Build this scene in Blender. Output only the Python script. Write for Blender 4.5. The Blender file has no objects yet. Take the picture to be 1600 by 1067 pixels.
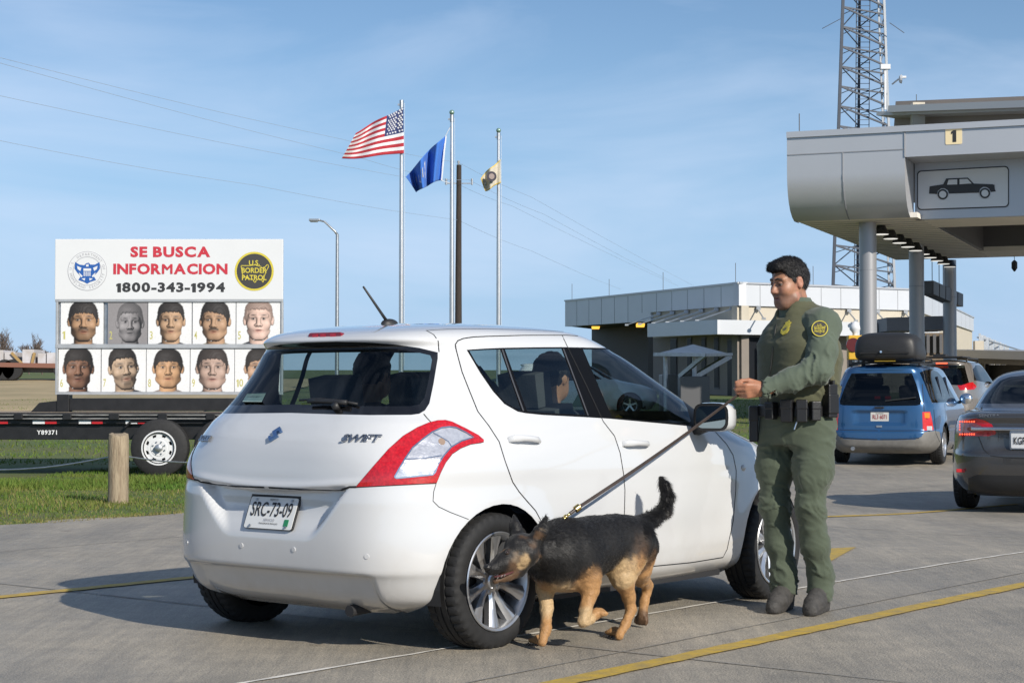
import bpy, bmesh, math, random
import numpy as np
from mathutils import Vector, Matrix
from mathutils.bvhtree import BVHTree
from mathutils import noise as mnoise
random.seed(7)
rng = np.random.default_rng(11)
SC = bpy.context.scene
COL = SC.collection
R = math.radians
# ------------------------------------------------------------------ camera, sky, sun, exposure
F_PX, CAM_H, HOR = 2800.0, 1.144, 612.0
PITCH = math.atan((HOR - 533.5) / F_PX)
cam_data = bpy.data.cameras.new('camera')
cam = bpy.data.objects.new('camera', cam_data); COL.objects.link(cam)
cam.location = (0, 0, CAM_H)
cam.rotation_euler = (math.pi / 2 + PITCH, 0, 0)
cam_data.sensor_width = 36.0
cam_data.lens = 36.0 * F_PX / 1600.0
cam_data.clip_start = 0.1
cam_data.clip_end = 6000.0
SC.camera = cam
SUN_TO = Vector((1.086, -1.447, 1.0)).normalized()      # towards the sun
SUN_EL = math.asin(SUN_TO.z)
SUN_AZ = math.atan2(SUN_TO.x, SUN_TO.y)                  # clockwise from +Y
w = bpy.data.worlds.new('World'); SC.world = w; w.use_nodes = True
nt = w.node_tree
bg = nt.nodes['Background']
sky = nt.nodes.new('ShaderNodeTexSky'); sky.sky_type = 'NISHITA'; sky.sun_disc = False
sky.sun_elevation = SUN_EL; sky.sun_rotation = SUN_AZ
sky.air_density = 1.0; sky.dust_density = 0.1; sky.ozone_density = 4.5; sky.altitude = 0
tc = nt.nodes.new('ShaderNodeTexCoord')
mp = nt.nodes.new('ShaderNodeMapping'); mp.inputs['Scale'].default_value = (2.2, 2.2, 9.0); mp.inputs['Rotation'].default_value = (0, R(9), 0)
nz = nt.nodes.new('ShaderNodeTexNoise'); nz.inputs['Scale'].default_value = 1.7; nz.inputs['Detail'].default_value = 7; nz.inputs['Roughness'].default_value = 0.54; nz.inputs['Distortion'].default_value = 0.5
rp = nt.nodes.new('ShaderNodeValToRGB')
rp.color_ramp.elements[0].position = 0.40; rp.color_ramp.elements[0].color = (0, 0, 0, 1)
rp.color_ramp.elements[1].position = 0.80; rp.color_ramp.elements[1].color = (0.65, 0.65, 0.65, 1)
mx = nt.nodes.new('ShaderNodeMix'); mx.data_type = 'RGBA'
mx.inputs['B'].default_value = (6.4, 7.6, 9.6, 1)
nt.links.new(tc.outputs['Generated'], mp.inputs['Vector']); nt.links.new(mp.outputs['Vector'], nz.inputs['Vector'])
nt.links.new(nz.outputs['Fac'], rp.inputs['Fac'])
sx = nt.nodes.new('ShaderNodeSeparateXYZ'); nt.links.new(tc.outputs['Generated'], sx.inputs[0])
hv = nt.nodes.new('ShaderNodeMapRange'); hv.inputs['From Min'].default_value = 0.0; hv.inputs['From Max'].default_value = 0.24; hv.inputs['To Min'].default_value = 0.80; hv.inputs['To Max'].default_value = 0.0; hv.interpolation_type = 'SMOOTHSTEP'
nt.links.new(sx.outputs['Z'], hv.inputs['Value'])
mxv = nt.nodes.new('ShaderNodeMix'); mxv.data_type = 'RGBA'; mxv.inputs['B'].default_value = (3.3, 5.3, 8.4, 1)
nt.links.new(hv.outputs['Result'], mxv.inputs['Factor']); nt.links.new(rp.outputs['Color'], mx.inputs['Factor'])
nt.links.new(sky.outputs['Color'], mxv.inputs['A']); nt.links.new(mxv.outputs['Result'], mx.inputs['A']); nt.links.new(mx.outputs['Result'], bg.inputs['Color'])
bg.inputs['Strength'].default_value = 0.098
sun_d = bpy.data.lights.new('sun', 'SUN'); sun = bpy.data.objects.new('sun', sun_d); COL.objects.link(sun)
sun_d.energy = 4.8; sun_d.angle = R(0.53); sun_d.color = (1.0, 0.93, 0.82)
sun.rotation_euler = (-SUN_TO).to_track_quat('-Z', 'Y').to_euler()
SC.view_settings.view_transform = 'Standard'; SC.view_settings.look = 'None'
SC.view_settings.exposure = 0.10; SC.view_settings.gamma = 1.0
SC.cycles.max_bounces = 8; SC.cycles.transparent_max_bounces = 16; SC.cycles.caustics_reflective = False; SC.cycles.caustics_refractive = False
SC.cycles.use_denoising = True
# ------------------------------------------------------------------ placing: photo point + distance -> world
_cp, _sp = math.cos(PITCH), math.sin(PITCH)
def ray(px, py):
    a, b = (px - 800.0) / F_PX, (533.5 - py) / F_PX
    return Vector((a, _cp - b * _sp, _sp + b * _cp))
def at(px, py, D):
    d = ray(px, py); d *= D / d.y
    return Vector((d.x, d.y, d.z + CAM_H))
def ground_at(px, py):
    d = ray(px, py); t = -CAM_H / d.z
    return Vector((d.x * t, d.y * t, 0))
def smooth(a, b, x):
    t = np.clip((np.asarray(x, float) - a) / (b - a), 0, 1); return t * t * (3 - 2 * t)
_TY = [-60, 30, 45, 60, 75, 95, 200, 4000]; _TZ = [0, 0, .32, .80, 1.22, 1.95, 3.4, 1.144 + .0121 * 4000]
def gz(x, y):
    """height of the land at a point"""
    z = np.interp(y, _TY, _TZ)
    return z - 0.157 * smooth(10, 24, y) * smooth(1.6, 4.2, x) * (1 - smooth(33, 50, y))
# ------------------------------------------------------------------ objects
def tag(o, label=None, cat=None, group=None, kind=None):
    for k, v in (('label', label), ('category', cat), ('group', group), ('kind', kind)):
        if v: o[k] = v
    return o
def thing(name, label, cat, loc=(0, 0, 0), rotz=0.0, group=None):
    o = bpy.data.objects.new(name, None); COL.objects.link(o)
    o.location = loc; o.rotation_euler = (0, 0, rotz); o.empty_display_size = .1
    return tag(o, label, cat, group)
def copy_tree(o, parent=None):
    c = o.copy(); COL.objects.link(c); c.parent = parent
    for ch in o.children: copy_tree(ch, c)
    return c
def meshobj(name, verts, faces, mats, parent=None, smooth_=False, fmat=None, loc=None):
    me = bpy.data.meshes.new(name)
    me.from_pydata([tuple(v) for v in verts], [], [tuple(f) for f in faces])
    if not isinstance(mats, (list, tuple)): mats = [mats]
    for m in mats: me.materials.append(m)
    if fmat is not None: me.polygons.foreach_set('material_index', np.asarray(fmat, np.int32))
    if smooth_: me.polygons.foreach_set('use_smooth', np.ones(len(me.polygons), bool))
    me.update()
    o = bpy.data.objects.new(name, me); COL.objects.link(o)
    if parent is not None: o.parent = parent
    if loc is not None: o.location = loc
    return o
class MB:
    """collects boxes, bars and tubes that become ONE mesh"""
    def __init__(s): s.v = []; s.f = []; s.m = []; s.cur = 0
    def add(s, vs, fs):
        b = len(s.v); s.v += [Vector(v) for v in vs]
        for f in fs: s.f.append([b + i for i in f]); s.m.append(s.cur)
        return s
    def box(s, c, d, rot=None):
        c = Vector(c); hx, hy, hz = d[0] / 2, d[1] / 2, d[2] / 2
        vs = [Vector((x, y, z)) for x in (-hx, hx) for y in (-hy, hy) for z in (-hz, hz)]
        if rot is not None:
            m = rot if isinstance(rot, Matrix) else Matrix.Rotation(rot, 3, 'Z'); vs = [m @ v for v in vs]
        return s.add([c + v for v in vs], [(0, 1, 3, 2), (4, 6, 7, 5), (0, 4, 5, 1), (2, 3, 7, 6), (0, 2, 6, 4), (1, 5, 7, 3)])
    def span(s, a, b): return s.box([(p + q) / 2 for p, q in zip(a, b)], [abs(q - p) for p, q in zip(a, b)])
    def bar(s, a, b, wd, ht=None, up=(0, 0, 1)):
        a, b = Vector(a), Vector(b); ht = wd if ht is None else ht
        d = (b - a).normalized(); u = Vector(up)
        if abs(d.dot(u)) > .98: u = Vector((1, 0, 0))
        r = d.cross(u).normalized() * wd / 2; u = r.cross(d).normalized() * ht / 2
        vs = [a - r - u, a + r - u, a + r + u, a - r + u, b - r - u, b + r - u, b + r + u, b - r + u]
        return s.add(vs, [(3, 2, 1, 0), (4, 5, 6, 7), (0, 1, 5, 4), (1, 2, 6, 5), (2, 3, 7, 6), (3, 0, 4, 7)])
    def cyl(s, a, b, r0, r1=None, n=16, cap=True):
        a, b = Vector(a), Vector(b); r1 = r0 if r1 is None else r1
        return s.tube([a, b], [r0, r1], n, cap)
    def tube(s, pts, r, n=8, cap=True, closed=False):
        pts = [Vector(p) for p in pts]; N = len(pts)
        if not hasattr(r, '__len__'): r = [r] * N
        d0 = (pts[1] - pts[0]).normalized(); u = Vector((0, 0, 1)) if abs(d0.z) < .9 else Vector((1, 0, 0))
        u = (u - d0 * u.dot(d0)).normalized(); vs = []
        for i, p in enumerate(pts):
            if closed: t = pts[(i + 1) % N] - pts[i - 1]
            else: t = pts[min(i + 1, N - 1)] - pts[max(i - 1, 0)]
            t.normalize(); u = (u - t * u.dot(t)).normalized(); b = t.cross(u)
            for k in range(n):
                a = 2 * math.pi * k / n; vs.append(p + (u * math.cos(a) + b * math.sin(a)) * r[i])
        fs = []
        for i in range(N if closed else N - 1):
            j = (i + 1) % N
            for k in range(n): fs.append((i * n + k, i * n + (k + 1) % n, j * n + (k + 1) % n, j * n + k))
        if cap and not closed: fs += [tuple(range(n - 1, -1, -1)), tuple((N - 1) * n + k for k in range(n))]
        return s.add(vs, fs)
    def lathe(s, prof, n=32, axis='Z', c=(0, 0, 0), cap=True):
        """prof: (radius, height) from bottom to top"""
        c = Vector(c); vs = []
        for r_, h in prof:
            for k in range(n):
                a = 2 * math.pi * k / n; x, y = r_ * math.cos(a), r_ * math.sin(a)
                vs.append(c + Vector({'Z': (x, y, h), 'Y': (x, h, -y), 'X': (h, x, y)}[axis]))
        fs = [(i * n + k, i * n + (k + 1) % n, (i + 1) * n + (k + 1) % n, (i + 1) * n + k) for i in range(len(prof) - 1) for k in range(n)]
        if cap: fs += [tuple(range(n - 1, -1, -1)), tuple((len(prof) - 1) * n + k for k in range(n))]
        return s.add(vs, fs)
    def prism(s, poly, org, ux, uy, depth):
        """polygon (u,v) in the plane org+u*ux+v*uy, given thickness along ux x uy (negative = behind)"""
        org, ux, uy = Vector(org), Vector(ux), Vector(uy); nn = ux.cross(uy).normalized() * depth
        n = len(poly); a = [org + ux * p[0] + uy * p[1] for p in poly]
        return s.add(a + [p - nn for p in a], [tuple(range(n)), tuple(range(2 * n - 1, n - 1, -1))] + [(i, n + i, n + (i + 1) % n, (i + 1) % n) for i in range(n)])
    def ball(s, c, r, n=12, m=8, sc=(1, 1, 1)):
        c = Vector(c); vs = []; fs = []
        for i in range(m + 1):
            t = math.pi * i / m
            for k in range(n):
                a = 2 * math.pi * k / n
                vs.append(c + Vector((r * sc[0] * math.sin(t) * math.cos(a), r * sc[1] * math.sin(t) * math.sin(a), r * sc[2] * math.cos(t))))
        for i in range(m):
            for k in range(n): fs.append((i * n + k, (i + 1) * n + k, (i + 1) * n + (k + 1) % n, i * n + (k + 1) % n))
        return s.add(vs, fs)
    def build(s, name, mats, parent=None, smooth_=False, bevel=0.0, seg=2, angle=None):
        o = meshobj(name, s.v, s.f, mats, parent, smooth_ or angle is not None, s.m)
        bm = bmesh.new(); bm.from_mesh(o.data)
        bmesh.ops.remove_doubles(bm, verts=bm.verts, dist=1e-6); bmesh.ops.recalc_face_normals(bm, faces=bm.faces)
        bm.to_mesh(o.data); bm.free()
        if angle is not None: sharp(o, angle)
        if bevel:
            b = o.modifiers.new('bevel', 'BEVEL'); b.width = bevel; b.segments = seg; b.limit_method = 'ANGLE'; b.angle_limit = R(40)
            b.harden_normals = False
        return o
def sharp(o, deg=35):
    me = o.data; bm = bmesh.new(); bm.from_mesh(me)
    for e in bm.edges:
        if len(e.link_faces) == 2 and e.calc_face_angle(0) > R(deg): e.smooth = False
    for f in bm.faces: f.smooth = True
    bm.to_mesh(me); bm.free()
# ------------------------------------------------------------------ materials
def M(name, col, rough=.5, metal=0.0, var=0.0, vscale=8.0, col2=None, bump=0.0, bscale=60.0, coat=0.0, emit=None, es=1.0, back=None, spec=None, stretch=None, rvar=0.0, detail=6.0, coords='Object', sheen=0.0, trans=0.0):
    m = bpy.data.materials.new(name); m.use_nodes = True
    n = m.node_tree; p = n.nodes['Principled BSDF']; L = n.links.new
    p.inputs['Base Color'].default_value = (*col, 1); p.inputs['Roughness'].default_value = rough; p.inputs['Metallic'].default_value = metal
    if spec is not None: p.inputs['Specular IOR Level'].default_value = spec
    if coat: p.inputs['Coat Weight'].default_value = coat; p.inputs['Coat Roughness'].default_value = .03
    if sheen: p.inputs['Sheen Weight'].default_value = sheen; p.inputs['Sheen Roughness'].default_value = .5
    if trans: p.inputs['Transmission Weight'].default_value = trans
    if emit: p.inputs['Emission Color'].default_value = (*emit, 1); p.inputs['Emission Strength'].default_value = es
    src = None
    def coord():
        t = n.nodes.new('ShaderNodeTexCoord').outputs[coords]
        if stretch:
            q = n.nodes.new('ShaderNodeMapping'); q.inputs['Scale'].default_value = stretch; L(t, q.inputs['Vector']); t = q.outputs['Vector']
        return t
    if var or col2 or bump or rvar: t = coord()
    if var or col2 or rvar:
        z = n.nodes.new('ShaderNodeTexNoise'); z.inputs['Scale'].default_value = vscale; z.inputs['Detail'].default_value = detail; z.inputs['Roughness'].default_value = .6
        L(t, z.inputs['Vector'])
        c2 = col2 if col2 else tuple(max(0, c * (1 - var)) for c in col)
        c1 = col if col2 else tuple(min(1, c * (1 + var)) for c in col)
        if var or col2:
            r_ = n.nodes.new('ShaderNodeValToRGB'); r_.color_ramp.elements[0].position = .32; r_.color_ramp.elements[1].position = .68
            r_.color_ramp.elements[0].color = (*c2, 1); r_.color_ramp.elements[1].color = (*c1, 1)
            L(z.outputs['Fac'], r_.inputs['Fac']); src = r_.outputs['Color']; L(src, p.inputs['Base Color'])
        if rvar:
            q = n.nodes.new('ShaderNodeMapRange'); q.inputs['To Min'].default_value = max(0.02, rough - rvar); q.inputs['To Max'].default_value = rough + rvar
            q.inputs['From Min'].default_value = .3; q.inputs['From Max'].default_value = .7
            L(z.outputs['Fac'], q.inputs['Value']); L(q.outputs['Result'], p.inputs['Roughness'])
    if bump:
        z = n.nodes.new('ShaderNodeTexNoise'); z.inputs['Scale'].default_value = bscale; z.inputs['Detail'].default_value = 5
        L(t, z.inputs['Vector'])
        b = n.nodes.new('ShaderNodeBump'); b.inputs['Strength'].default_value = min(1, bump); b.inputs['Distance'].default_value = .02 if bump <= 1 else .02 * bump
        L(z.outputs['Fac'], b.inputs['Height']); L(b.outputs['Normal'], p.inputs['Normal'])
    if back:
        g = n.nodes.new('ShaderNodeNewGeometry'); d = n.nodes.new('ShaderNodeBsdfDiffuse'); d.inputs['Color'].default_value = (*back, 1)
        x = n.nodes.new('ShaderNodeMixShader'); L(g.outputs['Backfacing'], x.inputs['Fac']); L(p.outputs['BSDF'], x.inputs[1]); L(d.outputs['BSDF'], x.inputs[2])
        L(x.outputs['Shader'], n.nodes['Material Output'].inputs['Surface'])
    return m
def glass_mat(name, tint, gloss_rough=.01, ior=1.5, gain=1.0):
    m = bpy.data.materials.new(name); m.use_nodes = True
    n = m.node_tree; n.nodes.remove(n.nodes['Principled BSDF']); L = n.links.new
    t = n.nodes.new('ShaderNodeBsdfTransparent'); t.inputs['Color'].default_value = (*tint, 1)
    g = n.nodes.new('ShaderNodeBsdfGlossy'); g.inputs['Roughness'].default_value = gloss_rough
    f = n.nodes.new('ShaderNodeFresnel'); f.inputs['IOR'].default_value = ior
    ge = n.nodes.new('ShaderNodeNewGeometry'); mr = n.nodes.new('ShaderNodeMapRange'); mr.inputs['To Min'].default_value = ior; mr.inputs['To Max'].default_value = 1 / ior
    L(ge.outputs['Backfacing'], mr.inputs['Value']); L(mr.outputs['Result'], f.inputs['IOR'])
    mu = n.nodes.new('ShaderNodeMath'); mu.operation = 'MULTIPLY'; mu.inputs[1].default_value = gain; mu.use_clamp = True
    x = n.nodes.new('ShaderNodeMixShader'); L(f.outputs['Fac'], mu.inputs[0]); L(mu.outputs[0], x.inputs['Fac'])
    L(t.outputs['BSDF'], x.inputs[1]); L(g.outputs['BSDF'], x.inputs[2]); L(x.outputs['Shader'], n.nodes['Material Output'].inputs['Surface'])
    return m
def vc_mat(name, attr='col', rough=.6, bump=0.0, bscale=80.0, var=0.0, vscale=40, sheen=0.0, spec=None):
    m = M(name, (.5, .5, .5), rough, bump=bump, bscale=bscale, sheen=sheen, spec=spec); n = m.node_tree
    a = n.nodes.new('ShaderNodeVertexColor'); a.layer_name = attr
    out = a.outputs['Color']
    if var:
        z = n.nodes.new('ShaderNodeTexNoise'); z.inputs['Scale'].default_value = vscale; z.inputs['Detail'].default_value = 4
        tcn = n.nodes.new('ShaderNodeTexCoord'); n.links.new(tcn.outputs['Object'], z.inputs['Vector'])
        q = n.nodes.new('ShaderNodeMapRange'); q.inputs['From Min'].default_value = .3; q.inputs['From Max'].default_value = .7
        q.inputs['To Min'].default_value = 1 - var; q.inputs['To Max'].default_value = 1 + var; n.links.new(z.outputs['Fac'], q.inputs['Value'])
        mxn = n.nodes.new('ShaderNodeVectorMath'); mxn.operation = 'SCALE'; n.links.new(out, mxn.inputs[0]); n.links.new(q.outputs['Result'], mxn.inputs['Scale']); out = mxn.outputs['Vector']
    n.links.new(out, n.nodes['Principled BSDF'].inputs['Base Color'])
    return m
def set_vcol(o, cols, attr='col'):
    me = o.data; a = me.color_attributes.new(attr, 'FLOAT_COLOR', 'POINT')
    c = np.ones((len(me.vertices), 4), np.float32); c[:, :3] = cols; a.data.foreach_set('color', c.ravel())
# ------------------------------------------------------------------ lettering
def text_mesh(txt, size, bold=0.0, xs=1.0, depth=0.0, align='CENTER', shear=0.0, spacing=1.0, res=3):
    """(verts, faces) of a line of writing: u right, v up, centred on its own height"""
    c = bpy.data.curves.new('t', 'FONT'); c.body = txt; c.size = size; c.align_x = align; c.align_y = 'CENTER'
    c.offset = bold; c.extrude = depth; c.shear = shear; c.space_character = spacing; c.resolution_u = res
    o = bpy.data.objects.new('t', c); COL.objects.link(o)
    dg = bpy.context.evaluated_depsgraph_get(); dg.update()
    me = bpy.data.meshes.new_from_object(o.evaluated_get(dg))
    vs = [Vector((v.co.x * xs, v.co.y, v.co.z)) for v in me.vertices]; fs = [tuple(p.vertices) for p in me.polygons]
    bpy.data.objects.remove(o); bpy.data.curves.remove(c); bpy.data.meshes.remove(me)
    return vs, fs
def text_mesh2(txt, bold=.0, gap=.07):
    """letter by letter, with a flagged figure 1 and an unclogged M"""
    V, F, x = [], [], 0.0
    for ch in txt:
        if ch == ' ': x += .28; continue
        if ch == '1':
            b_ = bold; vs = [Vector((a + .0, c_ - .36, 0)) for a, c_ in ((0, .50 - b_), (0, .60 + b_), (.13, .72), (.25 + b_, .72), (.25 + b_, 0), (.11 - b_, 0), (.11 - b_, .56 - b_))]; fs = [tuple(range(6, -1, -1))]
        else: vs, fs = text_mesh(ch, 1.0, bold=(0 if ch in 'MW' else bold))
        if ch in 'MW' and bold > .01:
            k0 = len(vs); base_ = list(vs); bf = list(fs)
            for q, (ox_, oy_) in enumerate(((-.5, .3), (.5, -.3), (.5, .3), (-.5, -.3))): vs = vs + [Vector((v.x + ox_ * bold, v.y + oy_ * bold, .0012 * (q + 1))) for v in base_]; fs = fs + [tuple(i + k0 * (q + 1) for i in f) for f in bf]
        lo = min(v.x for v in vs); hi = max(v.x for v in vs); k = len(V); V += [Vector((v.x - lo + x, v.y, v.z)) for v in vs]; F += [tuple(i + k for i in f) for f in fs]; x += hi - lo + gap
    return V, F
def put_text(mb, txt, size, org, ux, uy, **k):
    vs, fs = text_mesh(txt, size, **k); org, ux, uy = Vector(org), Vector(ux).normalized(), Vector(uy).normalized(); nn = ux.cross(uy)
    mb.add([org + ux * v.x + uy * v.y + nn * v.z for v in vs], fs)
def disc(r, n=32, c=(0, 0)): return [(c[0] + r * math.cos(2 * math.pi * k / n), c[1] + r * math.sin(2 * math.pi * k / n)) for k in range(n)]
def rrect(w_, h_, r, n=5):
    p = []
    for cx, cy, a0 in ((w_ / 2 - r, h_ / 2 - r, 0), (-w_ / 2 + r, h_ / 2 - r, 90), (-w_ / 2 + r, -h_ / 2 + r, 180), (w_ / 2 - r, -h_ / 2 + r, 270)):
        for k in range(n + 1): p.append((cx + r * math.cos(R(a0 + 90 * k / n)), cy + r * math.sin(R(a0 + 90 * k / n))))
    return p
# ================================================================== MATERIALS OF THE SETTING
def concrete_mat():
    m = M('concrete', (.385, .365, .325), .62, var=.07, vscale=.7, bump=.45, bscale=85, detail=9, rvar=.14); n = m.node_tree; L = n.links.new
    p = n.nodes['Principled BSDF']; src = p.inputs['Base Color'].links[0].from_socket
    t = n.nodes.new('ShaderNodeTexCoord')
    mpg = n.nodes.new('ShaderNodeMapping'); mpg.inputs['Rotation'].default_value = (0, 0, R(38.4)); mpg.inputs['Scale'].default_value = (34, 2.0, 1)
    z = n.nodes.new('ShaderNodeTexNoise'); z.inputs['Scale'].default_value = 1.0; z.inputs['Detail'].default_value = 4
    L(t.outputs['Object'], mpg.inputs['Vector']); L(mpg.outputs['Vector'], z.inputs['Vector'])
    z2 = n.nodes.new('ShaderNodeTexNoise'); z2.inputs['Scale'].default_value = .33; z2.inputs['Detail'].default_value = 6; z2.inputs['Roughness'].default_value = .7; L(t.outputs['Object'], z2.inputs['Vector'])
    z3 = n.nodes.new('ShaderNodeTexNoise'); z3.inputs['Scale'].default_value = 150; z3.inputs['Detail'].default_value = 2; L(t.outputs['Object'], z3.inputs['Vector'])
    def ramp(o, a, b, c0, c1):
        r_ = n.nodes.new('ShaderNodeValToRGB'); r_.color_ramp.elements[0].position = a; r_.color_ramp.elements[1].position = b
        r_.color_ramp.elements[0].color = (c0, c0, c0, 1); r_.color_ramp.elements[1].color = (c1, c1 * .98, c1 * .95, 1); L(o, r_.inputs['Fac']); return r_.outputs['Color']
    z4 = n.nodes.new('ShaderNodeTexNoise'); z4.inputs['Scale'].default_value = 5.5; z4.inputs['Detail'].default_value = 9; z4.inputs['Roughness'].default_value = .72; L(t.outputs['Object'], z4.inputs['Vector'])
    for o in (ramp(z4.outputs['Fac'], .34, .66, .84, 1.10), ramp(z.outputs['Fac'], .3, .7, .84, 1.06), ramp(z2.outputs['Fac'], .36, .62, .80, 1.06), ramp(z3.outputs['Fac'], .32, .68, .66, 1.28)):
        x = n.nodes.new('ShaderNodeMix'); x.data_type = 'RGBA'; x.blend_type = 'MULTIPLY'; x.inputs['Factor'].default_value = 1
        L(src, x.inputs['A']); L(o, x.inputs['B']); src = x.outputs['Result']
    mq = n.nodes.new('ShaderNodeMapping'); mq.inputs['Rotation'].default_value = (0, 0, R(38.4)); mq.inputs['Scale'].default_value = (1.1, .13, 1)
    zq = n.nodes.new('ShaderNodeTexNoise'); zq.inputs['Scale'].default_value = 1.3; zq.inputs['Detail'].default_value = 8; zq.inputs['Roughness'].default_value = .68; L(t.outputs['Object'], mq.inputs['Vector']); L(mq.outputs['Vector'], zq.inputs['Vector'])
    zs = n.nodes.new('ShaderNodeTexVoronoi'); zs.inputs['Scale'].default_value = 1.4; zs.inputs['Randomness'].default_value = 1; L(t.outputs['Object'], zs.inputs['Vector'])
    sp = n.nodes.new('ShaderNodeValToRGB'); sp.color_ramp.elements[0].position = .02; sp.color_ramp.elements[0].color = (.45, .44, .43, 1); sp.color_ramp.elements[1].position = .10; sp.color_ramp.elements[1].color = (1, 1, 1, 1); L(zs.outputs['Distance'], sp.inputs['Fac'])
    for o in (ramp(zq.outputs['Fac'], .40, .60, .78, 1.05), sp.outputs['Color']):
        x = n.nodes.new('ShaderNodeMix'); x.data_type = 'RGBA'; x.blend_type = 'MULTIPLY'; x.inputs['Factor'].default_value = .85
        L(src, x.inputs['A']); L(o, x.inputs['B']); src = x.outputs['Result']
    L(src, p.inputs['Base Color'])
    return m
m_conc = concrete_mat()
m_grassland = M('grass_soil', (.065, .115, .020), .95, vscale=.5, col2=(.12, .12, .038), bump=.6, bscale=18)
m_dirt = M('dry_dirt', (.46, .35, .20), .95, vscale=.25, col2=(.24, .20, .10), bump=.4, bscale=12)
m_yel = M('road_paint_yellow', (.55, .36, .035), .7, vscale=14, col2=(.34, .25, .09), bump=.2, bscale=70)
m_crack = M('concrete_saw_cut', (.24, .225, .20), .9)
m_wht = M('joint_sealant', (.78, .74, .66), .8, vscale=9, col2=(.52, .49, .44))
m_alu = M('brushed_aluminium', (.62, .64, .66), .32, 1.0, var=.05, vscale=30)
m_galv = M('galvanised_steel', (.42, .44, .46), .45, .9, var=.15, vscale=12)
m_black = M('black_painted_steel', (.012, .012, .013), .45, var=.3, vscale=9, bump=.1)
m_rubber = M('tyre_rubber', (.018, .018, .019), .75, var=.25, vscale=25, bump=.15, bscale=90)
m_darkint = M('dark_trim', (.02, .02, .022), .7)
m_white = M('white_panel', (.68, .69, .70), .4, var=.02, vscale=2)
m_red = M('red_letters', (.52, .03, .05), .5)
m_ink = M('black_letters', (.03, .03, .032), .5)
m_blue = M('blue_print', (.02, .10, .36), .5)
m_grey_ink = M('grey_print', (.35, .35, .38), .5)
m_gold = M('gold_print', (.62, .52, .06), .5)
m_seal_dark = M('charcoal_print', (.05, .048, .045), .5)
# ================================================================== GROUND, PAVEMENT, MARKINGS
_E0 = np.array([-4.36, 15.25]); _DL = np.array([math.sin(R(38.4)), math.cos(R(38.4))]); _E1 = _E0 + _DL * 11.16; _DL2 = np.array([math.sin(R(22)), math.cos(R(22))])
def edge_x(y):
    y = np.asarray(y, float)
    return np.where(y < _E1[1], _E0[0] + (y - _E0[1]) * _DL[0] / _DL[1], np.interp(y, [_E1[1], 38, 50, 80, 120], [_E1[0], 5.5, 9.2, 20, 36]))
def sheet(name, rows, xs_of, nx, dz, mat, kind='structure', lower=None):
    v = []; f = []
    for y in rows:
        for x in xs_of(y): v.append((x, y, float(gz(x, y)) + dz + (lower(x, y) if lower else 0)))
    for i in range(len(rows) - 1):
        for j in range(nx - 1): f.append((i * nx + j, i * nx + j + 1, (i + 1) * nx + j + 1, (i + 1) * nx + j))
    o = meshobj(name, v, f, mat, smooth_=True); o['kind'] = kind; return o
_rows = sorted(set(list(np.arange(-30, 60, 1.0)) + [60, 65, 70, 75, 80, 85, 90, 95, 105, 120, 150, 200, 300, 500, 900, 1600, 3000]))
_xc = np.array(sorted(set(list(np.arange(-40, 60, 1.0)) + [-3000, -1200, -500, -200, -100, -60, 80, 120, 200, 500, 1200, 3000])))
def _low(x, y): return -.10 if x > edge_x(y) + .9 and y < 118 and x < edge_x(y) + 60 else 0.0
land = sheet('ground', _rows, lambda y: _xc, len(_xc), 0.0, m_grassland, lower=_low)
_pr = list(np.arange(-28, 12, .5)) + list(np.arange(12, 26, .2)) + list(np.arange(26, 62, .5)) + list(range(62, 119, 2))
_po = np.concatenate([[0, .06], np.arange(.5, 30, .5), np.arange(30, 61, 3)])
_jit = {y: .10 * math.sin(y * 3.1) + .08 * math.sin(y * 7.7 + 1) + random.uniform(-.07, .07) for y in _pr}
pave = sheet('pavement', _pr, lambda y: edge_x(y) + _po + (_po < .01) * _jit[y], len(_po), .012, m_conc)
# dirt track and bare embankment on the far left field
dirt = sheet('dirt_track', list(np.arange(52, 92, 2.0)), lambda y: np.linspace(-60, -9, 40), 40, .03, m_dirt)
def strip(name, pts, wd, dz, mat, step=.5, rag=0.0):
    P = [Vector((p[0], p[1], 0)) for p in pts]; v = []; f = []
    S = []
    for a, b in zip(P[:-1], P[1:]):
        n = max(2, int((b - a).length / step))
        S += [a.lerp(b, k / n) for k in range(n + (b is P[-1]))]
    for i, p in enumerate(S):
        t = (S[min(i + 1, len(S) - 1)] - S[max(i - 1, 0)]).normalized(); nrm = Vector((t.y, -t.x, 0))
        for s_ in (-1, 1):
            q = p + nrm * (wd / 2 * s_ + random.uniform(-rag, rag)); v.append((q.x, q.y, float(gz(q.x, q.y)) + dz))
        if i: f.append((2 * i - 2, 2 * i, 2 * i + 1, 2 * i - 1))
    o = meshobj(name, v, f, mat); o['kind'] = 'structure'; return o
def gp(px, py): g = ground_at(px, py); return (g.x, g.y)
def ext(a, b, t0, t1):
    a, b = np.array(a), np.array(b); d = (b - a) / np.linalg.norm(b - a); return tuple(a - d * t0), tuple(b + d * t1)
a, b = ext(gp(925, 1062), gp(1600, 917), 4, 9); strip('lane_marking', [a, b], .115, .018, m_yel, .12, .006)
a, b = ext(gp(0, 937), gp(1290, 803), 8, 4.3); strip('lane_marking', [a, b], .11, .018, m_yel, .12, .008)
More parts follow.
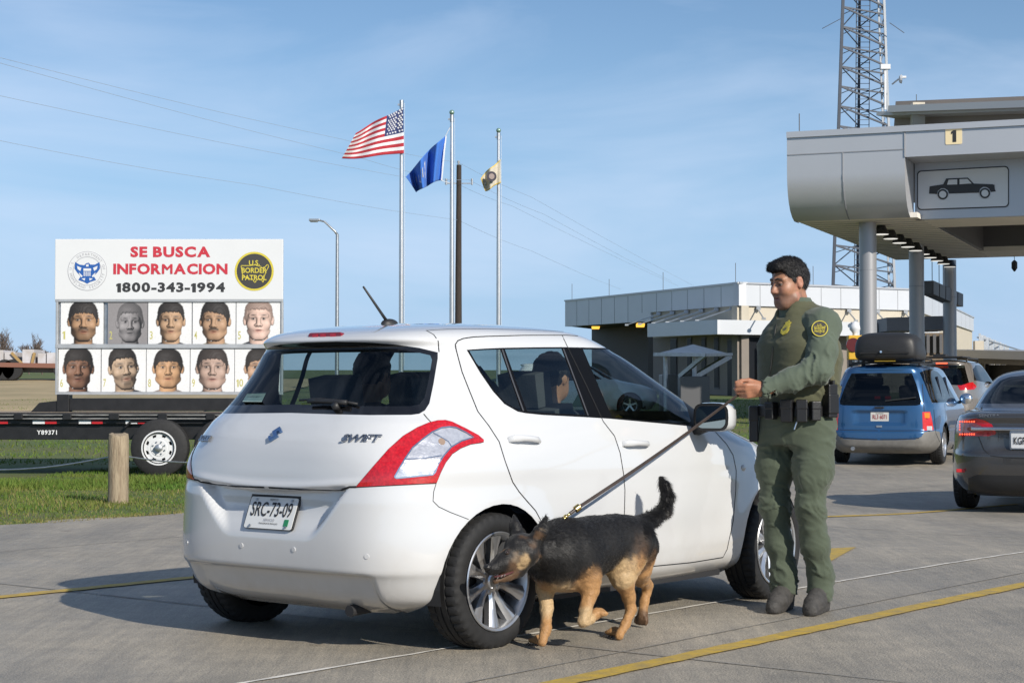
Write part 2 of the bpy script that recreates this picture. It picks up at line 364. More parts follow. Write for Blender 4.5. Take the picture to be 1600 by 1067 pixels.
# worn arrow head painted beside the front wheel
ah = [gp(*p) for p in ((1262, 868), (1294, 860), (1338, 857), (1322, 866), (1298, 880), (1262, 886))]
o = meshobj('lane_marking', [(x, y, float(gz(x, y)) + .019) for x, y in ah], [tuple(range(len(ah)))], m_yel); o['kind'] = 'structure'
a, b = ext(gp(451, 1060), gp(1600, 862), 6, 8); strip('pavement_joint', [a, b], .026, .0165, m_wht, .1, .006)
_n = np.array([_DL[1], -_DL[0]])
for k, (t, s0, s1) in enumerate([(2.0, -14, 34), (6.2, -14, 20), (13.5, -14, 2.2), (17.5, -14, 12)]):
    a = _E0 + _DL * (t - 9); strip('pavement_joint', [tuple(a + _n * .3), tuple(a + _n * 26)], .014, .0165, m_crack, .25, .003)
for k, off in enumerate([2.15, 8.4, 11.9]):
    a = _E0 + _n * off; strip('pavement_joint', [tuple(a - _DL * 22), tuple(a + _DL * 20)], .012, .0155, m_crack, .25, .003)
# grass blades near the pavement edge
m_blade = M('grass_blades', (.070, .150, .020), .7, vscale=.9, col2=(.145, .165, .035), spec=.2)
m_drygrass = M('dry_grass_blades', (.26, .22, .09), .8, vscale=2, col2=(.16, .15, .05), spec=.2)
def blades(name, N, yr, xfun, hmin, hmax, mat, wd=.006):
    y = rng.uniform(*yr, N) ; x = xfun(y, rng.uniform(0, 1, N))
    h = rng.uniform(hmin, hmax, N) * (.6 + .8 * (np.sin(x * 2.1 + np.sin(y * 1.3) * 2) * .5 + .5)); a = rng.uniform(0, 2 * np.pi, N); l = rng.uniform(.1, .9, N) * h; la = rng.uniform(0, 2 * np.pi, N)
    z = gz(x, y) - .005
    dx, dy = np.cos(a) * wd, np.sin(a) * wd
    V = np.stack([np.stack([x - dx, y - dy, z], 1), np.stack([x + dx, y + dy, z], 1), np.stack([x + np.cos(la) * l, y + np.sin(la) * l, z + h], 1)], 1).reshape(-1, 3)
    me = bpy.data.meshes.new(name); me.vertices.add(3 * N); me.vertices.foreach_set('co', V.astype(np.float32).ravel())
    me.loops.add(3 * N); me.loops.foreach_set('vertex_index', np.arange(3 * N, dtype=np.int32)); me.polygons.add(N)
    me.polygons.foreach_set('loop_start', np.arange(0, 3 * N, 3, dtype=np.int32)); me.materials.append(mat); me.update(calc_edges=True); me.validate()
    o = bpy.data.objects.new(name, me); COL.objects.link(o); o['kind'] = 'stuff'; return o
blades('grass', 90000, (14.0, 30), lambda y, u: edge_x(y) - .04 - u * 9.0, .018, .048, m_blade)
blades('grass', 9000, (14.0, 26), lambda y, u: edge_x(y) + .14 - u * u * .65, .012, .042, m_drygrass)
blades('grass', 16000, (14.0, 27), lambda y, u: edge_x(y) - .3 - (np.floor(u * 23) / 23 * 7.5) - (u * 23 % 1) ** 2 * .5 + .4 * np.sin(y * 4), .02, .05, m_drygrass)
blades('grass', 9000, (20.8, 23.0), lambda y, u: -9.5 + u * 6.6, .035, .10, m_blade, .009)
blades('grass', 45000, (28, 62), lambda y, u: edge_x(y) - .1 - u * 34, .03, .07, m_blade, .014)
# ================================================================== BOLLARD AND CABLE
m_wood = M('weathered_timber', (.42, .34, .235), .9, vscale=6, col2=(.22, .165, .11), bump=.7, bscale=22, stretch=(6, 6, .7))
p0 = ground_at(184, 786); pb = MB()
n = 28; hts = [0, .1, .25, .4, .55, .66, .70, .715]; vs = []
for i, h in enumerate(hts):
    for k in range(n):
        a = 2 * math.pi * k / n; r = .104 * (1 + .035 * math.sin(3 * a + h * 2) + .02 * math.sin(9 * a)) * (1, 1, .985, 1, 1, .985, .93, .6)[i]
        vs.append((r * math.cos(a), r * math.sin(a), h + (.012 * math.sin(a * 2 + .7) if i > 4 else 0)))
fs = [(i * n + k, i * n + (k + 1) % n, (i + 1) * n + (k + 1) % n, (i + 1) * n + k) for i in range(len(hts) - 1) for k in range(n)] + [tuple((len(hts) - 1) * n + k for k in range(n))]
pb.add(vs, fs); bol = pb.build('wooden_bollard', m_wood, angle=50); bol.location = p0
tag(bol, 'weathered round timber bollard on the grass with a cable threaded through', 'bollard')
c = MB(); q0, q1, q2 = at(-40, 734, 19.5), Vector((p0.x, p0.y, at(184, 711, p0.y).z)), at(330, 722, 22.5)
pts = [q0.lerp(q1, k / 8) - Vector((0, 0, .05 * math.sin(math.pi * k / 8))) for k in range(9)] + [q1.lerp(q2, k / 8) - Vector((0, 0, .03 * math.sin(math.pi * k / 8))) for k in range(1, 9)]
c.tube(pts, .009, 6); tag(c.build('barrier_cable', m_galv, smooth_=True), 'thin grey steel cable strung through the timber bollard', 'cable')
# ================================================================== FLATBED TRAILER
TD = 24.4
def tx(px, D=TD): return at(px, 600, D).x
def tz(py, D=TD): return at(800, py, D).z
tr = thing('flatbed_trailer', 'black flatbed trailer carrying the wanted poster board, parked on grass', 'trailer', (tx(150), TD + 1.2, 0))
TL = Vector((tx(150), TD + 1.2, 0))
def tb(): return MB()
def tput(mb, name, mat, **k):
    mb.v = [v - TL for v in mb.v]; return mb.build(name, mat, tr, **k)
x0, x1 = tx(-90), tx(430)
m_deck = M('deck_planks', (.34, .27, .19), .9, vscale=3, col2=(.22, .17, .12), stretch=(1, 14, 1))
m_rail = M('worn_rail_paint', (.30, .30, .29), .5, vscale=20, col2=(.05, .05, .05), stretch=(.3, 1, 6))
d = tb(); d.span((x0, TD + .06, tz(650)), (x1, TD + 2.5, tz(645.2))); tput(d, 'deck', m_deck)
d = tb()
d.bar((x0, TD, tz(648.2)), (x1, TD, tz(648.2)), .05, .018); d.bar((x0, TD - .005, tz(653.8)), (x1, TD - .005, tz(653.8)), .05, .018)
tput(d, 'rub_rail', m_rail)
d = tb(); d.span((x0, TD + .035, tz(662)), (x1, TD + .10, tz(644.6))); d.span((x0, TD + .10, tz(687)), (x1, TD + .20, tz(660)))
d.span((x0, TD + .06, tz(664)), (x1, TD + .26, tz(661.5))); d.span((x0, TD + 2.3, tz(687)), (x1, TD + 2.4, tz(650)))
for px in (-40, 60, 150, 200, 320): d.span((tx(px), TD + .2, tz(672)), (tx(px) + .08, TD + 2.3, tz(656)))
tput(d, 'frame_beam', m_black, bevel=.006)
for pxa, pxb in ((-52, -40), (23.6, 36.8), (99.8, 113), (172, 187), (248, 262), (323, 337)):
    d = tb(); d.span((tx(pxa), TD - .05, tz(655.5)), (tx(pxb), TD + .03, tz(646.4))); tput(d, 'stake_pocket', m_black, bevel=.006)
m_rr = M('red_reflector', (.50, .02, .025), .25); m_rw = M('white_reflector', (.75, .76, .78), .25)
for pxa, pxb, mm in ((-22, -3, m_rw), (-2, 11.8, m_rr), (50.7, 69.6, m_rw), (70, 88, m_rr), (122.9, 141.8, m_rw), (143, 160, m_rr), (196, 214, m_rw), (215, 232, m_rr)):
    d = tb(); d.span((tx(pxa), TD + .025, tz(662)), (tx(pxb), TD + .036, tz(656.6))); tput(d, 'reflective_tape', mm)
d = tb(); put_text(d, 'Y89371', .082, (tx(72), TD + .095, tz(676)), (1, 0, 0), (0, 0, 1), spacing=1.15, bold=.002); tput(d, 'serial_number', m_rw)
# wheels
def wheel_trailer(px, D):
    wb = tb(); cx = tx(px, D); cz = .385; cc = (cx, D, cz)
    wb.lathe([(.20, -.11), (.34, -.115), (.385, -.085), (.395, -.03), (.395, .05), (.385, .10), (.33, .12), (.2, .12)], 48, 'Y', cc, cap=False)
    wt = tput(wb, 'wheel', m_rubber, angle=40); wt['label'] = 'trailer wheel with white spoked rim'
    rm = MB(); rm.v = []
    rm.lathe([(.215, -.118), (.235, -.118), (.235, -.10), (.205, -.085), (.20, .05)], 48, 'Y', (0, 0, 0), cap=False)
    # disc with windows : eight spokes between hub disc and rim
    rm.lathe([(.10, -.092), (.150, -.092), (.152, -.086)], 40, 'Y', (0, 0, 0), cap=False); rm.lathe([(.183, -.088), (.215, -.094)], 40, 'Y', (0, 0, 0), cap=False)
    for k in range(8):
        a = 2 * math.pi * k / 8; ca, sa = math.cos(a), math.sin(a)
        rm.prism([(u * ca - v * sa, u * sa + v * ca) for u, v in [(.14, -.028), (.192, -.058), (.192, .036), (.14, .040)]], (0, -.088, 0), (1, 0, 0), (0, 0, 1), .006)
    rm.lathe([(.0, -.098), (.11, -.098), (.125, -.085), (.125, -.06)], 32, 'Y')
    rm.v = [v + Vector(cc) for v in rm.v]; ro = tput(rm, 'rim', m_white, angle=40); ro.parent = wt
    hb = MB(); hb.lathe([(0, -.155), (.035, -.155), (.05, -.145), (.055, -.095)], 20, 'Y', cc)
    for k in range(8):
        a = 2 * math.pi * (k + .5) / 8; hb.cyl((cc[0] + .085 * math.cos(a), D - .115, cc[2] + .085 * math.sin(a)), (cc[0] + .085 * math.cos(a), D - .09, cc[2] + .085 * math.sin(a)), .011, n=6)
    bd = MB(); bd.lathe([(0, -.05), (.2, -.05), (.2, .05)], 24, 'Y', cc); bo = tput(bd, 'brake_drum', m_black); bo.parent = wt
    ho = tput(hb, 'hub', m_galv, angle=40); ho.parent = wt
wheel_trailer(251, TD - .02); wheel_trailer(349, TD - .02)
d = tb(); d.tube([(tx(195), TD + .02, tz(668)), (tx(205), TD + .02, tz(658)), (tx(290), TD + .02, tz(656)), (tx(400), TD + .02, tz(657))], .02, 6); tput(d, 'mudguard_rail', m_black)
# ================================================================== WANTED POSTER BOARD
BD = 25.7
def bp(px, py, o=0.0): return at(px, py, BD - o)
def box_px(mb, a, b, d0, d1):
    A, B = bp(*a), bp(*b); mb.span((A.x, BD - d0, B.z), (B.x, BD - d1, A.z))
board = thing('poster_board', 'large white wanted poster board with ten mugshots and red SE BUSCA heading', 'billboard', bp(264, 641))
BL = Vector(bp(264, 641))
def bput(mb, name, mat, par=None, **k):
    mb.v = [v - BL for v in mb.v]; o = mb.build(name, mat, par or board, **k); return o
d = MB(); box_px(d, (88, 375), (441.5, 613), -.05, -.02); bput(d, 'backing', m_galv)
d = MB(); box_px(d, (87, 374), (442.5, 468.3), -.02, .03); bput(d, 'header_panel', m_white, bevel=.006)
d = MB()
for yy, hh in ((470.2, 3.6), (541, 6.5), (614.5, 4.5)): box_px(d, (87, yy - hh / 2), (442.5, yy + hh / 2), -.02, .035)
for xx in (89.5, 441.2): box_px(d, (xx - 1.6, 472), (xx + 1.2, 612.2), -.02, .033)
bput(d, 'rail_frame', M('mill_aluminium', (.5, .51, .52), .5, .6, var=.1, vscale=6), bevel=.004)
def fit_text(mb, txt, x0, y0, x1, y1, org_fn, o=.034, bold=.0, **k):
    """writing stretched to fill the photo box x0,y0-x1,y1 on the board"""
    vs, fs = text_mesh2(txt, bold)
    ux = [v.x for v in vs]; uy = [v.y for v in vs]; A, B = org_fn(x0, y1, o), org_fn(x1, y0, o)
    sx, sz = (B.x - A.x) / (max(ux) - min(ux)), (B.z - A.z) / (max(uy) - min(uy))
    mb.add([(A.x + (v.x - min(ux)) * sx, A.y - v.z, A.z + (v.y - min(uy)) * sz) for v in vs], fs)
d = MB(); fit_text(d, 'SE BUSCA', 203.8, 385.2, 328.6, 402, bp, bold=.045); fit_text(d, 'INFORMACION', 177, 411.8, 355.6, 428.8, bp, bold=.042); bput(d, 'heading', m_red)
d = MB(); fit_text(d, '1800-343-1994', 181.6, 441.2, 351.6, 456.8, bp, bold=.04); bput(d, 'phone_number', m_ink)
def arc_text(mb, txt, c, rad, a0, a1, size, flip=False, o=.034, **k):
    n = len(txt)
    for i, ch in enumerate(txt):
        if ch == ' ': continue
        a = R(a0 + (a1 - a0) * (i / (n - 1))); p = Vector(c) + Vector((math.cos(a) * rad, -o, math.sin(a) * rad))
        up = Vector((math.cos(a), 0, math.sin(a))) * (-1 if flip else 1); rt = Vector((up.z, 0, -up.x))
        put_text(mb, ch, size, p, rt, up, **k)
# round blue eagle seal
sc_ = BD / 2800
C1 = at(137.3, 423.8, BD)
s1 = MB(); s1.prism(disc(30.8 * sc_, 48), C1 + Vector((0, -.032, 0)), (1, 0, 0), (0, 0, 1), .004); seal = bput(s1, 'eagle_seal', m_grey_ink)
s1 = MB(); s1.prism(disc(30.0 * sc_, 48), C1 + Vector((0, -.034, 0)), (1, 0, 0), (0, 0, 1), .002); bput(s1, 'seal_face', m_white, seal).parent = seal
def ring(mb, c, r0, r1, o, n=48):
    vs = []; c = Vector(c)
    for k in range(n):
        a = 2 * math.pi * k / n
        for r in (r0, r1): vs.append(c + Vector((r * math.cos(a), -o, r * math.sin(a))))
    mb.add(vs, [(2 * k, 2 * k + 1, 2 * ((k + 1) % n) + 1, 2 * ((k + 1) % n)) for k in range(n)])
s1 = MB(); arc_text(s1, 'U.S. DEPARTMENT OF', C1, 26 * sc_, 172, 8, .052, o=.036); arc_text(s1, 'HOMELAND SECURITY', C1, 26 * sc_, 192, 348, .052, flip=True, o=.036); ring(s1, C1, 21.8 * sc_, 22.6 * sc_, .036)
bput(s1, 'seal_lettering', m_grey_ink).parent = seal
s1 = MB()
def poly_px(mb, pts, c, o):  # photo-pixel offsets about the seal centre
    mb.add([Vector(c) + Vector((p[0] * sc_, -o, -p[1] * sc_)) for p in pts], [tuple(range(len(pts)))])
eag = [(-19, -14), (-12, -10), (-5, -9), (-2, -12), (2, -13), (5, -10), (12, -10), (19, -14), (20, -4), (16, 2), (10, 8), (14, 14), (5, 17), (0, 20), (-5, 17), (-14, 14), (-10, 8), (-16, 2), (-20, -4)]
poly_px(s1, eag, C1, .037); bput(s1, 'eagle', m_blue).parent = seal
s1 = MB()
for sx in (-1, 1):
    poly_px(s1, [(sx * 9, -5), (sx * 16, -8), (sx * 15, -3), (sx * 11, 0)], C1, .0385); poly_px(s1, [(sx * 7, 8), (sx * 13, 2), (sx * 12, 6), (sx * 9, 10)], C1, .0385); poly_px(s1, [(sx * 3, 11), (sx * 9, 12), (sx * 4, 15)], C1, .0385)
poly_px(s1, [(-6, -4), (6, -4), (6, 0), (-6, 0)], C1, .0385); poly_px(s1, [(-2, -10), (2, -11), (2, -7), (-2, -7)], C1, .0385)
for k in range(4): poly_px(s1, [(-5.5 + k * 3, 1), (-4 + k * 3, 1), (-4 + k * 3, 8), (-5.5 + k * 3, 8)], C1, .0385)
bput(s1, 'eagle_highlights', m_white).parent = seal
# round yellow and black patrol seal
US = [(-21, -9), (-20, -2), (-19, 4), (-16, 9), (-10, 10), (-6, 13), (-3, 12), (0, 17), (2, 18), (3, 14), (8, 12), (12, 14), (14, 18), (15, 14), (13, 10), (17, 6), (18, 1), (21, -4), (23, -8), (21, -11), (17, -7), (12, -5), (10, -8), (4, -9), (2, -10), (-8, -9)]
def patrol_seal(mb_dark, mb_yel, c, r, o, right=(1, 0, 0), up=(0, 0, 1)):
    right, up = Vector(right).normalized(), Vector(up).normalized(); nn = right.cross(up); c = Vector(c); s = r / 31.0
    mb_dark.prism(disc(r, 40), c + nn * o, right, up, .003)
    vs = []
    for k in range(40):
        a = 2 * math.pi * k / 40
        for q in (.9 * r, 1.0 * r): vs.append(c + nn * (o + .0015) + right * q * math.cos(a) + up * q * math.sin(a))
    mb_yel.add(vs, [(2 * k, 2 * k + 1, 2 * ((k + 1) % 40) + 1, 2 * ((k + 1) % 40)) for k in range(40)])
    P = [Vector((x, -y)) for x, y in US]
    for i in range(len(P)):
        a, b = P[i], P[(i + 1) % len(P)]; t = (b - a).normalized(); q = Vector((-t.y, t.x)) * .55
        mb_yel.add([c + nn * (o + .0015) + right * v.x * s + up * v.y * s for v in (a - q, b - q, b + q, a + q)], [(0, 1, 2, 3)])
    for txt, yy, w_, h_ in (('U.S.', 13.5, 17, 8), ('BORDER', 1.5, 40, 8.5), ('PATROL', -10, 39, 8.5)):
        vs, fs = text_mesh(txt, 1.0, bold=.02); xs = [v.x for v in vs]; ys = [v.y for v in vs]
        kx, ky = w_ / (max(xs) - min(xs)), h_ / (max(ys) - min(ys))
        mb_yel.add([c + nn * (o + .003) + right * ((v.x - (min(xs) + max(xs)) / 2) * kx * s) + up * (((v.y - (min(ys) + max(ys)) / 2) * ky + yy) * s) for v in vs], fs)
C2 = at(397.8, 424.2, BD); s1 = MB(); s2 = MB(); patrol_seal(s1, s2, C2, 30.5 * sc_, .032)
seal2 = bput(s1, 'patrol_seal', m_seal_dark); o = bput(s2, 'seal_lettering', m_gold); o.parent = seal2
# ten printed portraits
def portrait(skin, hair, seed=0, w=1.0, jw=1.0, jl=1.0, ns=1.0, lip=1.0, hl=.060, side=.0, top=1.0, must=0.0, goatee=0.0, stub=0.0, tilt=0.0, turn=0.0, lit=1, bgc=(.80, .80, .80), cloth=(.05, .05, .06), tint=None, zoom=1.0, cx=.5, up=0.0, browk=1.0, hairk=1.0, fill=.32):
    """a printed head-and-shoulders photograph: the picture of a modelled head, as flat ink on the poster"""
    n = 84; U, W_ = np.meshgrid(np.linspace(-1, 1, n), np.linspace(-1, 1, n)); r = np.random.default_rng(seed)
    U = (U - (cx - .5) * 2) * .128 / zoom; W_ = W_ * .135 / zoom - .006 - up
    ct, st_ = math.cos(tilt), math.sin(tilt); u0, w0 = U * ct + W_ * st_, -U * st_ + W_ * ct
    def sm(a, b, k): h = np.clip(.5 + .5 * (b - a) / k, 0, 1); return b * (1 - h) + a * h - k * h * (1 - h)
    def el(P, c, rad): Q = P - np.array(c); rad = np.array(rad); k0 = np.linalg.norm(Q / rad, axis=-1); k1 = np.linalg.norm(Q / rad ** 2, axis=-1) + 1e-9; return k0 * (k0 - 1) / k1
    def co(P, a, b, ra, rb): a, b = np.array(a, float), np.array(b, float); ab = b - a; t = np.clip((P - a) @ ab / (ab @ ab), 0, 1); return np.linalg.norm(P - a - t[..., None] * ab, axis=-1) - (ra + (rb - ra) * t)
    def face(P):
        A = np.stack([P[..., 0], np.abs(P[..., 1]), P[..., 2]], -1)
        d = el(A, (-.012, 0, .022), (.098, .079 * w, .098)); d = sm(d, el(A, (.028, 0, -.055 * jl), (.066, .054 * jw, .060)), .04); d = sm(d, co(A, (.062, -.01, -.094 * jl), (.060, .014 * jw, -.092 * jl), .020, .018), .03)
        d = sm(d, co(A, (.015, .051 * jw, -.068 * jl), (.058, .020 * jw, -.094 * jl), .017, .016), .03); d = sm(d, el(A, (.056, .043 * w, -.022), (.030, .027, .030)), .025); d = sm(d, co(A, (.082, .008, .036), (.068, .048 * w, .034), .011, .012), .014)
        d = -sm(-d, el(A, (.096, .031 * w, .014), (.019, .019, .011)), .010); d = sm(d, np.linalg.norm(A - np.array((.0735, .0315 * w, .014)), axis=-1) - .0125, .002)
        d = sm(d, co(A, (.086, 0, .022), (.110, 0, -.022), .009, .0135 * ns), .012); d = sm(d, el(A, (.099, .0145 * ns, -.027), (.013, .009, .009)), .008)
        d = sm(d, co(A, (.084, 0, -.055), (.080, .021, -.057), .0075 * lip, .005), .008); d = sm(d, co(A, (.083, 0, -.068), (.079, .018, -.067), .009 * lip, .006), .008); d = -sm(-d, el(A, (.094, 0, -.0615), (.012, .024, .002)), .004)
        d = sm(d, el(A, (-.012, .082 * w, .002), (.016, .012, .032)), .006); d = sm(d, co(P, (-.03, 0, -.06), (-.05, 0, -.20), .050, .060), .02); return d
    def hairf(P):
        f, l, u = P[..., 0], P[..., 1], P[..., 2]; d = el(P, (-.016, 0, .032), (.105, .0855 * w, .100 + .006 * top)); d = sm(d, el(P, (.0, 0, .085), (.08, .066, .045 * top)), .03)
        line = np.interp(f, [-.12, -.03, -.01, .02, .04, .06, .11], [-.05, -.03, -.012, .004, hl - .022, hl - .002, hl + .004]) + side * l + .0035 * np.sin(l * 260 + seed) + .003 * np.sin(l * 510 + 2 * seed) + (.10 * l * l / .07 if hl > .066 else -.10 * l * l / .07)
        return np.maximum(d, (line - u) * .7) + .0016 * np.sin(l * 420 + seed) * np.sin(u * 350) + .0012 * np.sin(f * 500 + l * 300)
    def shirt(P): return sm(co(P, (-.05, -.17, -.235), (-.05, .17, -.235), .075, .075), co(P, (-.05, -.03, -.20), (-.04, .03, -.20), .068, .068), .05)
    tc, ts = math.cos(turn), math.sin(turn); f = np.full(U.shape, .30); hit = np.zeros(U.shape, bool)
    def W3(f_): return np.stack([f_ * tc - u0 * ts, f_ * ts + u0 * tc, w0], -1)
    for _ in range(46): P = W3(f); d = np.minimum(np.minimum(face(P), hairf(P)), shirt(P)); f = f - np.clip(d, -.02, .05) * .8
    P = W3(f); dF, dH, dS = face(P), hairf(P), shirt(P); hit = np.minimum(np.minimum(dF, dH), dS) < .004
    gy, gx = np.gradient(f); s_ = .300 / (n - 1) / zoom; N = np.stack([np.ones_like(f), -gx / s_, -gy / s_], -1); N /= np.linalg.norm(N, axis=-1)[..., None]
    Lv = np.array((.75, -.55 * lit, .45)); Lv /= np.linalg.norm(Lv); lam = np.clip(N @ Lv, 0, 1); fl_ = np.clip(N[..., 0], 0, 1); shade = fill * fl_ + (1.15 - fill) * lam
    spec = np.clip(N @ (Lv + np.array((1, 0, 0))) / np.linalg.norm(Lv + np.array((1, 0, 0))), 0, 1) ** 18
    l, u = P[..., 1], P[..., 2]; al = np.abs(l); skin, hair = np.array(skin), np.array(hair)
    C = np.ones((n, n, 3)) * skin
    def put(m, c, k=1.0): nonlocal C; m = np.clip(m * k, 0, 1)[..., None]; C = C * (1 - m) + np.array(c) * m
    g = lambda x, s0: np.exp(-(x / s0) ** 2)
    if stub: put((1 - smooth(.0, .012, u + .035 + .3 * np.maximum(0, al - .03))) * (u > -.13), skin * .25 + hair * .75, stub)
    put(g((al - .031 * w) / .019, 1) ** 1.0 * g((u - .012) / .016, 1), skin * .45, .5)
    put(g(al / .022, 1) * g((u + .062) / .010, 1), skin * np.array((.72, .42, .40)), .9); put(g(al / .024, 1) * g((u + .0615) / .0022, 1), (.03, .012, .01), .9)
    if must: put((1 - smooth(.026, .034, al)) * g((u + .045 + .25 * np.maximum(0, al - .014)) / .0072, 1), hair, must)
    if goatee: put((1 - smooth(.018, .026, al)) * g((u + .092) / .016, 1), hair, goatee); put(g((al - .030) / .006, 1) * g((u + .068) / .02, 1), hair, goatee * .8)
    put(g((al - .033 * w) / .019, 1) * g((u - .038 + .12 * np.maximum(0, al - .036)) / .0048, 1), hair, .95 * browk)
    ew = g((al - .0315 * w) / .0125, 1) * g((u - .0135) / .0050, 1); put((ew > .45) * 1.0, (.45, .42, .40), .85); put(((al - .0315 * w) ** 2 + (u - .0138) ** 2 < .0056 ** 2) * 1.0, (.015, .01, .008), 1); put(g((al - .0315 * w) / .014, 1) * g((u - .0205) / .0026, 1), (.03, .02, .015), .9)
    put(g((al - .010) / .0045, 1) * g((u + .032) / .0035, 1), (.04, .02, .015), .8)
    img = C * shade[..., None] + spec[..., None] * .06
    hm = ((dH < dF) & (dH < dS))[..., None]; img = np.where(hm, (hair * hairk + skin * (1 - hairk) * .8) * (.55 + .9 * shade[..., None]) + .05 * spec[..., None], img); sh_ = ((dS < dF) & (dS <= dH))[..., None]; img = np.where(sh_, np.array(cloth) * (.4 + shade[..., None]), img)
    bg_ = np.array(bgc) * (1 - .10 * np.hypot(U, W_)[..., None] / .2); h3 = hit.astype(float)
    h3 = (h3 + np.roll(h3, 1, 0) + np.roll(h3, -1, 0) + np.roll(h3, 1, 1) + np.roll(h3, -1, 1)) / 5; h3 = np.where(hit, np.maximum(h3, .6), h3 * .6)[..., None]; img = np.where(hit[..., None], img, bg_ * .8) * h3 + bg_ * (1 - h3)
    img *= 1 + .05 * r.standard_normal((n, n, 1))
    if tint is not None: img = img.mean(2, keepdims=True) * np.array(tint)
    return np.clip(img, .004, .9)
m_photo = vc_mat('printed_photo', rough=.35)
SK = [(.46, .27, .15), (.34, .29, .27), (.52, .33, .20), (.50, .31, .19), (.74, .52, .43), (.25, .13, .08), (.50, .36, .25), (.56, .33, .18), (.50, .35, .28), (.50, .31, .20)]
PORT = [dict(w=1.03, jw=1.05, must=.75, stub=.55, hl=.058, lit=-1, cx=.53, zoom=1.02), dict(w=1.0, jw=1.05, bgc=(.30, .27, .28), tint=(1.0, .94, .95), cloth=(.75, .75, .76), must=.35, stub=.3, hl=.075, hairk=.6, cx=.56, up=-.012, zoom=.98), dict(w=.95, jw=.86, jl=1.08, must=.25, hl=.068, lit=-1, cx=.52, zoom=.98, ns=1.05), dict(w=1.02, jw=1.04, must=1.0, hl=.064, side=-.25, cx=.52, cloth=(.25, .2, .13), lit=-1, top=1.2, turn=.10), dict(w=.96, jw=.90, jl=1.05, hl=.078, hairk=.62, cx=.5, lip=1.2, lit=-1, fill=.6, up=.008),
        dict(w=1.02, jw=1.0, must=.45, stub=.2, hl=.055, cx=.47, lip=1.3, ns=1.25, lit=1, zoom=1.02), dict(w=.96, jw=.85, jl=1.08, stub=.4, must=.45, goatee=.6, hl=.072, top=1.15, cx=.50, tilt=.10, turn=-.15, lit=1, fill=.35), dict(w=1.06, jw=1.18, must=.4, goatee=.2, hl=.050, cloth=(.25, .2, .18), fill=.6, zoom=.96), dict(w=1.04, jw=1.10, must=.2, hl=.066, hairk=.97, lit=-1, fill=.55, zoom=1.03), dict(w=1.0, jw=.95, must=.2, hl=.060, cx=.56, side=.2)]
colx = [[(95, 162), (168.5, 231), (231.6, 300), (301, 368.6), (369.4, 439)], [(91.5, 158), (158.7, 228.5), (229, 297), (297.6, 366.5), (367, 439)]]
for k in range(10):
    rw, cn = divmod(k, 5); xa, xb = colx[rw][cn]; ya, yb = ((472.2, 537.5), (545.2, 612))[rw]
    hair = (.028, .023, .020) if k != 4 else (.045, .036, .032)
    img = portrait(SK[k], hair, seed=k, **PORT[k]); n = 84
    A, B = bp(xa, yb), bp(xb, ya); gx = np.linspace(A.x, B.x, n); gzz = np.linspace(A.z, B.z, n)
    vs = [(x - BL.x, BD - .012 - BL.y, z - BL.z) for z in gzz for x in gx]
    vs += [(A.x - BL.x, BD + .01 - BL.y, A.z - BL.z), (B.x - BL.x, BD + .01 - BL.y, A.z - BL.z), (B.x - BL.x, BD + .01 - BL.y, B.z - BL.z), (A.x - BL.x, BD + .01 - BL.y, B.z - BL.z)]
    fs = [(j * n + i, j * n + i + 1, (j + 1) * n + i + 1, (j + 1) * n + i) for j in range(n - 1) for i in range(n - 1)] + [(n * n + 3, n * n + 2, n * n + 1, n * n)]
    o = meshobj('portrait_poster', vs, fs, m_photo, board); set_vcol(o, np.concatenate([img.reshape(-1, 3), np.full((4, 3), .5)]))
    o['label'] = 'printed head and shoulders photo numbered %d' % (k + 1)
    d = MB(); fit_text(d, str(k + 1), xa + 2.5, yb - 20, xa + (7 if k < 9 else 13), yb - 7.5, bp, o=.0135, bold=.01); bput(d, 'poster_number', M('olive_print', (.50, .47, .16), .5) if k == 0 else bpy.data.materials['olive_print'], board).parent = o
# steel stand under the board, standing on the trailer deck
d = MB(); box_px(d, (109, 622), (430, 641.5), -.16, .03); box_px(d, (90, 616), (109, 645), -.16, .05); box_px(d, (420, 616), (438, 645), -.16, .05)
A = [bp(47, 645), bp(62, 629), bp(90, 626), bp(90, 645)]; d.prism([(p.x - A[0].x, p.z - A[0].z) for p in A], A[0] + Vector((0, -.03, 0)), (1, 0, 0), (0, 0, 1), .1)
bput(d, 'stand_beam', m_black, bevel=.006)
# ================================================================== FLAGPOLES, FLAGS
m_pole = M('flagpole_aluminium', (.60, .61, .62), .38, .85, var=.06, vscale=4)
m_ball = M('finial_green', (.25, .38, .30), .35, .5)
def flagpole(px, ytop, D, label, ball=True):
    top = at(px, ytop, D); z0 = float(gz(top.x, D)) - .1; t = thing('flagpole', label, 'flagpole', (top.x, D, z0), group='flagpoles behind the white car')
    h = top.z - z0; d = MB(); d.tube([(0, 0, 0), (0, 0, h * .5), (0, 0, h)], [.085, .078, .055], 14); d.build('pole', m_pole, t, angle=50)
    d = MB(); d.cyl((0, 0, h - .25), (.0, 0, h), .07, .07, 12); d.box((-.09, 0, h - .15), (.08, .05, .06)); d.build('truck_pulley', m_galv, t)
    if ball: d = MB(); d.ball((0, 0, h + .09), .09, 14, 10); d.build('finial_ball', m_ball, t, smooth_=True)
    d = MB(); d.tube([(.1, 0, h - .1), (.115, -.02, h * .5), (.1, 0, 1.3)], .006, 5); d.build('halyard', m_white, t)
    return t
flagpole(627.5, 157, 60, 'tall flagpole flying the striped flag', False); flagpole(706, 180, 63, 'middle flagpole beside the dark timber pole'); flagpole(779, 208, 66, 'shortest looking flagpole with the small pale flag')
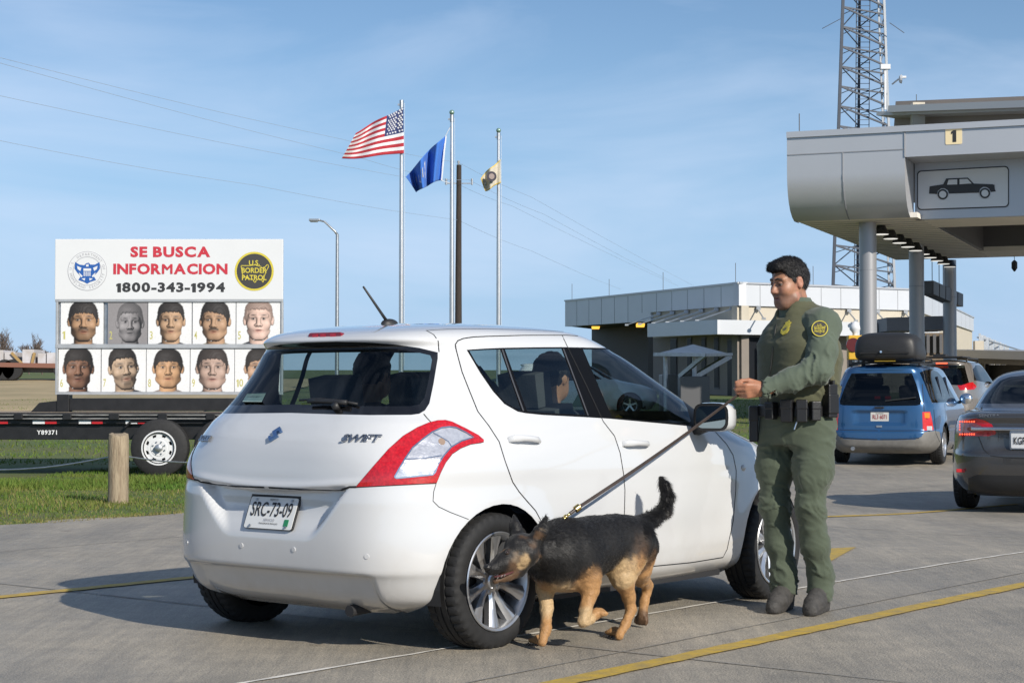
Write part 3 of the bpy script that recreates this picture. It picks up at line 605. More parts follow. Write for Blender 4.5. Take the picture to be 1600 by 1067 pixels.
def flag(name, label, corners, D, nu, nv, colf, mats, amp=.10, waves=2.2, sag=.0, seed=0):
    """corners in photo px: hoist top, hoist bottom, fly bottom, fly top"""
    ht, hb, fb, ft = [np.array(c, float) for c in corners]; vs = []; fs = []; fm = []; s = D / 2800
    for j in range(nv + 1):
        for i in range(nu + 1):
            u, v = i / nu, j / nv
            p = ht * (1 - u) * (1 - v) + hb * (1 - u) * v + fb * u * v + ft * u * (1 - v)
            p = p + np.array([0, sag * 4 * u * (1 - u)]) + np.array([0, 2.2 * math.sin(u * 7 + seed + v * 2) * u])
            q = at(p[0], p[1], D - .1 + amp * u ** .6 * math.sin(waves * 2 * math.pi * u - 1.5 * v + seed) * 1.0 - .25 * u); vs.append(q)
    for j in range(nv):
        for i in range(nu): a_ = j * (nu + 1) + i; fs.append((a_, a_ + nu + 1, a_ + nu + 2, a_ + 1)); fm.append(colf((i + .5) / nu, (j + .5) / nv))
    o = meshobj(name, vs, fs, mats, smooth_=True, fmat=fm); sd = o.modifiers.new('thick', 'SOLIDIFY'); sd.thickness = .006
    return tag(o, label, 'flag'), lambda u, v: vs[int(round(v * nv)) * (nu + 1) + int(round(u * nu))]
def cloth(name, c): return M(name, c, .85, var=.06, vscale=9, sheen=.1)
m_fr, m_fw, m_fb = cloth('flag_red', (.42, .025, .04)), cloth('flag_white', (.72, .72, .74)), cloth('flag_blue', (.025, .04, .14))
def usf(u, v): return 2 if (u < .36 and v < 7 / 13) else (0 if int(v * 13) % 2 == 0 else 1)
fl, uv = flag('striped_flag', 'red and white striped flag with starred blue corner blowing left', ((630.5, 168), (631, 240), (534, 249), (556, 206)), 60, 40, 39, usf, [m_fr, m_fw, m_fb], .22, 1.6, 0, 1.0)
d = MB()
for r_ in range(9):
    for c_ in range(6 if r_ % 2 == 0 else 5):
        p = uv(.03 + (c_ + (.5 if r_ % 2 else 0)) * .055, .03 + r_ * .056); d.prism([(math.cos(2 * math.pi * k / 10 + .3) * (.045 if k % 2 else .02), math.sin(2 * math.pi * k / 10 + .3) * (.045 if k % 2 else .02)) for k in range(10)], p + Vector((0, -.02, 0)), (1, 0, 0), (0, 0, 1), .004)
d.build('stars', m_fw, fl)
m_cb, m_cy, m_ce = cloth('flag_royal_blue', (.04, .16, .55)), cloth('flag_cream', (.55, .50, .40)), cloth('flag_emblem', (.62, .64, .70))
fl, uv = flag('blue_flag', 'royal blue flag with pale emblem drooping beside the middle flagpole', ((696, 213), (689, 282), (650, 303), (634, 276)), 63, 40, 26, lambda u, v: 0, [m_cb], .6, 2.3, -3.5, 2.2)
d = MB()
for pts_ in ([(.52, .2), (.62, .35), (.66, .62), (.58, .72), (.55, .5)], [(.66, .3), (.74, .42), (.78, .7), (.72, .75)], [(.8, .35), (.86, .5), (.86, .7), (.82, .6)]):
    d.add([uv(*q) + Vector((0, -.06, 0)) for q in pts_], [tuple(range(len(pts_)))])
d.build('emblem', m_ce, fl)
d = MB(); d.tube([at(696, 213, 63), at(705, 196, 63)], .012, 5); d.tube([at(689, 282, 63), at(705, 287, 63)], .012, 5); d.tube([at(696.5, 213, 62.95), at(693.5, 240, 62.9), at(689.5, 282, 62.95)], .035, 6); d.build('hoist_cord', m_fw, fl)
fl, uv = flag('gold_flag', 'small pale gold flag with dark round emblem at half mast', ((782, 249), (782.5, 286), (758, 299), (751, 277)), 66, 24, 16, lambda u, v: 1 if (v > .92 or v < .06 or u > .95) else 0, [m_cy, cloth('flag_fringe', (.62, .46, .10))], .2, 1.5, 0, .4)
d = MB(); d.prism(disc(.19, 20), uv(.5, .48) + Vector((0, -.16, 0)), (.94, .2, 0), (0, .1, .99), .01); d.build('emblem', cloth('flag_dark_emblem', (.05, .045, .06)), fl)
d = MB(); d.prism(disc(.11, 14), uv(.5, .48) + Vector((0, -.172, 0)), (.94, .2, 0), (0, .1, .99), .006); d.build('emblem', cloth('flag_brown_emblem', (.30, .24, .22)), fl)
# ================================================================== TIMBER POLE, WIRES, STREET LAMP
m_tp = M('creosoted_timber', (.055, .042, .035), .9, vscale=8, col2=(.03, .024, .02), stretch=(5, 5, .5))
UD = 80.0; top = at(716.5, 258, UD); up_ = thing('utility_pole', 'dark timber utility pole standing behind the middle flagpole', 'utility pole', (top.x, UD, float(gz(top.x, UD))))
h = top.z - float(gz(top.x, UD)); d = MB(); d.tube([(0, 0, 0), (0, 0, h * .5), (.02, 0, h)], [.17, .14, .11], 12); d.build('pole', m_tp, up_, angle=50)
d = MB(); d.bar((-.62, 0, h - .83), (.65, 0, h - .83), .05, .05)
for x in (-.55, .6): d.cyl((x, 0, h - .9), (x, 0, h - .62), .035, .05, 8)
d.build('crossarm', m_galv, up_)
d = MB(); d.cyl((0, 0, h), (0, 0, h + .18), .04, .06, 8); d.build('insulator', m_galv, up_)
m_wire = M('aluminium_wire', (.34, .40, .48), .6, .2)
def wire(pts, label):
    """pts: (px, py, D)"""
    P = [at(*p) for p in pts]; Q = []
    for a_, b_ in zip(P[:-1], P[1:]):
        for k in range(12): t = k / 12; Q.append(a_.lerp(b_, t) - Vector((0, 0, .08 * math.sin(math.pi * t))))
    Q.append(P[-1]); d = MB(); d.tube(Q, .0065, 5); tag(d.build('power_line', m_wire), label, 'power line', 'overhead wires')
wire([(-60, 75, 48), (535, 218, 70), (716, 254, 80), (830, 308, 95), (1085, 447, 150)], 'topmost overhead wire ending at the timber pole top')
wire([(-60, 82, 48), (560, 246, 70), (701, 281, 80), (800, 322, 95), (1060, 447, 150)], 'second overhead wire just under the topmost one')
wire([(-60, 137, 48), (620, 275, 74), (732, 281, 80), (850, 335, 95), (1050, 440, 150)], 'third overhead wire crossing behind the striped flag')
wire([(-60, 208, 48), (400, 290, 62), (716, 344, 80), (830, 392, 95), (970, 452, 150)], 'lowest overhead wire attached halfway up the timber pole')
LD = 70.0; b0 = at(527, 366, LD); zb = float(gz(b0.x, LD)); sl = thing('street_lamp', 'slim grey street lamp with a single arm behind the white car', 'street lamp', (b0.x, LD, zb)); h = b0.z - zb
d = MB(); d.tube([(0, 0, 0), (0, 0, h)], [.085, .06], 12); d.build('pole', m_galv, sl, angle=50)
a1, a2 = at(507, 346.5, LD) - Vector((b0.x, LD, zb)), at(497, 344, LD) - Vector((b0.x, LD, zb))
d = MB(); d.tube([(0, 0, h - .02), (-.1, 0, h + .12), a1, a2], [.05, .045, .035, .035], 8); d.build('arm', m_galv, sl, smooth_=True)
d = MB(); e = a2 + Vector((-.14, 0, 0)); d.box(e, (.42, .2, .09)); d.box(e + Vector((-.02, 0, -.06)), (.3, .15, .05)); d.build('lamp_head', m_galv, sl, bevel=.02)
# ================================================================== CAR BODIES: stacked plan contours, cut into panels
def pchip(x, y, q):
    x, y, q = np.asarray(x, float), np.asarray(y, float), np.asarray(q, float)
    h = np.diff(x); d = np.diff(y) / h; m = np.zeros(len(x))
    for i in range(1, len(x) - 1):
        if d[i - 1] * d[i] > 0:
            w1, w2 = 2 * h[i] + h[i - 1], h[i] + 2 * h[i - 1]; m[i] = (w1 + w2) / (w1 / d[i - 1] + w2 / d[i])
    m[0], m[-1] = d[0], d[-1]
    k = np.clip(np.searchsorted(x, q) - 1, 0, len(h) - 1); t = (q - x[k]) / h[k]
    return (y[k] * (1 + 2 * t) * (1 - t) ** 2 + m[k] * h[k] * t * (1 - t) ** 2 + y[k + 1] * t * t * (3 - 2 * t) + m[k + 1] * h[k] * t * t * (t - 1))
def body_grid(knots, nrow=130, nt=170):
    """knots rows: z, half width, rear x, front x, x of greatest width, rear squareness, front squareness. Right half (y<0)."""
    K = np.array(knots, float)
    s = np.concatenate([[0], np.cumsum(np.sqrt(np.diff(K[:, 0]) ** 2 + .25 * np.diff(K[:, 1]) ** 2 + .06 * np.diff(K[:, 2]) ** 2 + .06 * np.diff(K[:, 3]) ** 2))])
    q = np.linspace(0, s[-1], nrow); P = [pchip(s, K[:, i], q) for i in range(7)]
    V = np.zeros((nrow, nt, 3)); th = np.linspace(0, math.pi, 1400); c, sn = np.cos(th), np.sin(th)
    for i in range(nrow):
        z, w_, xr, xf, xm, nr, nf = [p[i] for p in P]
        rear = th <= math.pi / 2
        cc = np.abs(c); x = np.where(rear, xm - (xm - xr) * cc ** (2 / nr), xm + (xf - xm) * cc ** (2 / nf)); y = -w_ * np.where(rear, np.abs(sn) ** (2 / nr), np.abs(sn) ** (2 / nf))
        y[0] = y[-1] = 0; L_ = np.concatenate([[0], np.cumsum(np.hypot(np.diff(x), np.diff(y)))])
        t = np.linspace(0, L_[-1], nt); V[i, :, 0] = np.interp(t, L_, x); V[i, :, 1] = np.interp(t, L_, y); V[i, :, 2] = z
    V[:, 0, 1] = 0; V[:, -1, 1] = 0
    return V
class Skin:
    """right half of a car body that can be cut into panels through outlines"""
    def __init__(s, V, Mw):
        s.Mw = Mw; s.Mi = Mw.inverted(); nr, nt = V.shape[:2]; s.bm = bmesh.new()
        vs = [s.bm.verts.new(p) for p in V.reshape(-1, 3)]
        for i in range(nr - 1):
            for j in range(nt - 1):
                s.bm.faces.new((vs[i * nt + j], vs[(i + 1) * nt + j], vs[(i + 1) * nt + j + 1], vs[i * nt + j + 1]))
        bmesh.ops.remove_doubles(s.bm, verts=s.bm.verts, dist=1e-5)
        bmesh.ops.dissolve_degenerate(s.bm, dist=1e-6, edges=s.bm.edges)
        s.bm.normal_update()
        c = sum(1 if (f.calc_center_median() - Vector((1, 0, .6))).dot(f.normal) > 0 else -1 for f in s.bm.faces)
        if c < 0: bmesh.ops.reverse_faces(s.bm, faces=s.bm.faces[:]); s.bm.normal_update()
        s.lay = s.bm.faces.layers.int.new('reg'); s.bm.faces.ensure_lookup_table(); s.bm.verts.ensure_lookup_table()
        for i, v in enumerate(s.bm.verts): v.index = i
        s.vn = [v.normal.copy() for v in s.bm.verts]
        for i, v in enumerate(s.bm.verts):
            if abs(v.co.y) < 1e-6: n = s.vn[i]; n.y = 0; n.normalize()
        s.vc = [v.co.copy() for v in s.bm.verts]; s.ff = [[v.index for v in f.verts] for f in s.bm.faces]
        s.tree = BVHTree.FromPolygons(s.vc, s.ff); s.eye = s.Mi @ Vector((0, 0, CAM_H)); s.Mi3 = s.Mi.to_3x3(); s.names = {}
    def pray(s, px, py): return (s.Mi3 @ ray(px, py)).normalized()
    def to_px(s, co):
        p = s.Mw @ co; x, y, z = p.x, p.y, p.z - CAM_H
        f = y * _cp + z * _sp; u = -y * _sp + z * _cp
        return (800 + F_PX * x / f, 533.5 - F_PX * u / f)
    def cut(s, reg, poly, mode='cam', xr=None, over=None, zr=None):
        """every face inside the outline becomes region reg"""
        poly = [Vector(p) for p in poly]; bm = s.bm; lo = [min(p[i] for p in poly) for i in (0, 1)]; hi = [max(p[i] for p in poly) for i in (0, 1)]
        if mode == 'cam': t2 = s.to_px
        elif mode == 'side': t2 = lambda c: (c.x, c.z)
        else: t2 = lambda c: (c.y, c.z)
        uv = {}
        def g(v):
            k = uv.get(v)
            if k is None: k = uv[v] = t2(v.co)
            return k
        def ok(f):
            c = f.calc_center_median()
            if xr and not (xr[0] <= c.x <= xr[1]): return False
            if zr and not (zr[0] <= c.z <= zr[1]): return False
            if over is not None and f[s.lay] not in over: return False
            if mode == 'cam': return f.normal.dot(s.eye - c) > 0
            if mode == 'side': return f.normal.y < .05
            return f.normal.x < .05
        cand = set()
        for f in bm.faces:
            us = [g(v) for v in f.verts]
            if max(u[0] for u in us) < lo[0] or min(u[0] for u in us) > hi[0] or max(u[1] for u in us) < lo[1] or min(u[1] for u in us) > hi[1]: continue
            if ok(f): cand.add(f)
        n = len(poly)
        for i in range(n):
            a, b = poly[i], poly[(i + 1) % n]
            if (b - a).length < 1e-9: continue
            al, ah = [min(a[k], b[k]) for k in (0, 1)], [max(a[k], b[k]) for k in (0, 1)]; near = []
            d = (b - a).normalized(); nn = Vector((-d.y, d.x))
            for f in cand:
                us = [g(v) for v in f.verts]
                if max(u[0] for u in us) < al[0] or min(u[0] for u in us) > ah[0] or max(u[1] for u in us) < al[1] or min(u[1] for u in us) > ah[1]: continue
                ds = [(u[0] - a.x) * nn.x + (u[1] - a.y) * nn.y for u in us]
                if min(ds) < 0 < max(ds): near.append(f)
            if not near: continue
            if mode == 'cam': co = s.eye; no = s.pray(*a).cross(s.pray(*b)).normalized()
            elif mode == 'side': co = Vector((a.x, 0, a.y)); no = Vector((nn.x, 0, nn.y))
            else: co = Vector((0, a.x, a.y)); no = Vector((0, nn.x, nn.y))
            cand -= set(near); es = set(); vs = set()
            for f in near: es.update(f.edges); vs.update(f.verts)
            r = bmesh.ops.bisect_plane(bm, geom=near + list(es) + list(vs), plane_co=co, plane_no=no, dist=1e-5)
            cand |= {e for e in r['geom'] if isinstance(e, bmesh.types.BMFace)}
        def inside(u):
            r = False; j = n - 1
            for i in range(n):
                p, q = poly[i], poly[j]
                if (p.y > u[1]) != (q.y > u[1]) and u[0] < (q.x - p.x) * (u[1] - p.y) / (q.y - p.y) + p.x: r = not r
                j = i
            return r
        for f in cand:
            if f.is_valid and inside(t2(f.calc_center_median())) and (over is None or f[s.lay] in over): f[s.lay] = reg
    def normal_at(s, co):
        p, n, i, d = s.tree.find_nearest(co)
        if i is None: return Vector((0, 0, 1))
        idx = s.ff[i]; ws = [1 / max(1e-6, (s.vc[k] - p).length) ** 2 for k in idx]; r = Vector((0, 0, 0))
        for k, w_ in zip(idx, ws): r += s.vn[k] * w_
        return r.normalized() if r.length > 1e-9 else n
    def hit(s, px, py):
        p, n, i, d = s.tree.ray_cast(s.eye, s.pray(px, py)); return p, (s.normal_at(p) if p else None)
    def extract(s, regs):
        idx = {}; vs = []; fs = []
        for f in s.bm.faces:
            if f[s.lay] in regs:
                l = []
                for v in f.verts:
                    if v not in idx: idx[v] = len(vs); vs.append(v.co.copy())
                    l.append(idx[v])
                fs.append(l)
        return vs, fs
    def part(s, name, regs, mat, parent, mirror='join', off=0.0, label=None, thick=0.0):
        """mirror: join = one mesh for both halves, pair = two objects, right = only this side"""
        vs, fs = s.extract(regs if isinstance(regs, (tuple, list, set)) else (regs,)); out = []
        if not fs: print('EMPTY REGION', name); return None
        ns = [s.normal_at(v) for v in vs]
        vs = [v + n_ * off for v, n_ in zip(vs, ns)]
        mv = [Vector((v.x, -v.y, v.z)) for v in vs]; mn = [Vector((n_.x, -n_.y, n_.z)) for n_ in ns]; mf = [f[::-1] for f in fs]
        def mk(v, f, n_):
            o = meshobj(name, v, f, mat, parent, True)
            if label: o['label'] = label
            if len(o.data.vertices) == len(n_): o.data.normals_split_custom_set_from_vertices([tuple(a) for a in n_])
            if thick: sd = o.modifiers.new('thick', 'SOLIDIFY'); sd.thickness = thick; sd.offset = -1; sd.use_even_offset = False
            out.append(o)
        if mirror == 'join':
            k = len(vs); on = {i: i for i in range(k) if abs(vs[i].y) < 1e-5}; map_ = {}; v2 = list(vs); n2 = list(ns)
            for i in range(k):
                if i in on: map_[i] = i
                else: map_[i] = len(v2); v2.append(mv[i]); n2.append(mn[i])
            mk(v2, fs + [[map_[i] for i in f] for f in mf], n2)
        else:
            mk(vs, fs, ns)
            if mirror == 'pair': mk(mv, mf, mn)
        return out
    def seam(s, mb, lines, wd=.005, off=.0012, mirror=True, step=6):
        """dark panel gaps along photo outlines"""
        for ln in lines:
            P = []
            for a, b in zip(ln[:-1], ln[1:]):
                n = max(1, int(math.hypot(b[0] - a[0], b[1] - a[1]) / step))
                P += [(a[0] + (b[0] - a[0]) * k / n, a[1] + (b[1] - a[1]) * k / n) for k in range(n)]
            P.append(ln[-1]); H = [s.hit(*p) for p in P]; H = [h for h in H if h[0]]
            if len(H) < 2: continue
            for sg in ((1, -1) if mirror else (1,)):
                vs = []
                for i, (p, n_) in enumerate(H):
                    t = (H[min(i + 1, len(H) - 1)][0] - H[max(i - 1, 0)][0]).normalized(); b = t.cross(n_).normalized() * wd / 2
                    for q in (p + n_ * off - b, p + n_ * off + b): vs.append(Vector((q.x, q.y * sg, q.z)))
                fs = [(2 * i, 2 * i + 1, 2 * i + 3, 2 * i + 2) for i in range(len(H) - 1)]
                mb.add(vs, fs)
def circ(cx, cz, r, n=40): return [(cx + r * math.cos(2 * math.pi * k / n), cz + r * math.sin(2 * math.pi * k / n)) for k in range(n)]
m_carglass = glass_mat('tinted_car_glass', (.66, .74, .73), .006, 1.5, 1.3)
m_darkglass = glass_mat('dark_privacy_glass', (.10, .115, .12), .008, 1.5, 1.0)
m_rearglass = glass_mat('rear_window_glass', (.60, .68, .68), .006, 1.5, 1.0)
m_blackgloss = M('gloss_black_trim', (.008, .008, .009), .12, coat=.6)
m_plastic = M('black_plastic', (.02, .02, .021), .5, bump=.08, bscale=200)
m_seam = M('panel_gap', (.012, .012, .013), .8)
m_seat = M('charcoal_seat_fabric', (.075, .077, .082), .9, bump=.2, bscale=150)
m_chrome = M('chrome', (.75, .76, .78), .12, 1.0)
m_tail = M('red_tail_lens', (.55, .008, .014), .12, coat=1.0, vscale=90, col2=(.36, .004, .008), detail=1)
m_clear = M('clear_lens', (.80, .80, .82), .22, .6, coat=1.0, vscale=38, col2=(.58, .58, .62), bump=.2, bscale=30)
m_tyre = M('tread_rubber', (.012, .012, .0125), .75, var=.25, vscale=25)
def tyre(parent, c, r=.305, w_=.19, side=-1, rim_r=.215, mat_rim=None, rim_fn=None, name='wheel', rot=0.0):
    """wheel with axle along local Y; side -1 = outer face towards -Y"""
    t = MB(); hw = w_ / 2
    prof = [(rim_r, -hw * .86), (rim_r + .012, -hw * .98), (r * .80, -hw * 1.06), (r * .90, -hw * 1.03), (r * .965, -hw * .90)]
    for k, (a, dep) in enumerate(((-.70, 0), (-.42, 0), (-.40, .007), (-.36, .007), (-.34, 0), (-.06, 0), (-.04, .007), (.04, .007), (.06, 0), (.34, 0), (.36, .007), (.40, .007), (.42, 0), (.70, 0))): prof.append((r - dep - .006 * abs(a), hw * a))
    prof += [(r * .965, hw * .90), (r * .90, hw * 1.03), (r * .80, hw * 1.06), (rim_r, hw * .9)]
    NS = 168; t.lathe(prof, NS, 'Y', (0, 0, 0), cap=False)
    for i, (pr_, ph) in enumerate(prof):      # tread blocks: slots cut across both shoulders
        if pr_ > r * .955 and abs(ph) > hw * .40:
            for k in range(NS):
                if k % 4 == 0: v = t.v[i * NS + k]; q = math.hypot(v.x, v.z); v.x *= (q - .0075) / q; v.z *= (q - .0075) / q
    o = t.build(name, m_tyre, parent, angle=38); o.location = c; o.rotation_euler = (0, 0, rot if side < 0 else rot + math.pi)
    rm = MB()
    rm.lathe([(rim_r + .006, -hw * .99), (rim_r + .002, -hw * 1.04), (rim_r - .008, -hw * 1.0), (rim_r - .016, -hw * .80), (rim_r - .03, 0), (rim_r - .03, hw * .8)], 64, 'Y', cap=False)
    (rim_fn or rim_spokes)(rm, rim_r, hw)
    ro = rm.build('rim', mat_rim or m_alloy, o, angle=32)
    d = MB(); d.lathe([(0, -.0), (rim_r * .82, 0), (rim_r * .82, .03)], 32, 'Y'); d.build('brake_disc', m_plastic, o, angle=40)
    return o
def rim_spokes(rm, rr, hw, n=5):
    """five pairs of wide split spokes on a dished alloy wheel"""
    for k in range(n):
        a0 = 2 * math.pi * k / n + R(90 - 20)
        for sg in (-1, 1):
            aa = a0 + sg * R(15.5); v = []
            prof = [(.045, .018, -.60), (.09, .020, -.66), (.14, .024, -.74), (rr - .012, .036, -.92)]
            for (rad, half, dy) in prof:
                ang = a0 + sg * R(10 + 9 * (rad / rr)) if rad > .06 else a0 + sg * R(14)
                for q, dd in ((-half, 0.01), (-half * .35, 0), (half * .35, 0), (half, 0.01)):
                    x, z = rad * math.cos(ang) - q * math.sin(ang), rad * math.sin(ang) + q * math.cos(ang)
                    v.append((x, hw * dy + dd, z))
            b = len(prof); f = [(i * 4 + j, i * 4 + j + 1, i * 4 + j + 5, i * 4 + j + 4) for i in range(b - 1) for j in range(3)]
            v2 = [(x, y + .03, z) for x, y, z in v]; m_ = len(v)
            f2 = [tuple(m_ + i for i in q[::-1]) for q in f]; sd = []
            for i in range(b - 1): sd += [(i * 4, i * 4 + 4, m_ + i * 4 + 4, m_ + i * 4), (i * 4 + 3, m_ + i * 4 + 3, m_ + i * 4 + 7, i * 4 + 7)]
            rm.add(v + v2, f + f2 + sd)
    rm.lathe([(0, -hw * .70), (.028, -hw * .70), (.034, -hw * .62), (.062, -hw * .58), (.066, -hw * .2)], 28, 'Y')
    for k in range(n):
        a = 2 * math.pi * k / n + R(90 + 16); rm.cyl((.05 * math.cos(a), -hw * .64, .05 * math.sin(a)), (.05 * math.cos(a), -hw * .5, .05 * math.sin(a)), .009, n=8)
m_alloy = M('silver_alloy', (.60, .61, .63), .28, .85, var=.03, vscale=6)
def wheel_well(mb, x, yo, yi, r, z, n=18):
    """dark inner arch between the outer skin and the inside"""
    vs = []
    for k in range(n + 1):
        a = math.pi * k / n - .25 + .5 * k / n - .0
        for y in (yo, yi): vs.append((x + r * math.cos(a), y, z + r * math.sin(a)))
    mb.add(vs, [(2 * k, 2 * k + 1, 2 * k + 3, 2 * k + 2) for k in range(n)])
    mb.add([(x + r * math.cos(math.pi * k / n * 1.16 - .25), yi, z + r * math.sin(math.pi * k / n * 1.16 - .25)) for k in range(n + 1)], [tuple(range(n + 1))])
# ================================================================== SOFT BODIES: blended round cones, meshed as one skin

class Field:
    """distance field sampled on a grid, filled primitive by primitive"""
    def __init__(s, lo, hi, h):
        s.lo = np.array(lo, float); s.h = h; s.n = np.ceil((np.array(hi) - s.lo) / h).astype(int) + 1
        s.F = np.full(s.n, 9.0, np.float32)
    def _sub(s, lo, hi):
        a = np.maximum(0, np.floor((lo - s.lo) / s.h).astype(int)); b = np.minimum(s.n, np.ceil((hi - s.lo) / s.h).astype(int) + 1)
        if np.any(b <= a): return None, None
        sl = tuple(slice(i, j) for i, j in zip(a, b)); ax = [s.lo[k] + s.h * np.arange(a[k], b[k]) for k in range(3)]
        return sl, np.stack(np.meshgrid(*ax, indexing='ij'), -1)
    def _mix(s, sl, d, k, op):
        A = s.F[sl]
        if op == 'add':
            if k > 0: hh = np.clip(.5 + .5 * (A - d) / k, 0, 1); s.F[sl] = A * (1 - hh) + d * hh - k * hh * (1 - hh)
            else: s.F[sl] = np.minimum(A, d)
        else:
            hh = np.clip(.5 - .5 * (A + d) / k, 0, 1); s.F[sl] = A * (1 - hh) - d * hh + k * hh * (1 - hh)
    def cone(s, a, b, ra, rb, k=.03, op='add'):
        a, b = np.array(a, float), np.array(b, float); m = max(ra, rb) + k + 3 * s.h
        sl, P = s._sub(np.minimum(a, b) - m, np.maximum(a, b) + m)
        if sl is None: return
        ab = b - a; L2 = max(1e-9, ab @ ab); t = np.clip(((P - a) @ ab) / L2, 0, 1); d = np.linalg.norm(P - a - t[..., None] * ab, axis=-1) - (ra + (rb - ra) * t)
        s._mix(sl, d, k, op)
    def chain(s, pts, rs, k=.03):
        for i in range(len(pts) - 1): s.cone(pts[i], pts[i + 1], rs[i], rs[i + 1], k)
    def ell(s, c, rad, axes=None, k=.03, op='add'):
        c = np.array(c, float); rad = np.array(rad, float); m = rad.max() + k + 3 * s.h; sl, P = s._sub(c - m, c + m)
        if sl is None: return
        Q = P - c
        if axes is not None: Q = Q @ np.array(axes, float).T
        k0 = np.linalg.norm(Q / rad, axis=-1); k1 = np.linalg.norm(Q / rad ** 2, axis=-1) + 1e-9; s._mix(sl, k0 * (k0 - 1) / k1, k, op)
    def func(s, lo, hi, f, k=.0, op='add'):
        sl, P = s._sub(np.array(lo, float), np.array(hi, float)); s._mix(sl, f(P), k, op)
    def mesh(s):
        F = s.F; n = s.n; S = F < 0; c = [S[i:n[0] - 1 + i, j:n[1] - 1 + j, k:n[2] - 1 + k] for i in (0, 1) for j in (0, 1) for k in (0, 1)]
        cnt = sum(x.astype(np.int8) for x in c); act = (cnt > 0) & (cnt < 8); idx = np.full(act.shape, -1, np.int64); I = np.argwhere(act); idx[act] = np.arange(len(I))
        acc = np.zeros((len(I), 3)); num = np.zeros(len(I))
        cor = [(i, j, k) for i in (0, 1) for j in (0, 1) for k in (0, 1)]
        for p in range(8):
            for q in range(p + 1, 8):
                dlt = np.abs(np.array(cor[p]) - np.array(cor[q]))
                if dlt.sum() != 1: continue
                a = F[I[:, 0] + cor[p][0], I[:, 1] + cor[p][1], I[:, 2] + cor[p][2]]; b = F[I[:, 0] + cor[q][0], I[:, 1] + cor[q][1], I[:, 2] + cor[q][2]]
                m = (a < 0) != (b < 0); t = np.where(m, a / np.where(m, a - b, 1), 0)
                acc += np.where(m[:, None], np.array(cor[p]) + t[:, None] * (np.array(cor[q]) - np.array(cor[p])), 0); num += m
        V = s.lo + s.h * (I + acc / num[:, None]); Q = []
        for ax in range(3):
            o = [0, 0, 0]; o[ax] = 1; A = S[:n[0] - o[0], :n[1] - o[1], :n[2] - o[2]]; B = S[o[0]:, o[1]:, o[2]:]
            E = np.argwhere(A != B); u, v = (ax + 1) % 3, (ax + 2) % 3
            ok = (E[:, u] > 0) & (E[:, v] > 0) & (E[:, u] < n[u] - 1) & (E[:, v] < n[v] - 1); E = E[ok]; ins = A[E[:, 0], E[:, 1], E[:, 2]]
            def cell(du, dv): C = E.copy(); C[:, u] -= du; C[:, v] -= dv; return idx[C[:, 0], C[:, 1], C[:, 2]]
            q = np.stack([cell(1, 1), cell(0, 1), cell(0, 0), cell(1, 0)], 1); q[~ins] = q[~ins][:, ::-1]; Q.append(q)
        return V, np.concatenate(Q)
def skin_obj(name, fld, mats, parent, relax=2, disp=None, keep=None, colf=None):
    V, Q = fld.mesh(); Q = Q[(Q >= 0).all(1)]
    # light smoothing
    e = np.concatenate([Q[:, [0, 1]], Q[:, [1, 2]], Q[:, [2, 3]], Q[:, [3, 0]]])
    for _ in range(relax):
        acc = np.zeros_like(V); num = np.zeros(len(V)); np.add.at(acc, e[:, 0], V[e[:, 1]]); np.add.at(acc, e[:, 1], V[e[:, 0]]); np.add.at(num, e[:, 0], 1); np.add.at(num, e[:, 1], 1)
        V = V * .5 + .5 * acc / np.maximum(1, num)[:, None]
    N = np.zeros_like(V); fn = np.cross(V[Q[:, 2]] - V[Q[:, 0]], V[Q[:, 3]] - V[Q[:, 1]])
    for k in range(4): np.add.at(N, Q[:, k], fn)
    N /= np.linalg.norm(N, axis=1)[:, None] + 1e-12
    if disp is not None: V = V + N * disp(V)[:, None]
    loc = np.array(parent.matrix_basis.translation) if parent is not None else np.zeros(3)
    me = bpy.data.meshes.new(name); me.vertices.add(len(V)); me.vertices.foreach_set('co', (V - loc).astype(np.float32).ravel()); me.loops.add(Q.size); me.loops.foreach_set('vertex_index', Q.astype(np.int32).ravel())
    me.polygons.add(len(Q)); me.polygons.foreach_set('loop_start', np.arange(0, Q.size, 4, dtype=np.int32))
    me.polygons.foreach_set('use_smooth', np.ones(len(Q), bool)); me.update(calc_edges=True); me.validate()
    for m in (mats if isinstance(mats, (list, tuple)) else [mats]): me.materials.append(m)
    o = bpy.data.objects.new(name, me); COL.objects.link(o)
    if parent is not None: o.parent = parent
    if colf is not None: set_vcol(o, colf(V))
    return o, V, Q, N
def fbm(V, sc, seed=0, oct_=3):
    return np.array([mnoise.fractal((v[0] * sc[0] + seed, v[1] * sc[1], v[2] * sc[2]), 1.0, 2.0, oct_) for v in V])
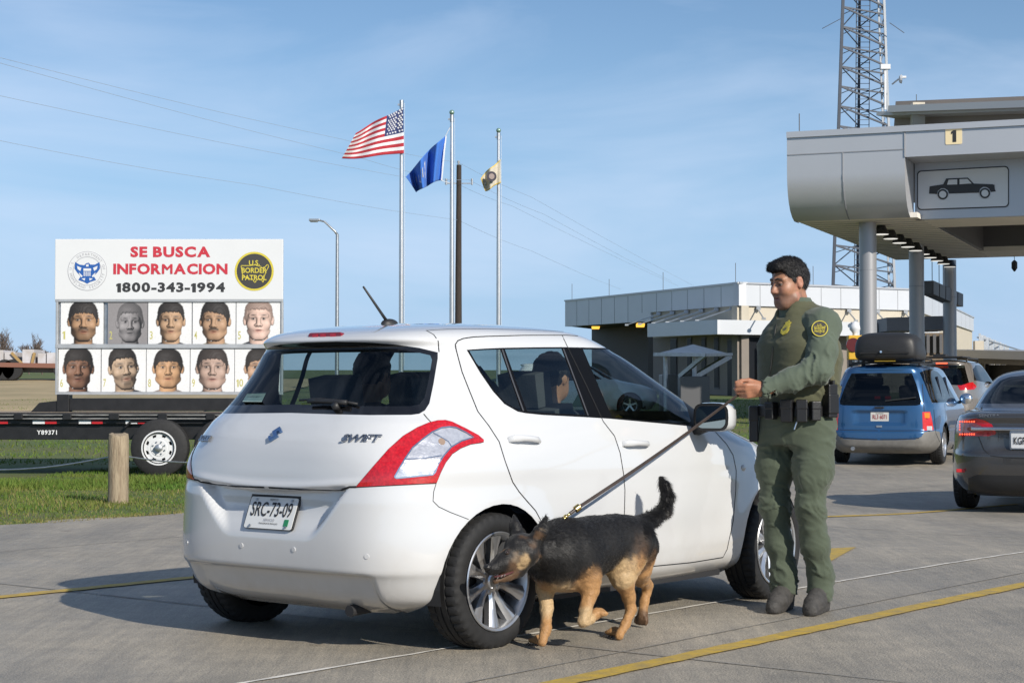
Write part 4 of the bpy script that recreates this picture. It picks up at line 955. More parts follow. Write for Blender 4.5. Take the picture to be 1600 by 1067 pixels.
# ================================================================== WHITE HATCHBACK
SWX, SWD, SWYAW = -.715, 8.484, R(38.39)
sw_rot = math.pi / 2 - SWYAW
SW = Matrix.Translation((SWX, SWD, 0)) @ Matrix.Rotation(sw_rot, 4, 'Z')
swift = thing('hatchback_car', 'white five-door hatchback with roof antenna, being sniffed by the dog', 'car', (SWX, SWD, 0), sw_rot)
m_paint = M('white_car_paint', (.59, .60, .61), .16, coat=1.0, back=(.02, .02, .022), spec=.5)
def dirty(m, col, z0, z1, amt):
    """road dust low on the body, broken up by noise"""
    n = m.node_tree; L = n.links.new; p = n.nodes['Principled BSDF']; t = n.nodes.new('ShaderNodeTexCoord'); sx_ = n.nodes.new('ShaderNodeSeparateXYZ'); L(t.outputs['Object'], sx_.inputs[0])
    q = n.nodes.new('ShaderNodeMapRange'); q.inputs['From Min'].default_value = z1; q.inputs['From Max'].default_value = z0; L(sx_.outputs['Z'], q.inputs['Value'])
    z = n.nodes.new('ShaderNodeTexNoise'); z.inputs['Scale'].default_value = 5; z.inputs['Detail'].default_value = 8; z.inputs['Roughness'].default_value = .7; L(t.outputs['Object'], z.inputs['Vector'])
    mu = n.nodes.new('ShaderNodeMath'); mu.operation = 'MULTIPLY'; L(q.outputs['Result'], mu.inputs[0]); L(z.outputs['Fac'], mu.inputs[1]); m2 = n.nodes.new('ShaderNodeMath'); m2.operation = 'MULTIPLY'; m2.inputs[1].default_value = amt; m2.use_clamp = True; L(mu.outputs[0], m2.inputs[0])
    x = n.nodes.new('ShaderNodeMix'); x.data_type = 'RGBA'; x.inputs['A'].default_value = p.inputs['Base Color'].default_value; x.inputs['B'].default_value = (*col, 1); L(m2.outputs[0], x.inputs['Factor']); L(x.outputs['Result'], p.inputs['Base Color'])
dirty(m_paint, (.36, .31, .25), .15, .55, .9)
#   z     w     xr     xf    xm   nr   nf
KN = [(.170, .700, -.40, 2.95, 1.2, 5.4, 3.2),
      (.215, .775, -.490, 3.06, 1.2, 5.6, 3.2),
      (.250, .805, -.525, 3.12, 1.2, 5.8, 3.2),
      (.345, .835, -.580, 3.17, 1.2, 5.8, 3.1),
      (.362, .838, -.596, 3.18, 1.2, 5.8, 3.1),
      (.380, .840, -.600, 3.18, 1.2, 5.8, 3.1),
      (.520, .847, -.606, 3.20, 1.2, 5.6, 3.0),
      (.660, .847, -.606, 3.17, 1.2, 5.4, 3.0),
      (.745, .845, -.600, 3.08, 1.2, 4.9, 3.0),
      (.762, .845, -.600, 3.05, 1.2, 4.8, 3.0),
      (.840, .838, -.592, 2.85, 1.15, 4.5, 3.2),
      (.920, .822, -.570, 2.50, 1.1, 4.3, 3.6),
      (1.000, .795, -.515, 2.16, 1.05, 4.3, 4.2),
      (1.045, .775, -.470, 2.03, 1.0, 4.1, 4.6),
      (1.120, .738, -.405, 1.87, .95, 4.0, 4.8),
      (1.220, .690, -.325, 1.66, .85, 4.0, 4.8),
      (1.320, .645, -.255, 1.45, .75, 4.2, 4.6),
      (1.346, .629, -.236, 1.38, .72, 4.3, 4.6),
      (1.360, .622, -.250, 1.35, .71, 4.3, 4.6),
      (1.379, .612, -.268, 1.30, .70, 4.3, 4.5),
      (1.410, .588, -.225, 1.22, .67, 4.2, 4.3),
      (1.437, .545, -.120, 1.13, .65, 4.0, 4.0),
      (1.455, .470, .01, 1.03, .62, 3.6, 3.6),
      (1.470, .340, .17, .92, .58, 3.0, 3.0),
      (1.478, .180, .33, .80, .56, 2.6, 2.6),
      (1.481, .0, .45, .68, .56, 2.4, 2.4)]
V = body_grid(KN, 190, 290)
X, Y, Z = V[..., 0], V[..., 1], V[..., 2]
side = smooth(.45, .75, -Y / np.maximum(.05, np.abs(Y).max(1, keepdims=True)))
for wx in (0.0, 2.43):   # wheel arch flares
    rr = np.hypot(X - wx, Z - .305); Y -= side * (.022 if wx else .026) * np.exp(-((rr - .33) / .12) ** 2) * smooth(.15, .24, Z) * (1 - smooth(.70, .95, Z))
X -= .018 * np.exp(-((Y + .62) / .13) ** 2) * np.exp(-((Z - .80) / .09) ** 2) * (X < .1)
Y -= side * .040 * np.exp(-((X + .12) / .42) ** 2) * np.exp(-((Z - .82) / .10) ** 2)       # rear haunch
Y += side * .012 * np.exp(-((Z - .45) / .10) ** 2) * smooth(.35, .6, X) * (1 - smooth(1.8, 2.05, X))   # hollow of the doors
Y -= side * .008 * np.exp(-((Z - .27) / .05) ** 2) * smooth(.35, .5, X) * (1 - smooth(1.9, 2.1, X))
# number plate recess with sloping floor
ya = np.abs(Y); ztop = .708 + .11 * ya ** 2; hwz = np.interp(Z, [.48, .50, .72, .77], [.25, .27, .455, .47]); rearm = (X < -.2)
X += rearm * .055 * (1 - smooth(hwz - .030, hwz + .012, ya)) * smooth(.485, .64, Z) * (1 - smooth(ztop - .005, ztop + .002, Z))
# tailgate lip above the recess
X -= rearm * .012 * np.exp(-((Z - ztop - .018) / .016) ** 2) * (1 - smooth(.42, .60, ya))
# lower bumper : a lower lip that turns under, framed by raised corners
X += rearm * .035 * (1 - smooth(.535, .585, ya)) * (1 - smooth(.346, .362, Z))
S = Skin(V, SW)
# ---- outlines measured on the photo (right side), in photo pixels
TRIM = [(729, 546.5), (757, 544.6), (785, 543.4), (830, 542.6), (878, 542.2), (909, 542.8), (960, 543.8), (1007, 545.6), (1030, 562), (1056, 583), (1080, 605), (1097, 623), (1106, 645), (1103, 668), (1086, 666.5), (1040, 662), (953, 654), (921, 652), (848, 648.2), (822, 645.6), (809, 643), (788, 631), (770, 611), (750, 582)]
QPANE = [(733.5, 548.2), (757, 546.8), (781.5, 546), (798, 594), (814.2, 641.6), (809.5, 639.8), (789.5, 629), (772, 609.3), (752.5, 581.5)]
RPANE = [(789, 545.8), (830, 545), (877, 544.6), (896, 595), (914.5, 648), (880, 646.4), (848, 644.8), (824, 642.8), (806, 594)]
FPANE = [(911, 545.8), (960, 546.3), (1005, 548), (1026.5, 570), (1051, 600.5), (1073.5, 637), (1079, 656.5), (1077, 662.4), (1020, 657.5), (956.5, 652), (934, 600)]
RWIN = [(440, 534.6), (483, 534.6), (524.5, 533.6), (578.7, 535.2), (620, 538.5), (655, 543.5), (684, 550.5), (684, 560), (677.5, 599), (671, 630), (664, 641), (655, 646.3), (642, 648), (578.7, 648.4), (515, 647), (440, 644.5)]
RPANEL = [(440, 541), (483, 541), (524.5, 540.3), (578.7, 542.3), (620, 545.5), (652, 550.5), (672, 555), (675, 562), (669, 598), (663, 622), (655, 632), (640, 634.5), (578.7, 634.5), (515, 633.5), (440, 631)]
TAIL = [(556.5, 760.4), (585, 727), (607.5, 701.5), (630, 681.3), (652.5, 667.8), (670.5, 660.3), (684, 657), (696, 656.5), (706.5, 659.2), (727.5, 669.3), (747, 679.8), (755.5, 687), (755.2, 690.5), (750, 691.8), (735, 694), (720, 700), (706.5, 709), (696, 722.5), (688.5, 737.5), (681.7, 754), (645, 755.8), (600, 758.2)]
LENS = [(616.5, 745), (624, 731.5), (633, 716.5), (645, 699.3), (660, 686.5), (675, 675.3), (690, 668.5), (702, 667), (712.5, 668.5), (727.5, 676), (739.5, 683.5), (720, 689.5), (705, 698.5), (693, 712), (684, 725.5), (679.5, 737.5), (675.8, 741.3), (654, 743.5), (619.5, 746.8)]
DSEAM_R = [(762, 525.6), (740, 526.6), (724, 529), (715, 532.5), (711.4, 538), (713, 548), (722, 581.5), (734, 612), (746.5, 642.8), (764, 665.5), (779.8, 690), (789, 720), (801, 753), (811, 768), (822, 781), (837, 798), (846, 815)]
DTOP = [(762, 525.6), (820, 524), (883, 523.8), (930, 526.5), (975, 533), (1009, 543.5)]
BPIL = [(878, 523.9), (888, 545), (915, 600), (942.5, 658.5), (960, 681), (968.8, 707.5), (974, 739), (976.3, 765), (975.6, 800), (972, 840), (966, 872), (960, 890)]
FSEAM = [(1110, 668), (1119, 676), (1135, 693.5), (1145.5, 711), (1150.3, 735), (1149.5, 765), (1145.6, 813), (1136, 857.6), (1129.5, 870.3), (1080, 878.3), (1015.5, 884.6), (960, 890), (900, 896)]
RDOOR = [(762, 525.6), (820, 524), (878, 523.9), (888, 545), (915, 600), (942.5, 658.5), (960, 681), (968.8, 707.5), (974, 739), (976.3, 765), (975.6, 800), (972, 840), (966, 872), (960, 890), (900, 896), (872, 880), (846, 815), (837, 798), (822, 781), (811, 768), (801, 753), (789, 720), (779.8, 690), (764, 665.5), (746.5, 642.8), (734, 612), (722, 581.5), (713, 548), (711.4, 538), (715, 532.5), (724, 529), (740, 526.6)]
FDOOR = [(878, 523.9), (930, 526.5), (975, 533), (1009, 543.5), (1056, 583), (1097, 623), (1106, 645), (1110, 668), (1119, 676), (1135, 693.5), (1145.5, 711), (1150.3, 735), (1149.5, 765), (1145.6, 813), (1136, 857.6), (1129.5, 870.3), (1080, 878.3), (1015.5, 884.6), (960, 890), (966, 872), (972, 840), (975.6, 800), (976.3, 765), (974, 739), (968.8, 707.5), (960, 681), (942.5, 658.5), (915, 600), (888, 545)]
GATE = [(440, 508), (560, 509.5), (620, 511), (666, 516.5), (677.5, 522.9), (684.6, 533), (686, 550), (684, 562), (677.5, 600), (671.5, 631), (662, 646), (667.5, 653.5), (673.5, 659.8), (652.5, 667.8), (630, 681.3), (607.5, 701.5), (585, 727), (556.5, 760.4), (546, 760.6), (540, 763), (534, 765.2), (500, 765.4), (470, 764.4), (440, 762.6), (400, 760)]
BUMP = [(400, 760), (440, 762.6), (470, 764.4), (500, 765.4), (534, 765.2), (540, 763), (546, 760.6), (556.5, 760.4), (600, 758.2), (645, 755.8), (681.7, 754), (677.5, 768), (676.5, 782.5), (685.5, 791.5), (703.5, 800), (732, 811), (745, 830), (700, 960), (560, 960), (400, 960)]
R_PAINT, R_GATE, R_BUMP, R_RD, R_FD, R_TRIM, R_Q, R_RP, R_FP, R_RW, R_RG, R_TAIL, R_LENS, R_HOLE, R_WS = range(15)
S.cut(R_HOLE, circ(0, .305, .343), 'side'); S.cut(R_HOLE, circ(2.43, .305, .343), 'side')
S.cut(R_RD, RDOOR, xr=(.2, 2), over=(R_PAINT,)); S.cut(R_FD, FDOOR, xr=(.6, 2.6), over=(R_PAINT,))
S.cut(R_GATE, GATE, xr=(-.7, .35), over=(R_PAINT,)); S.cut(R_BUMP, BUMP, xr=(-.7, .0), over=(R_PAINT,))
S.cut(R_TRIM, TRIM, xr=(-.1, 2.6), over=(R_PAINT, R_RD, R_FD))
for rg, pl in ((R_Q, QPANE), (R_RP, RPANE), (R_FP, FPANE)): S.cut(rg, pl, xr=(-.1, 2.4), over=(R_TRIM,))
S.cut(R_RW, RWIN, xr=(-.7, .3), over=(R_GATE, R_PAINT)); S.cut(R_RG, RPANEL, xr=(-.7, .3), over=(R_RW,))
S.cut(R_TAIL, TAIL, xr=(-.7, .6), over=(R_PAINT, R_GATE, R_BUMP)); S.cut(R_LENS, LENS, xr=(-.7, .6), over=(R_TAIL,))
# windscreen : front glass, cut from the front
for f in S.bm.faces:
    c = f.calc_center_median()
    if f[S.lay] in (R_PAINT, R_TRIM, R_FD) and 1.04 < c.z < 1.385 and f.normal.x > .26 and c.x > 1.0 and abs(c.y) < .60 - .45 * (c.z - 1.04): f[S.lay] = R_WS
shell = S.part('body', (R_PAINT,), m_paint, swift)[0]
S.part('tailgate', R_GATE, m_paint, swift); S.part('rear_bumper', R_BUMP, m_paint, swift)
rds = S.part('door', R_RD, m_paint, swift, 'pair'); fds = S.part('door', R_FD, m_paint, swift, 'pair')
S.part('window_trim', R_TRIM, M('satin_black_trim', (.004, .004, .0045), .4, spec=.12), swift, 'pair')
for rg in (R_Q, R_RP, R_FP): S.part('side_window', rg, m_carglass, swift, 'pair')
S.part('rear_window_border', R_RW, m_blackgloss, swift); S.part('rear_window', R_RG, m_rearglass, swift); S.part('windscreen', R_WS, m_carglass, swift)
tl = S.part('taillight', R_TAIL, m_tail, swift, 'pair', .003); ln = S.part('clear_lens', R_LENS, m_clear, swift, 'pair', .002)
for a_, b_ in zip(tl, ln): b_.parent = a_
m_amber = M('amber_bulb', (.40, .28, .20), .2, .3, coat=1)
# bright reflector bowls and a lens rim
for sg, tt in zip((1, -1), tl):
    d = MB()
    S2 = [LENS + [LENS[0]]]; S.seam(d, S2, .006, .005, False)
    if sg < 0: d.v = [Vector((v.x, -v.y, v.z)) for v in d.v]
    d.build('lens_rim', m_chrome, tt)
    d = MB(); S.seam(d, [[(633.5, 717.5), (660, 716.5), (690, 712)], [(676.5, 676.8), (690, 684), (700, 690), (705, 698)]], .004, .005, False)
    if sg < 0: d.v = [Vector((v.x, -v.y, v.z)) for v in d.v]
    d.build('lens_divider', m_chrome, tt)
    for px, py, r_ in ((690, 690, .020), (668, 729, .024)):
        d = MB(); p, n_ = S.hit(px, py); p = Vector((p.x, p.y * sg, p.z)); n_ = Vector((n_.x, n_.y * sg, n_.z)); d.cyl(p - n_ * .01, p + n_ * .004, r_, r_ * .8, 16)
        d.build('bulb', m_amber, tt, angle=40)
sm = MB(); S.seam(sm, [DSEAM_R, DTOP, BPIL, FSEAM], .0055)
S.seam(sm, [[(400, 760), (440, 762.6), (470, 764.4), (500, 765.4), (534, 765.2), (540, 763), (546, 760.6), (556.5, 760.4)]], .009)
S.seam(sm, [[(666, 516.5), (677.5, 522.9), (684.6, 533), (686, 550)], [(662, 646.6), (667.5, 653.5), (673.5, 659.8)], [(556.5, 761), (600, 758.8), (645, 756.4), (681.7, 754.6)]], .0045)
S.seam(sm, [[(681.7, 754), (677.5, 768), (676.5, 782.5), (685.5, 791.5), (703.5, 800), (732, 811)]], .003)
S.seam(sm, [[(666, 516.5), (700, 514.5), (760, 514), (830, 515.5), (900, 519.5), (960, 528.5)]], .004)
S.seam(sm, [TAIL + [TAIL[0]]], .004)
sm.build('panel_seam', m_seam, swift)
# chrome edges of the window pillars
m_strip = M('satin_strip', (.10, .10, .105), .3, .4)
for ln_ in ([(784.5, 546), (800, 593), (817.5, 642)], [(880, 545), (899, 596), (918.5, 649)]):
    d = MB(); S.seam(d, [ln_], .010, .002, False); o = d.build('pillar_strip', m_strip, swift)
    d.v = [Vector((v.x, -v.y, v.z)) for v in d.v]; d.build('pillar_strip', m_strip, swift)
# door handles
for pa, pb_ in (((793.5, 687.5), (842, 690)), ((972, 693.5), (1012, 694.5))):
    for sg, par in ((1, 0), (-1, 1)):
        d = MB(); hs = []
        for k in range(9):
            t = k / 8; p, n_ = S.hit(pa[0] + (pb_[0] - pa[0]) * t, pa[1] + (pb_[1] - pa[1]) * t); p = p + n_ * (.006 + .026 * math.sin(math.pi * t) ** .5); hs.append(Vector((p.x, p.y * sg, p.z)))
        vs = []; n = 10
        for k, p in enumerate(hs):
            hh = .017 if k < 3 else .014; hh *= (.75 if k in (0, 8) else 1)
            for q in range(n): a = 2 * math.pi * q / n; vs.append(p + Vector((0, .009 * math.cos(a), hh * math.sin(a))))
        d.add(vs, [(k * n + q, k * n + (q + 1) % n, (k + 1) * n + (q + 1) % n, (k + 1) * n + q) for k in range(8) for q in range(n)] + [tuple(range(n)), tuple(8 * n + q for q in range(n))])
        d.build('handle', m_paint, (rds if pa[0] < 900 else fds)[par], angle=60)
        p, n_ = S.hit((pa[0] + pb_[0]) / 2 - 2, (pa[1] + pb_[1]) / 2 + 3); d = MB(); p = Vector((p.x, p.y * sg, p.z)); d.ball(p + Vector((0, .012 * sg, 0)), .042, 16, 8, (1.1, .32, .8)); d.build('handle_recess', M('handle_cup_paint', (.62, .63, .65), .25, coat=1) if 'handle_cup_paint' not in bpy.data.materials else bpy.data.materials['handle_cup_paint'], (rds if pa[0] < 900 else fds)[par], smooth_=True)
# indicator on the front wing
for sg in (1, -1):
    p, n_ = S.hit(1161, 731); d = MB(); d.ball((p.x, p.y * sg, p.z), .022, 14, 8, (1.2, .4, .8)); d.build('side_indicator', M('indicator_lens', (.55, .56, .56), .15, coat=1) if sg > 0 else bpy.data.materials['indicator_lens'], swift, smooth_=True)
# high brake lamp in the spoiler
d = MB(); vs = []
p0, _u, _i, _d = S.tree.ray_cast(Vector((-2, -.002, 1.402)), Vector((1, 0, 0)))
d.prism(rrect(.215, .034, .016), Vector((p0.x - .006, 0, p0.z)), (0, -1, 0), (.12, 0, .99), .03); bl = d.build('brake_lamp', M('brake_lamp_lens', (.22, .006, .01), .15, coat=1), swift, bevel=.004)
for yy in (.06, .01, -.055):
    d = MB(); d.prism(rrect(.035, .02, .006), Vector((p0.x - .0075, yy, p0.z)), (0, -1, 0), (.12, 0, .99), .004)
    d.build('lamp_glow', m_tail, bl)
# rear plate, frame, badge and writing
RN = Vector((-.93, 0, .36)).normalized(); UPR = Vector((.36, 0, .93)).normalized(); RT = Vector((0, -1, 0))
PC = Vector((-.575, .0, .613))
d = MB(); d.prism(rrect(.312, .178, .012), PC + RN * .0, RT, UPR, .010); plf = d.build('plate_frame', m_plastic, swift); plf.location = (0, 0, .004)
d = MB(); d.prism(rrect(.300, .146, .01), PC + RN * .004 - UPR * .012, RT, UPR, .004); pl = d.build('number_plate', M('plate_white', (.70, .71, .70), .35), swift)
def stext(txt, w_, h_, c, mat, name, par, bold=.0, off=.006, rt=RT, up=UPR, depth=.0, shear=0.0):
    vs, fs = text_mesh(txt, 1.0, bold=bold, depth=depth, shear=shear); nn = rt.cross(up); xs = [v.x for v in vs]; ys = [v.y for v in vs]; kx, ky = w_ / (max(xs) - min(xs)), h_ / (max(ys) - min(ys))
    d = MB(); d.add([c + nn * (off + v.z) + rt * ((v.x - (min(xs) + max(xs)) / 2) * kx) + up * ((v.y - (min(ys) + max(ys)) / 2) * ky) for v in vs], fs); return d.build(name, mat, par)
stext('SRC-73-09', .258, .068, PC + UPR * .004, m_ink, 'plate_number', pl, .012)
stext('214-00-000', .10, .014, PC + UPR * .078, m_rw, 'frame_lettering', plf, .0, .003)
stext('MEXICO', .05, .010, PC + UPR * .049, m_ink, 'plate_lettering', pl)
stext('TRANSPORTE PRIVADO', .12, .008, PC - UPR * .062, m_ink, 'plate_lettering', pl); stext('SERVICIO', .07, .012, PC - UPR * .045, m_grey_ink, 'plate_lettering', pl)
d = MB(); d.prism(rrect(.026, .032, .002), PC + RN * .0065 + RT * .112 - UPR * .055, RT, UPR, .002); d.build('plate_sticker', M('green_sticker', (.02, .22, .09), .5), pl)
for x in (-.11, .115):
    for y in (.048, -.075): d = MB(); d.cyl(PC + RT * x + UPR * y + RN * .004, PC + RT * x + UPR * y + RN * .010, .006, n=8); d.build('plate_bolt', m_galv, pl)
m_badge = M('chrome_badge', (.32, .34, .38), .2, .9)
m_badge2 = M('blue_chrome_badge', (.16, .28, .50), .18, .85)
def surf_text(txt, xa, ya, xb, yb, mat, name, bold=.03, shear=.25):
    """chrome letters laid on the tailgate between two photo points"""
    pa, na = S.hit(xa, ya); pb2, nb = S.hit(xb, yb)
    return pa, pb2, na
def sbadge(txt, yl, z, w_, h_, bold=.04, shear=.3, name='badge'):
    p, n_, i, dd = S.tree.ray_cast(Vector((-2, -abs(yl) if yl < 0 else -abs(yl), z)), Vector((1, 0, 0))); n_ = S.normal_at(p)
    if yl > 0: p = Vector((p.x, -p.y, p.z)); n_ = Vector((n_.x, -n_.y, n_.z))
    rt = Vector((0, 0, 1)).cross(n_).normalized(); rt = n_.cross(Vector((0, 0, 1))).normalized() * -1; up = n_.cross(rt).normalized()
    if rt.y > 0: rt = -rt
    up = rt.cross(n_) * -1
    if up.z < 0: up = -up
    stext(txt, w_, h_, p, m_badge, name, swift, bold, .004, rt, up, .004, shear)
def yz_of(px, py): p, n_ = S.hit(px, py); return p.y, p.z
ty, tz_ = yz_of(565.5, 685); sbadge('SWIFT', ty, tz_, .185, .036, .012)
sbadge('SUZUKI', .50, .925, .135, .030)
# S shaped emblem built from two mirrored angular hooks
EC, _u, _i, _d = S.tree.ray_cast(Vector((-2, -.002, .951)), Vector((1, 0, 0))); en = S.normal_at(EC); EC = Vector((EC.x, 0, EC.z)); en = Vector((en.x, 0, en.z)).normalized(); eu = Vector((-en.z, 0, en.x)); eu = eu if eu.z > 0 else -eu
ES = [(15, 63), (55, 25), (42, 12), (20, 30), (2, 18), (40, -18), (-22, -62), (-56, -27), (-44, -14), (-22, -32), (-3, -20), (-40, 18)]
d = MB(); d.prism([(x * .00062, y * .00062) for x, y in ES], EC + en * .012, RT, eu, .014)
d.build('emblem', m_badge2, swift, bevel=.002)
# parking sensors
for px, py in ((459, 858), (573, 869)):
    p, n_ = S.hit(px, py)
    for sg in (1, -1): d = MB(); q = Vector((p.x, p.y * sg, p.z)); m_ = Vector((n_.x, n_.y * sg, n_.z)); d.cyl(q - m_ * .01, q + m_ * .003, .0125, .011, 16); d.build('parking_sensor', m_paint, swift, angle=40)
# aerial
d = MB(); p, n_ = S.hit(612, 505)
AX = .20; p, n_, i, dd = S.tree.ray_cast(Vector((AX, -.001, 3)), Vector((0, 0, -1)))
d.ball((AX, 0, p.z - .002), .042, 18, 10, (1.25, .75, .62)); d.tube([(AX - .02, 0, p.z + .012), (AX - .06, 0, p.z + .05), (AX - .185, 0, p.z + .17)], [.008, .007, .005], 8); d.build('antenna', m_plastic, swift, smooth_=True)
# wiper
d = MB(); pts = []
for px, py in ((545, 634), (530, 633), (515, 632), (500, 631.5), (485, 632)):
    p, n_ = S.hit(px, py); pts.append(p + n_ * .022)
d.tube(pts, [.012, .011, .010, .009, .008], 6); p, n_ = S.hit(527, 638); d.cyl(p, p + n_ * .03, .02, .016, 10)
pts = []
for px, py in ((560, 634), (530, 628.5), (500, 626), (470, 628)): p, n_ = S.hit(px, py); pts.append(p + n_ * .012)
d.tube(pts, .006, 5); d.build('wiper', m_plastic, swift, smooth_=True)
# registration sticker in the corner of the rear window
sk = MB()
def rear_pt(y, z):
    p, n_, i, dd = S.tree.ray_cast(Vector((-2, -abs(y), z)), Vector((1, 0, 0))); n_ = S.normal_at(p); return Vector((p.x, y, p.z)), Vector((n_.x, n_.y if y < 0 else -n_.y, n_.z))
def rear_at(px, py):
    """point of the left half of the rear glass that is seen at a photo point"""
    best = None
    for yy in np.arange(.10, .66, .005):
        for zz in (1.075, 1.09, 1.105, 1.12, 1.135, 1.15):
            p, n_ = rear_pt(float(yy), zz); u = S.to_px(p); d_ = (u[0] - px) ** 2 + (u[1] - py) ** 2
            if best is None or d_ < best[0]: best = (d_, p, n_)
    return best[1], best[2]
a_, na = rear_at(381, 632); b_, nb = rear_at(411, 632); c_, nc = rear_at(419, 613); e_, ne = rear_at(390, 613)
a_, b_, e_ = a_ + na * .012, b_ + nb * .012, e_ + ne * .012; c_ = b_ + e_ - a_; sk.add([a_, b_, c_, e_], [(0, 1, 2, 3)]); st = sk.build('window_sticker', M('pale_green_sticker', (.42, .55, .50), .4), swift)
rt = (b_ - a_).normalized(); up = (e_ - a_); up = (up - rt * up.dot(rt)).normalized(); stext('SRC-73-09', .082, .030, (b_ + e_) / 2, m_ink, 'sticker_lettering', st, .02, .002, rt, up)
# door mirrors
for sg in (1, -1):
    mc = Vector((1.63, -sg * .955, 1.015)); d = MB()
    prof = []; n = 20
    rings = [(-.055, 1.0), (-.03, 1.04), (.02, 1.0), (.07, .8), (.105, .45), (.115, .1)]
    vs = []
    for dx, k_ in rings:
        for q in range(n):
            a = 2 * math.pi * q / n; e = .55
            yy = math.copysign(abs(math.cos(a)) ** e, math.cos(a)) * .105 * k_; zz = math.copysign(abs(math.sin(a)) ** e, math.sin(a)) * .072 * k_
            vs.append(mc + Vector((dx, yy + (.02 * sg if dx > .05 else 0), zz)))
    d.add(vs, [(i * n + q, i * n + (q + 1) % n, (i + 1) * n + (q + 1) % n, (i + 1) * n + q) for i in range(len(rings) - 1) for q in range(n)] + [tuple(5 * n + q for q in range(n))])
    mo = d.build('door_mirror', m_paint, swift, angle=60)
    d = MB(); d.prism([(x * .98, y * .98) for x, y in rrect(.205, .140, .045)], mc + Vector((-.053, 0, 0)), (0, -1, 0), (0, 0, 1), .012); d.build('mirror_bezel', m_plastic, mo)
    d = MB(); d.prism(rrect(.175, .112, .036), mc + Vector((-.057, 0, 0)), (.0, -1, 0), (0, 0, 1), .003); d.build('mirror_glass', M('mirror_silver', (.26, .32, .34), .03, 1.0) if sg > 0 else bpy.data.materials['mirror_silver'], mo)
    d = MB(); d.bar(mc + Vector((.02, sg * .08, -.05)), mc + Vector((.05, sg * .20, -.085)), .07, .05); d.build('mirror_foot', m_plastic, mo, bevel=.012)
# underside, wheel wells, cabin
d = MB(); d.span((-.22, -.50, .21), (2.9, .60, .27)); d.span((.42, -.74, .17), (2.0, .74, .24))
d.cyl((-.475, -.38, .185), (-.25, -.38, .195), .026, n=12); d.bar((-.1, -.6, .24), (-.1, .6, .24), .08)
d.build('underbody', m_darkint, swift)
for wx in (0, 2.43):
    for sg in (1, -1): d = MB(); wheel_well(d, wx, -sg * .79, -sg * .52, .345, .305); d.build('wheel_well', m_darkint, swift)
d = MB(); d.span((-.35, -.62, .40), (2.1, .62, .44)); d.span((1.75, -.68, .80), (2.0, .68, .985)); d.span((-.30, -.58, .44), (-.10, .58, .93))
d.bar((1.72, .37, .93), (1.55, .37, .99), .05)
d.tube([(1.54 + .06 * math.sin(a), .37 + .18 * math.cos(a), .98 + .16 * math.sin(a)) for a in np.linspace(0, 2 * math.pi, 20, endpoint=False)], .016, 6, closed=True); d.build('cabin_trim', m_darkint, swift, bevel=.02)
def seat(x, y, wd=.50, dz=0.0):
    d = MB(); d.box((x + .20, y, .58), (.52, wd, .16)); d.box((x - .06, y, .86), (.15, wd * .96, .58), Matrix.Rotation(R(-14), 3, 'Y')); d.box((x - .155, y, 1.225), (.12, wd * .52, .17), Matrix.Rotation(R(-10), 3, 'Y'))
    d.cyl((x - .14, y - .06, 1.1), (x - .15, y - .06, 1.2), .008, n=6); d.cyl((x - .14, y + .06, 1.1), (x - .15, y + .06, 1.2), .008, n=6)
    d.v = [v + Vector((0, 0, dz)) for v in d.v]; d.build('seat', m_seat, swift, bevel=.06, seg=4)
seat(.34, .34, .48, -.09); seat(.34, -.34, .48, -.09)
d = MB(); d.box((1.62, 0, 1.30), (.03, .22, .06)); d.build('rear_view_mirror', m_darkint, swift, bevel=.01)
# wheels
for wx in (0, 2.43):
    for sg in (-1, 1): tyre(swift, (wx, sg * .745, .305), side=sg, w_=.185, rot=(R(2) if wx else 0))

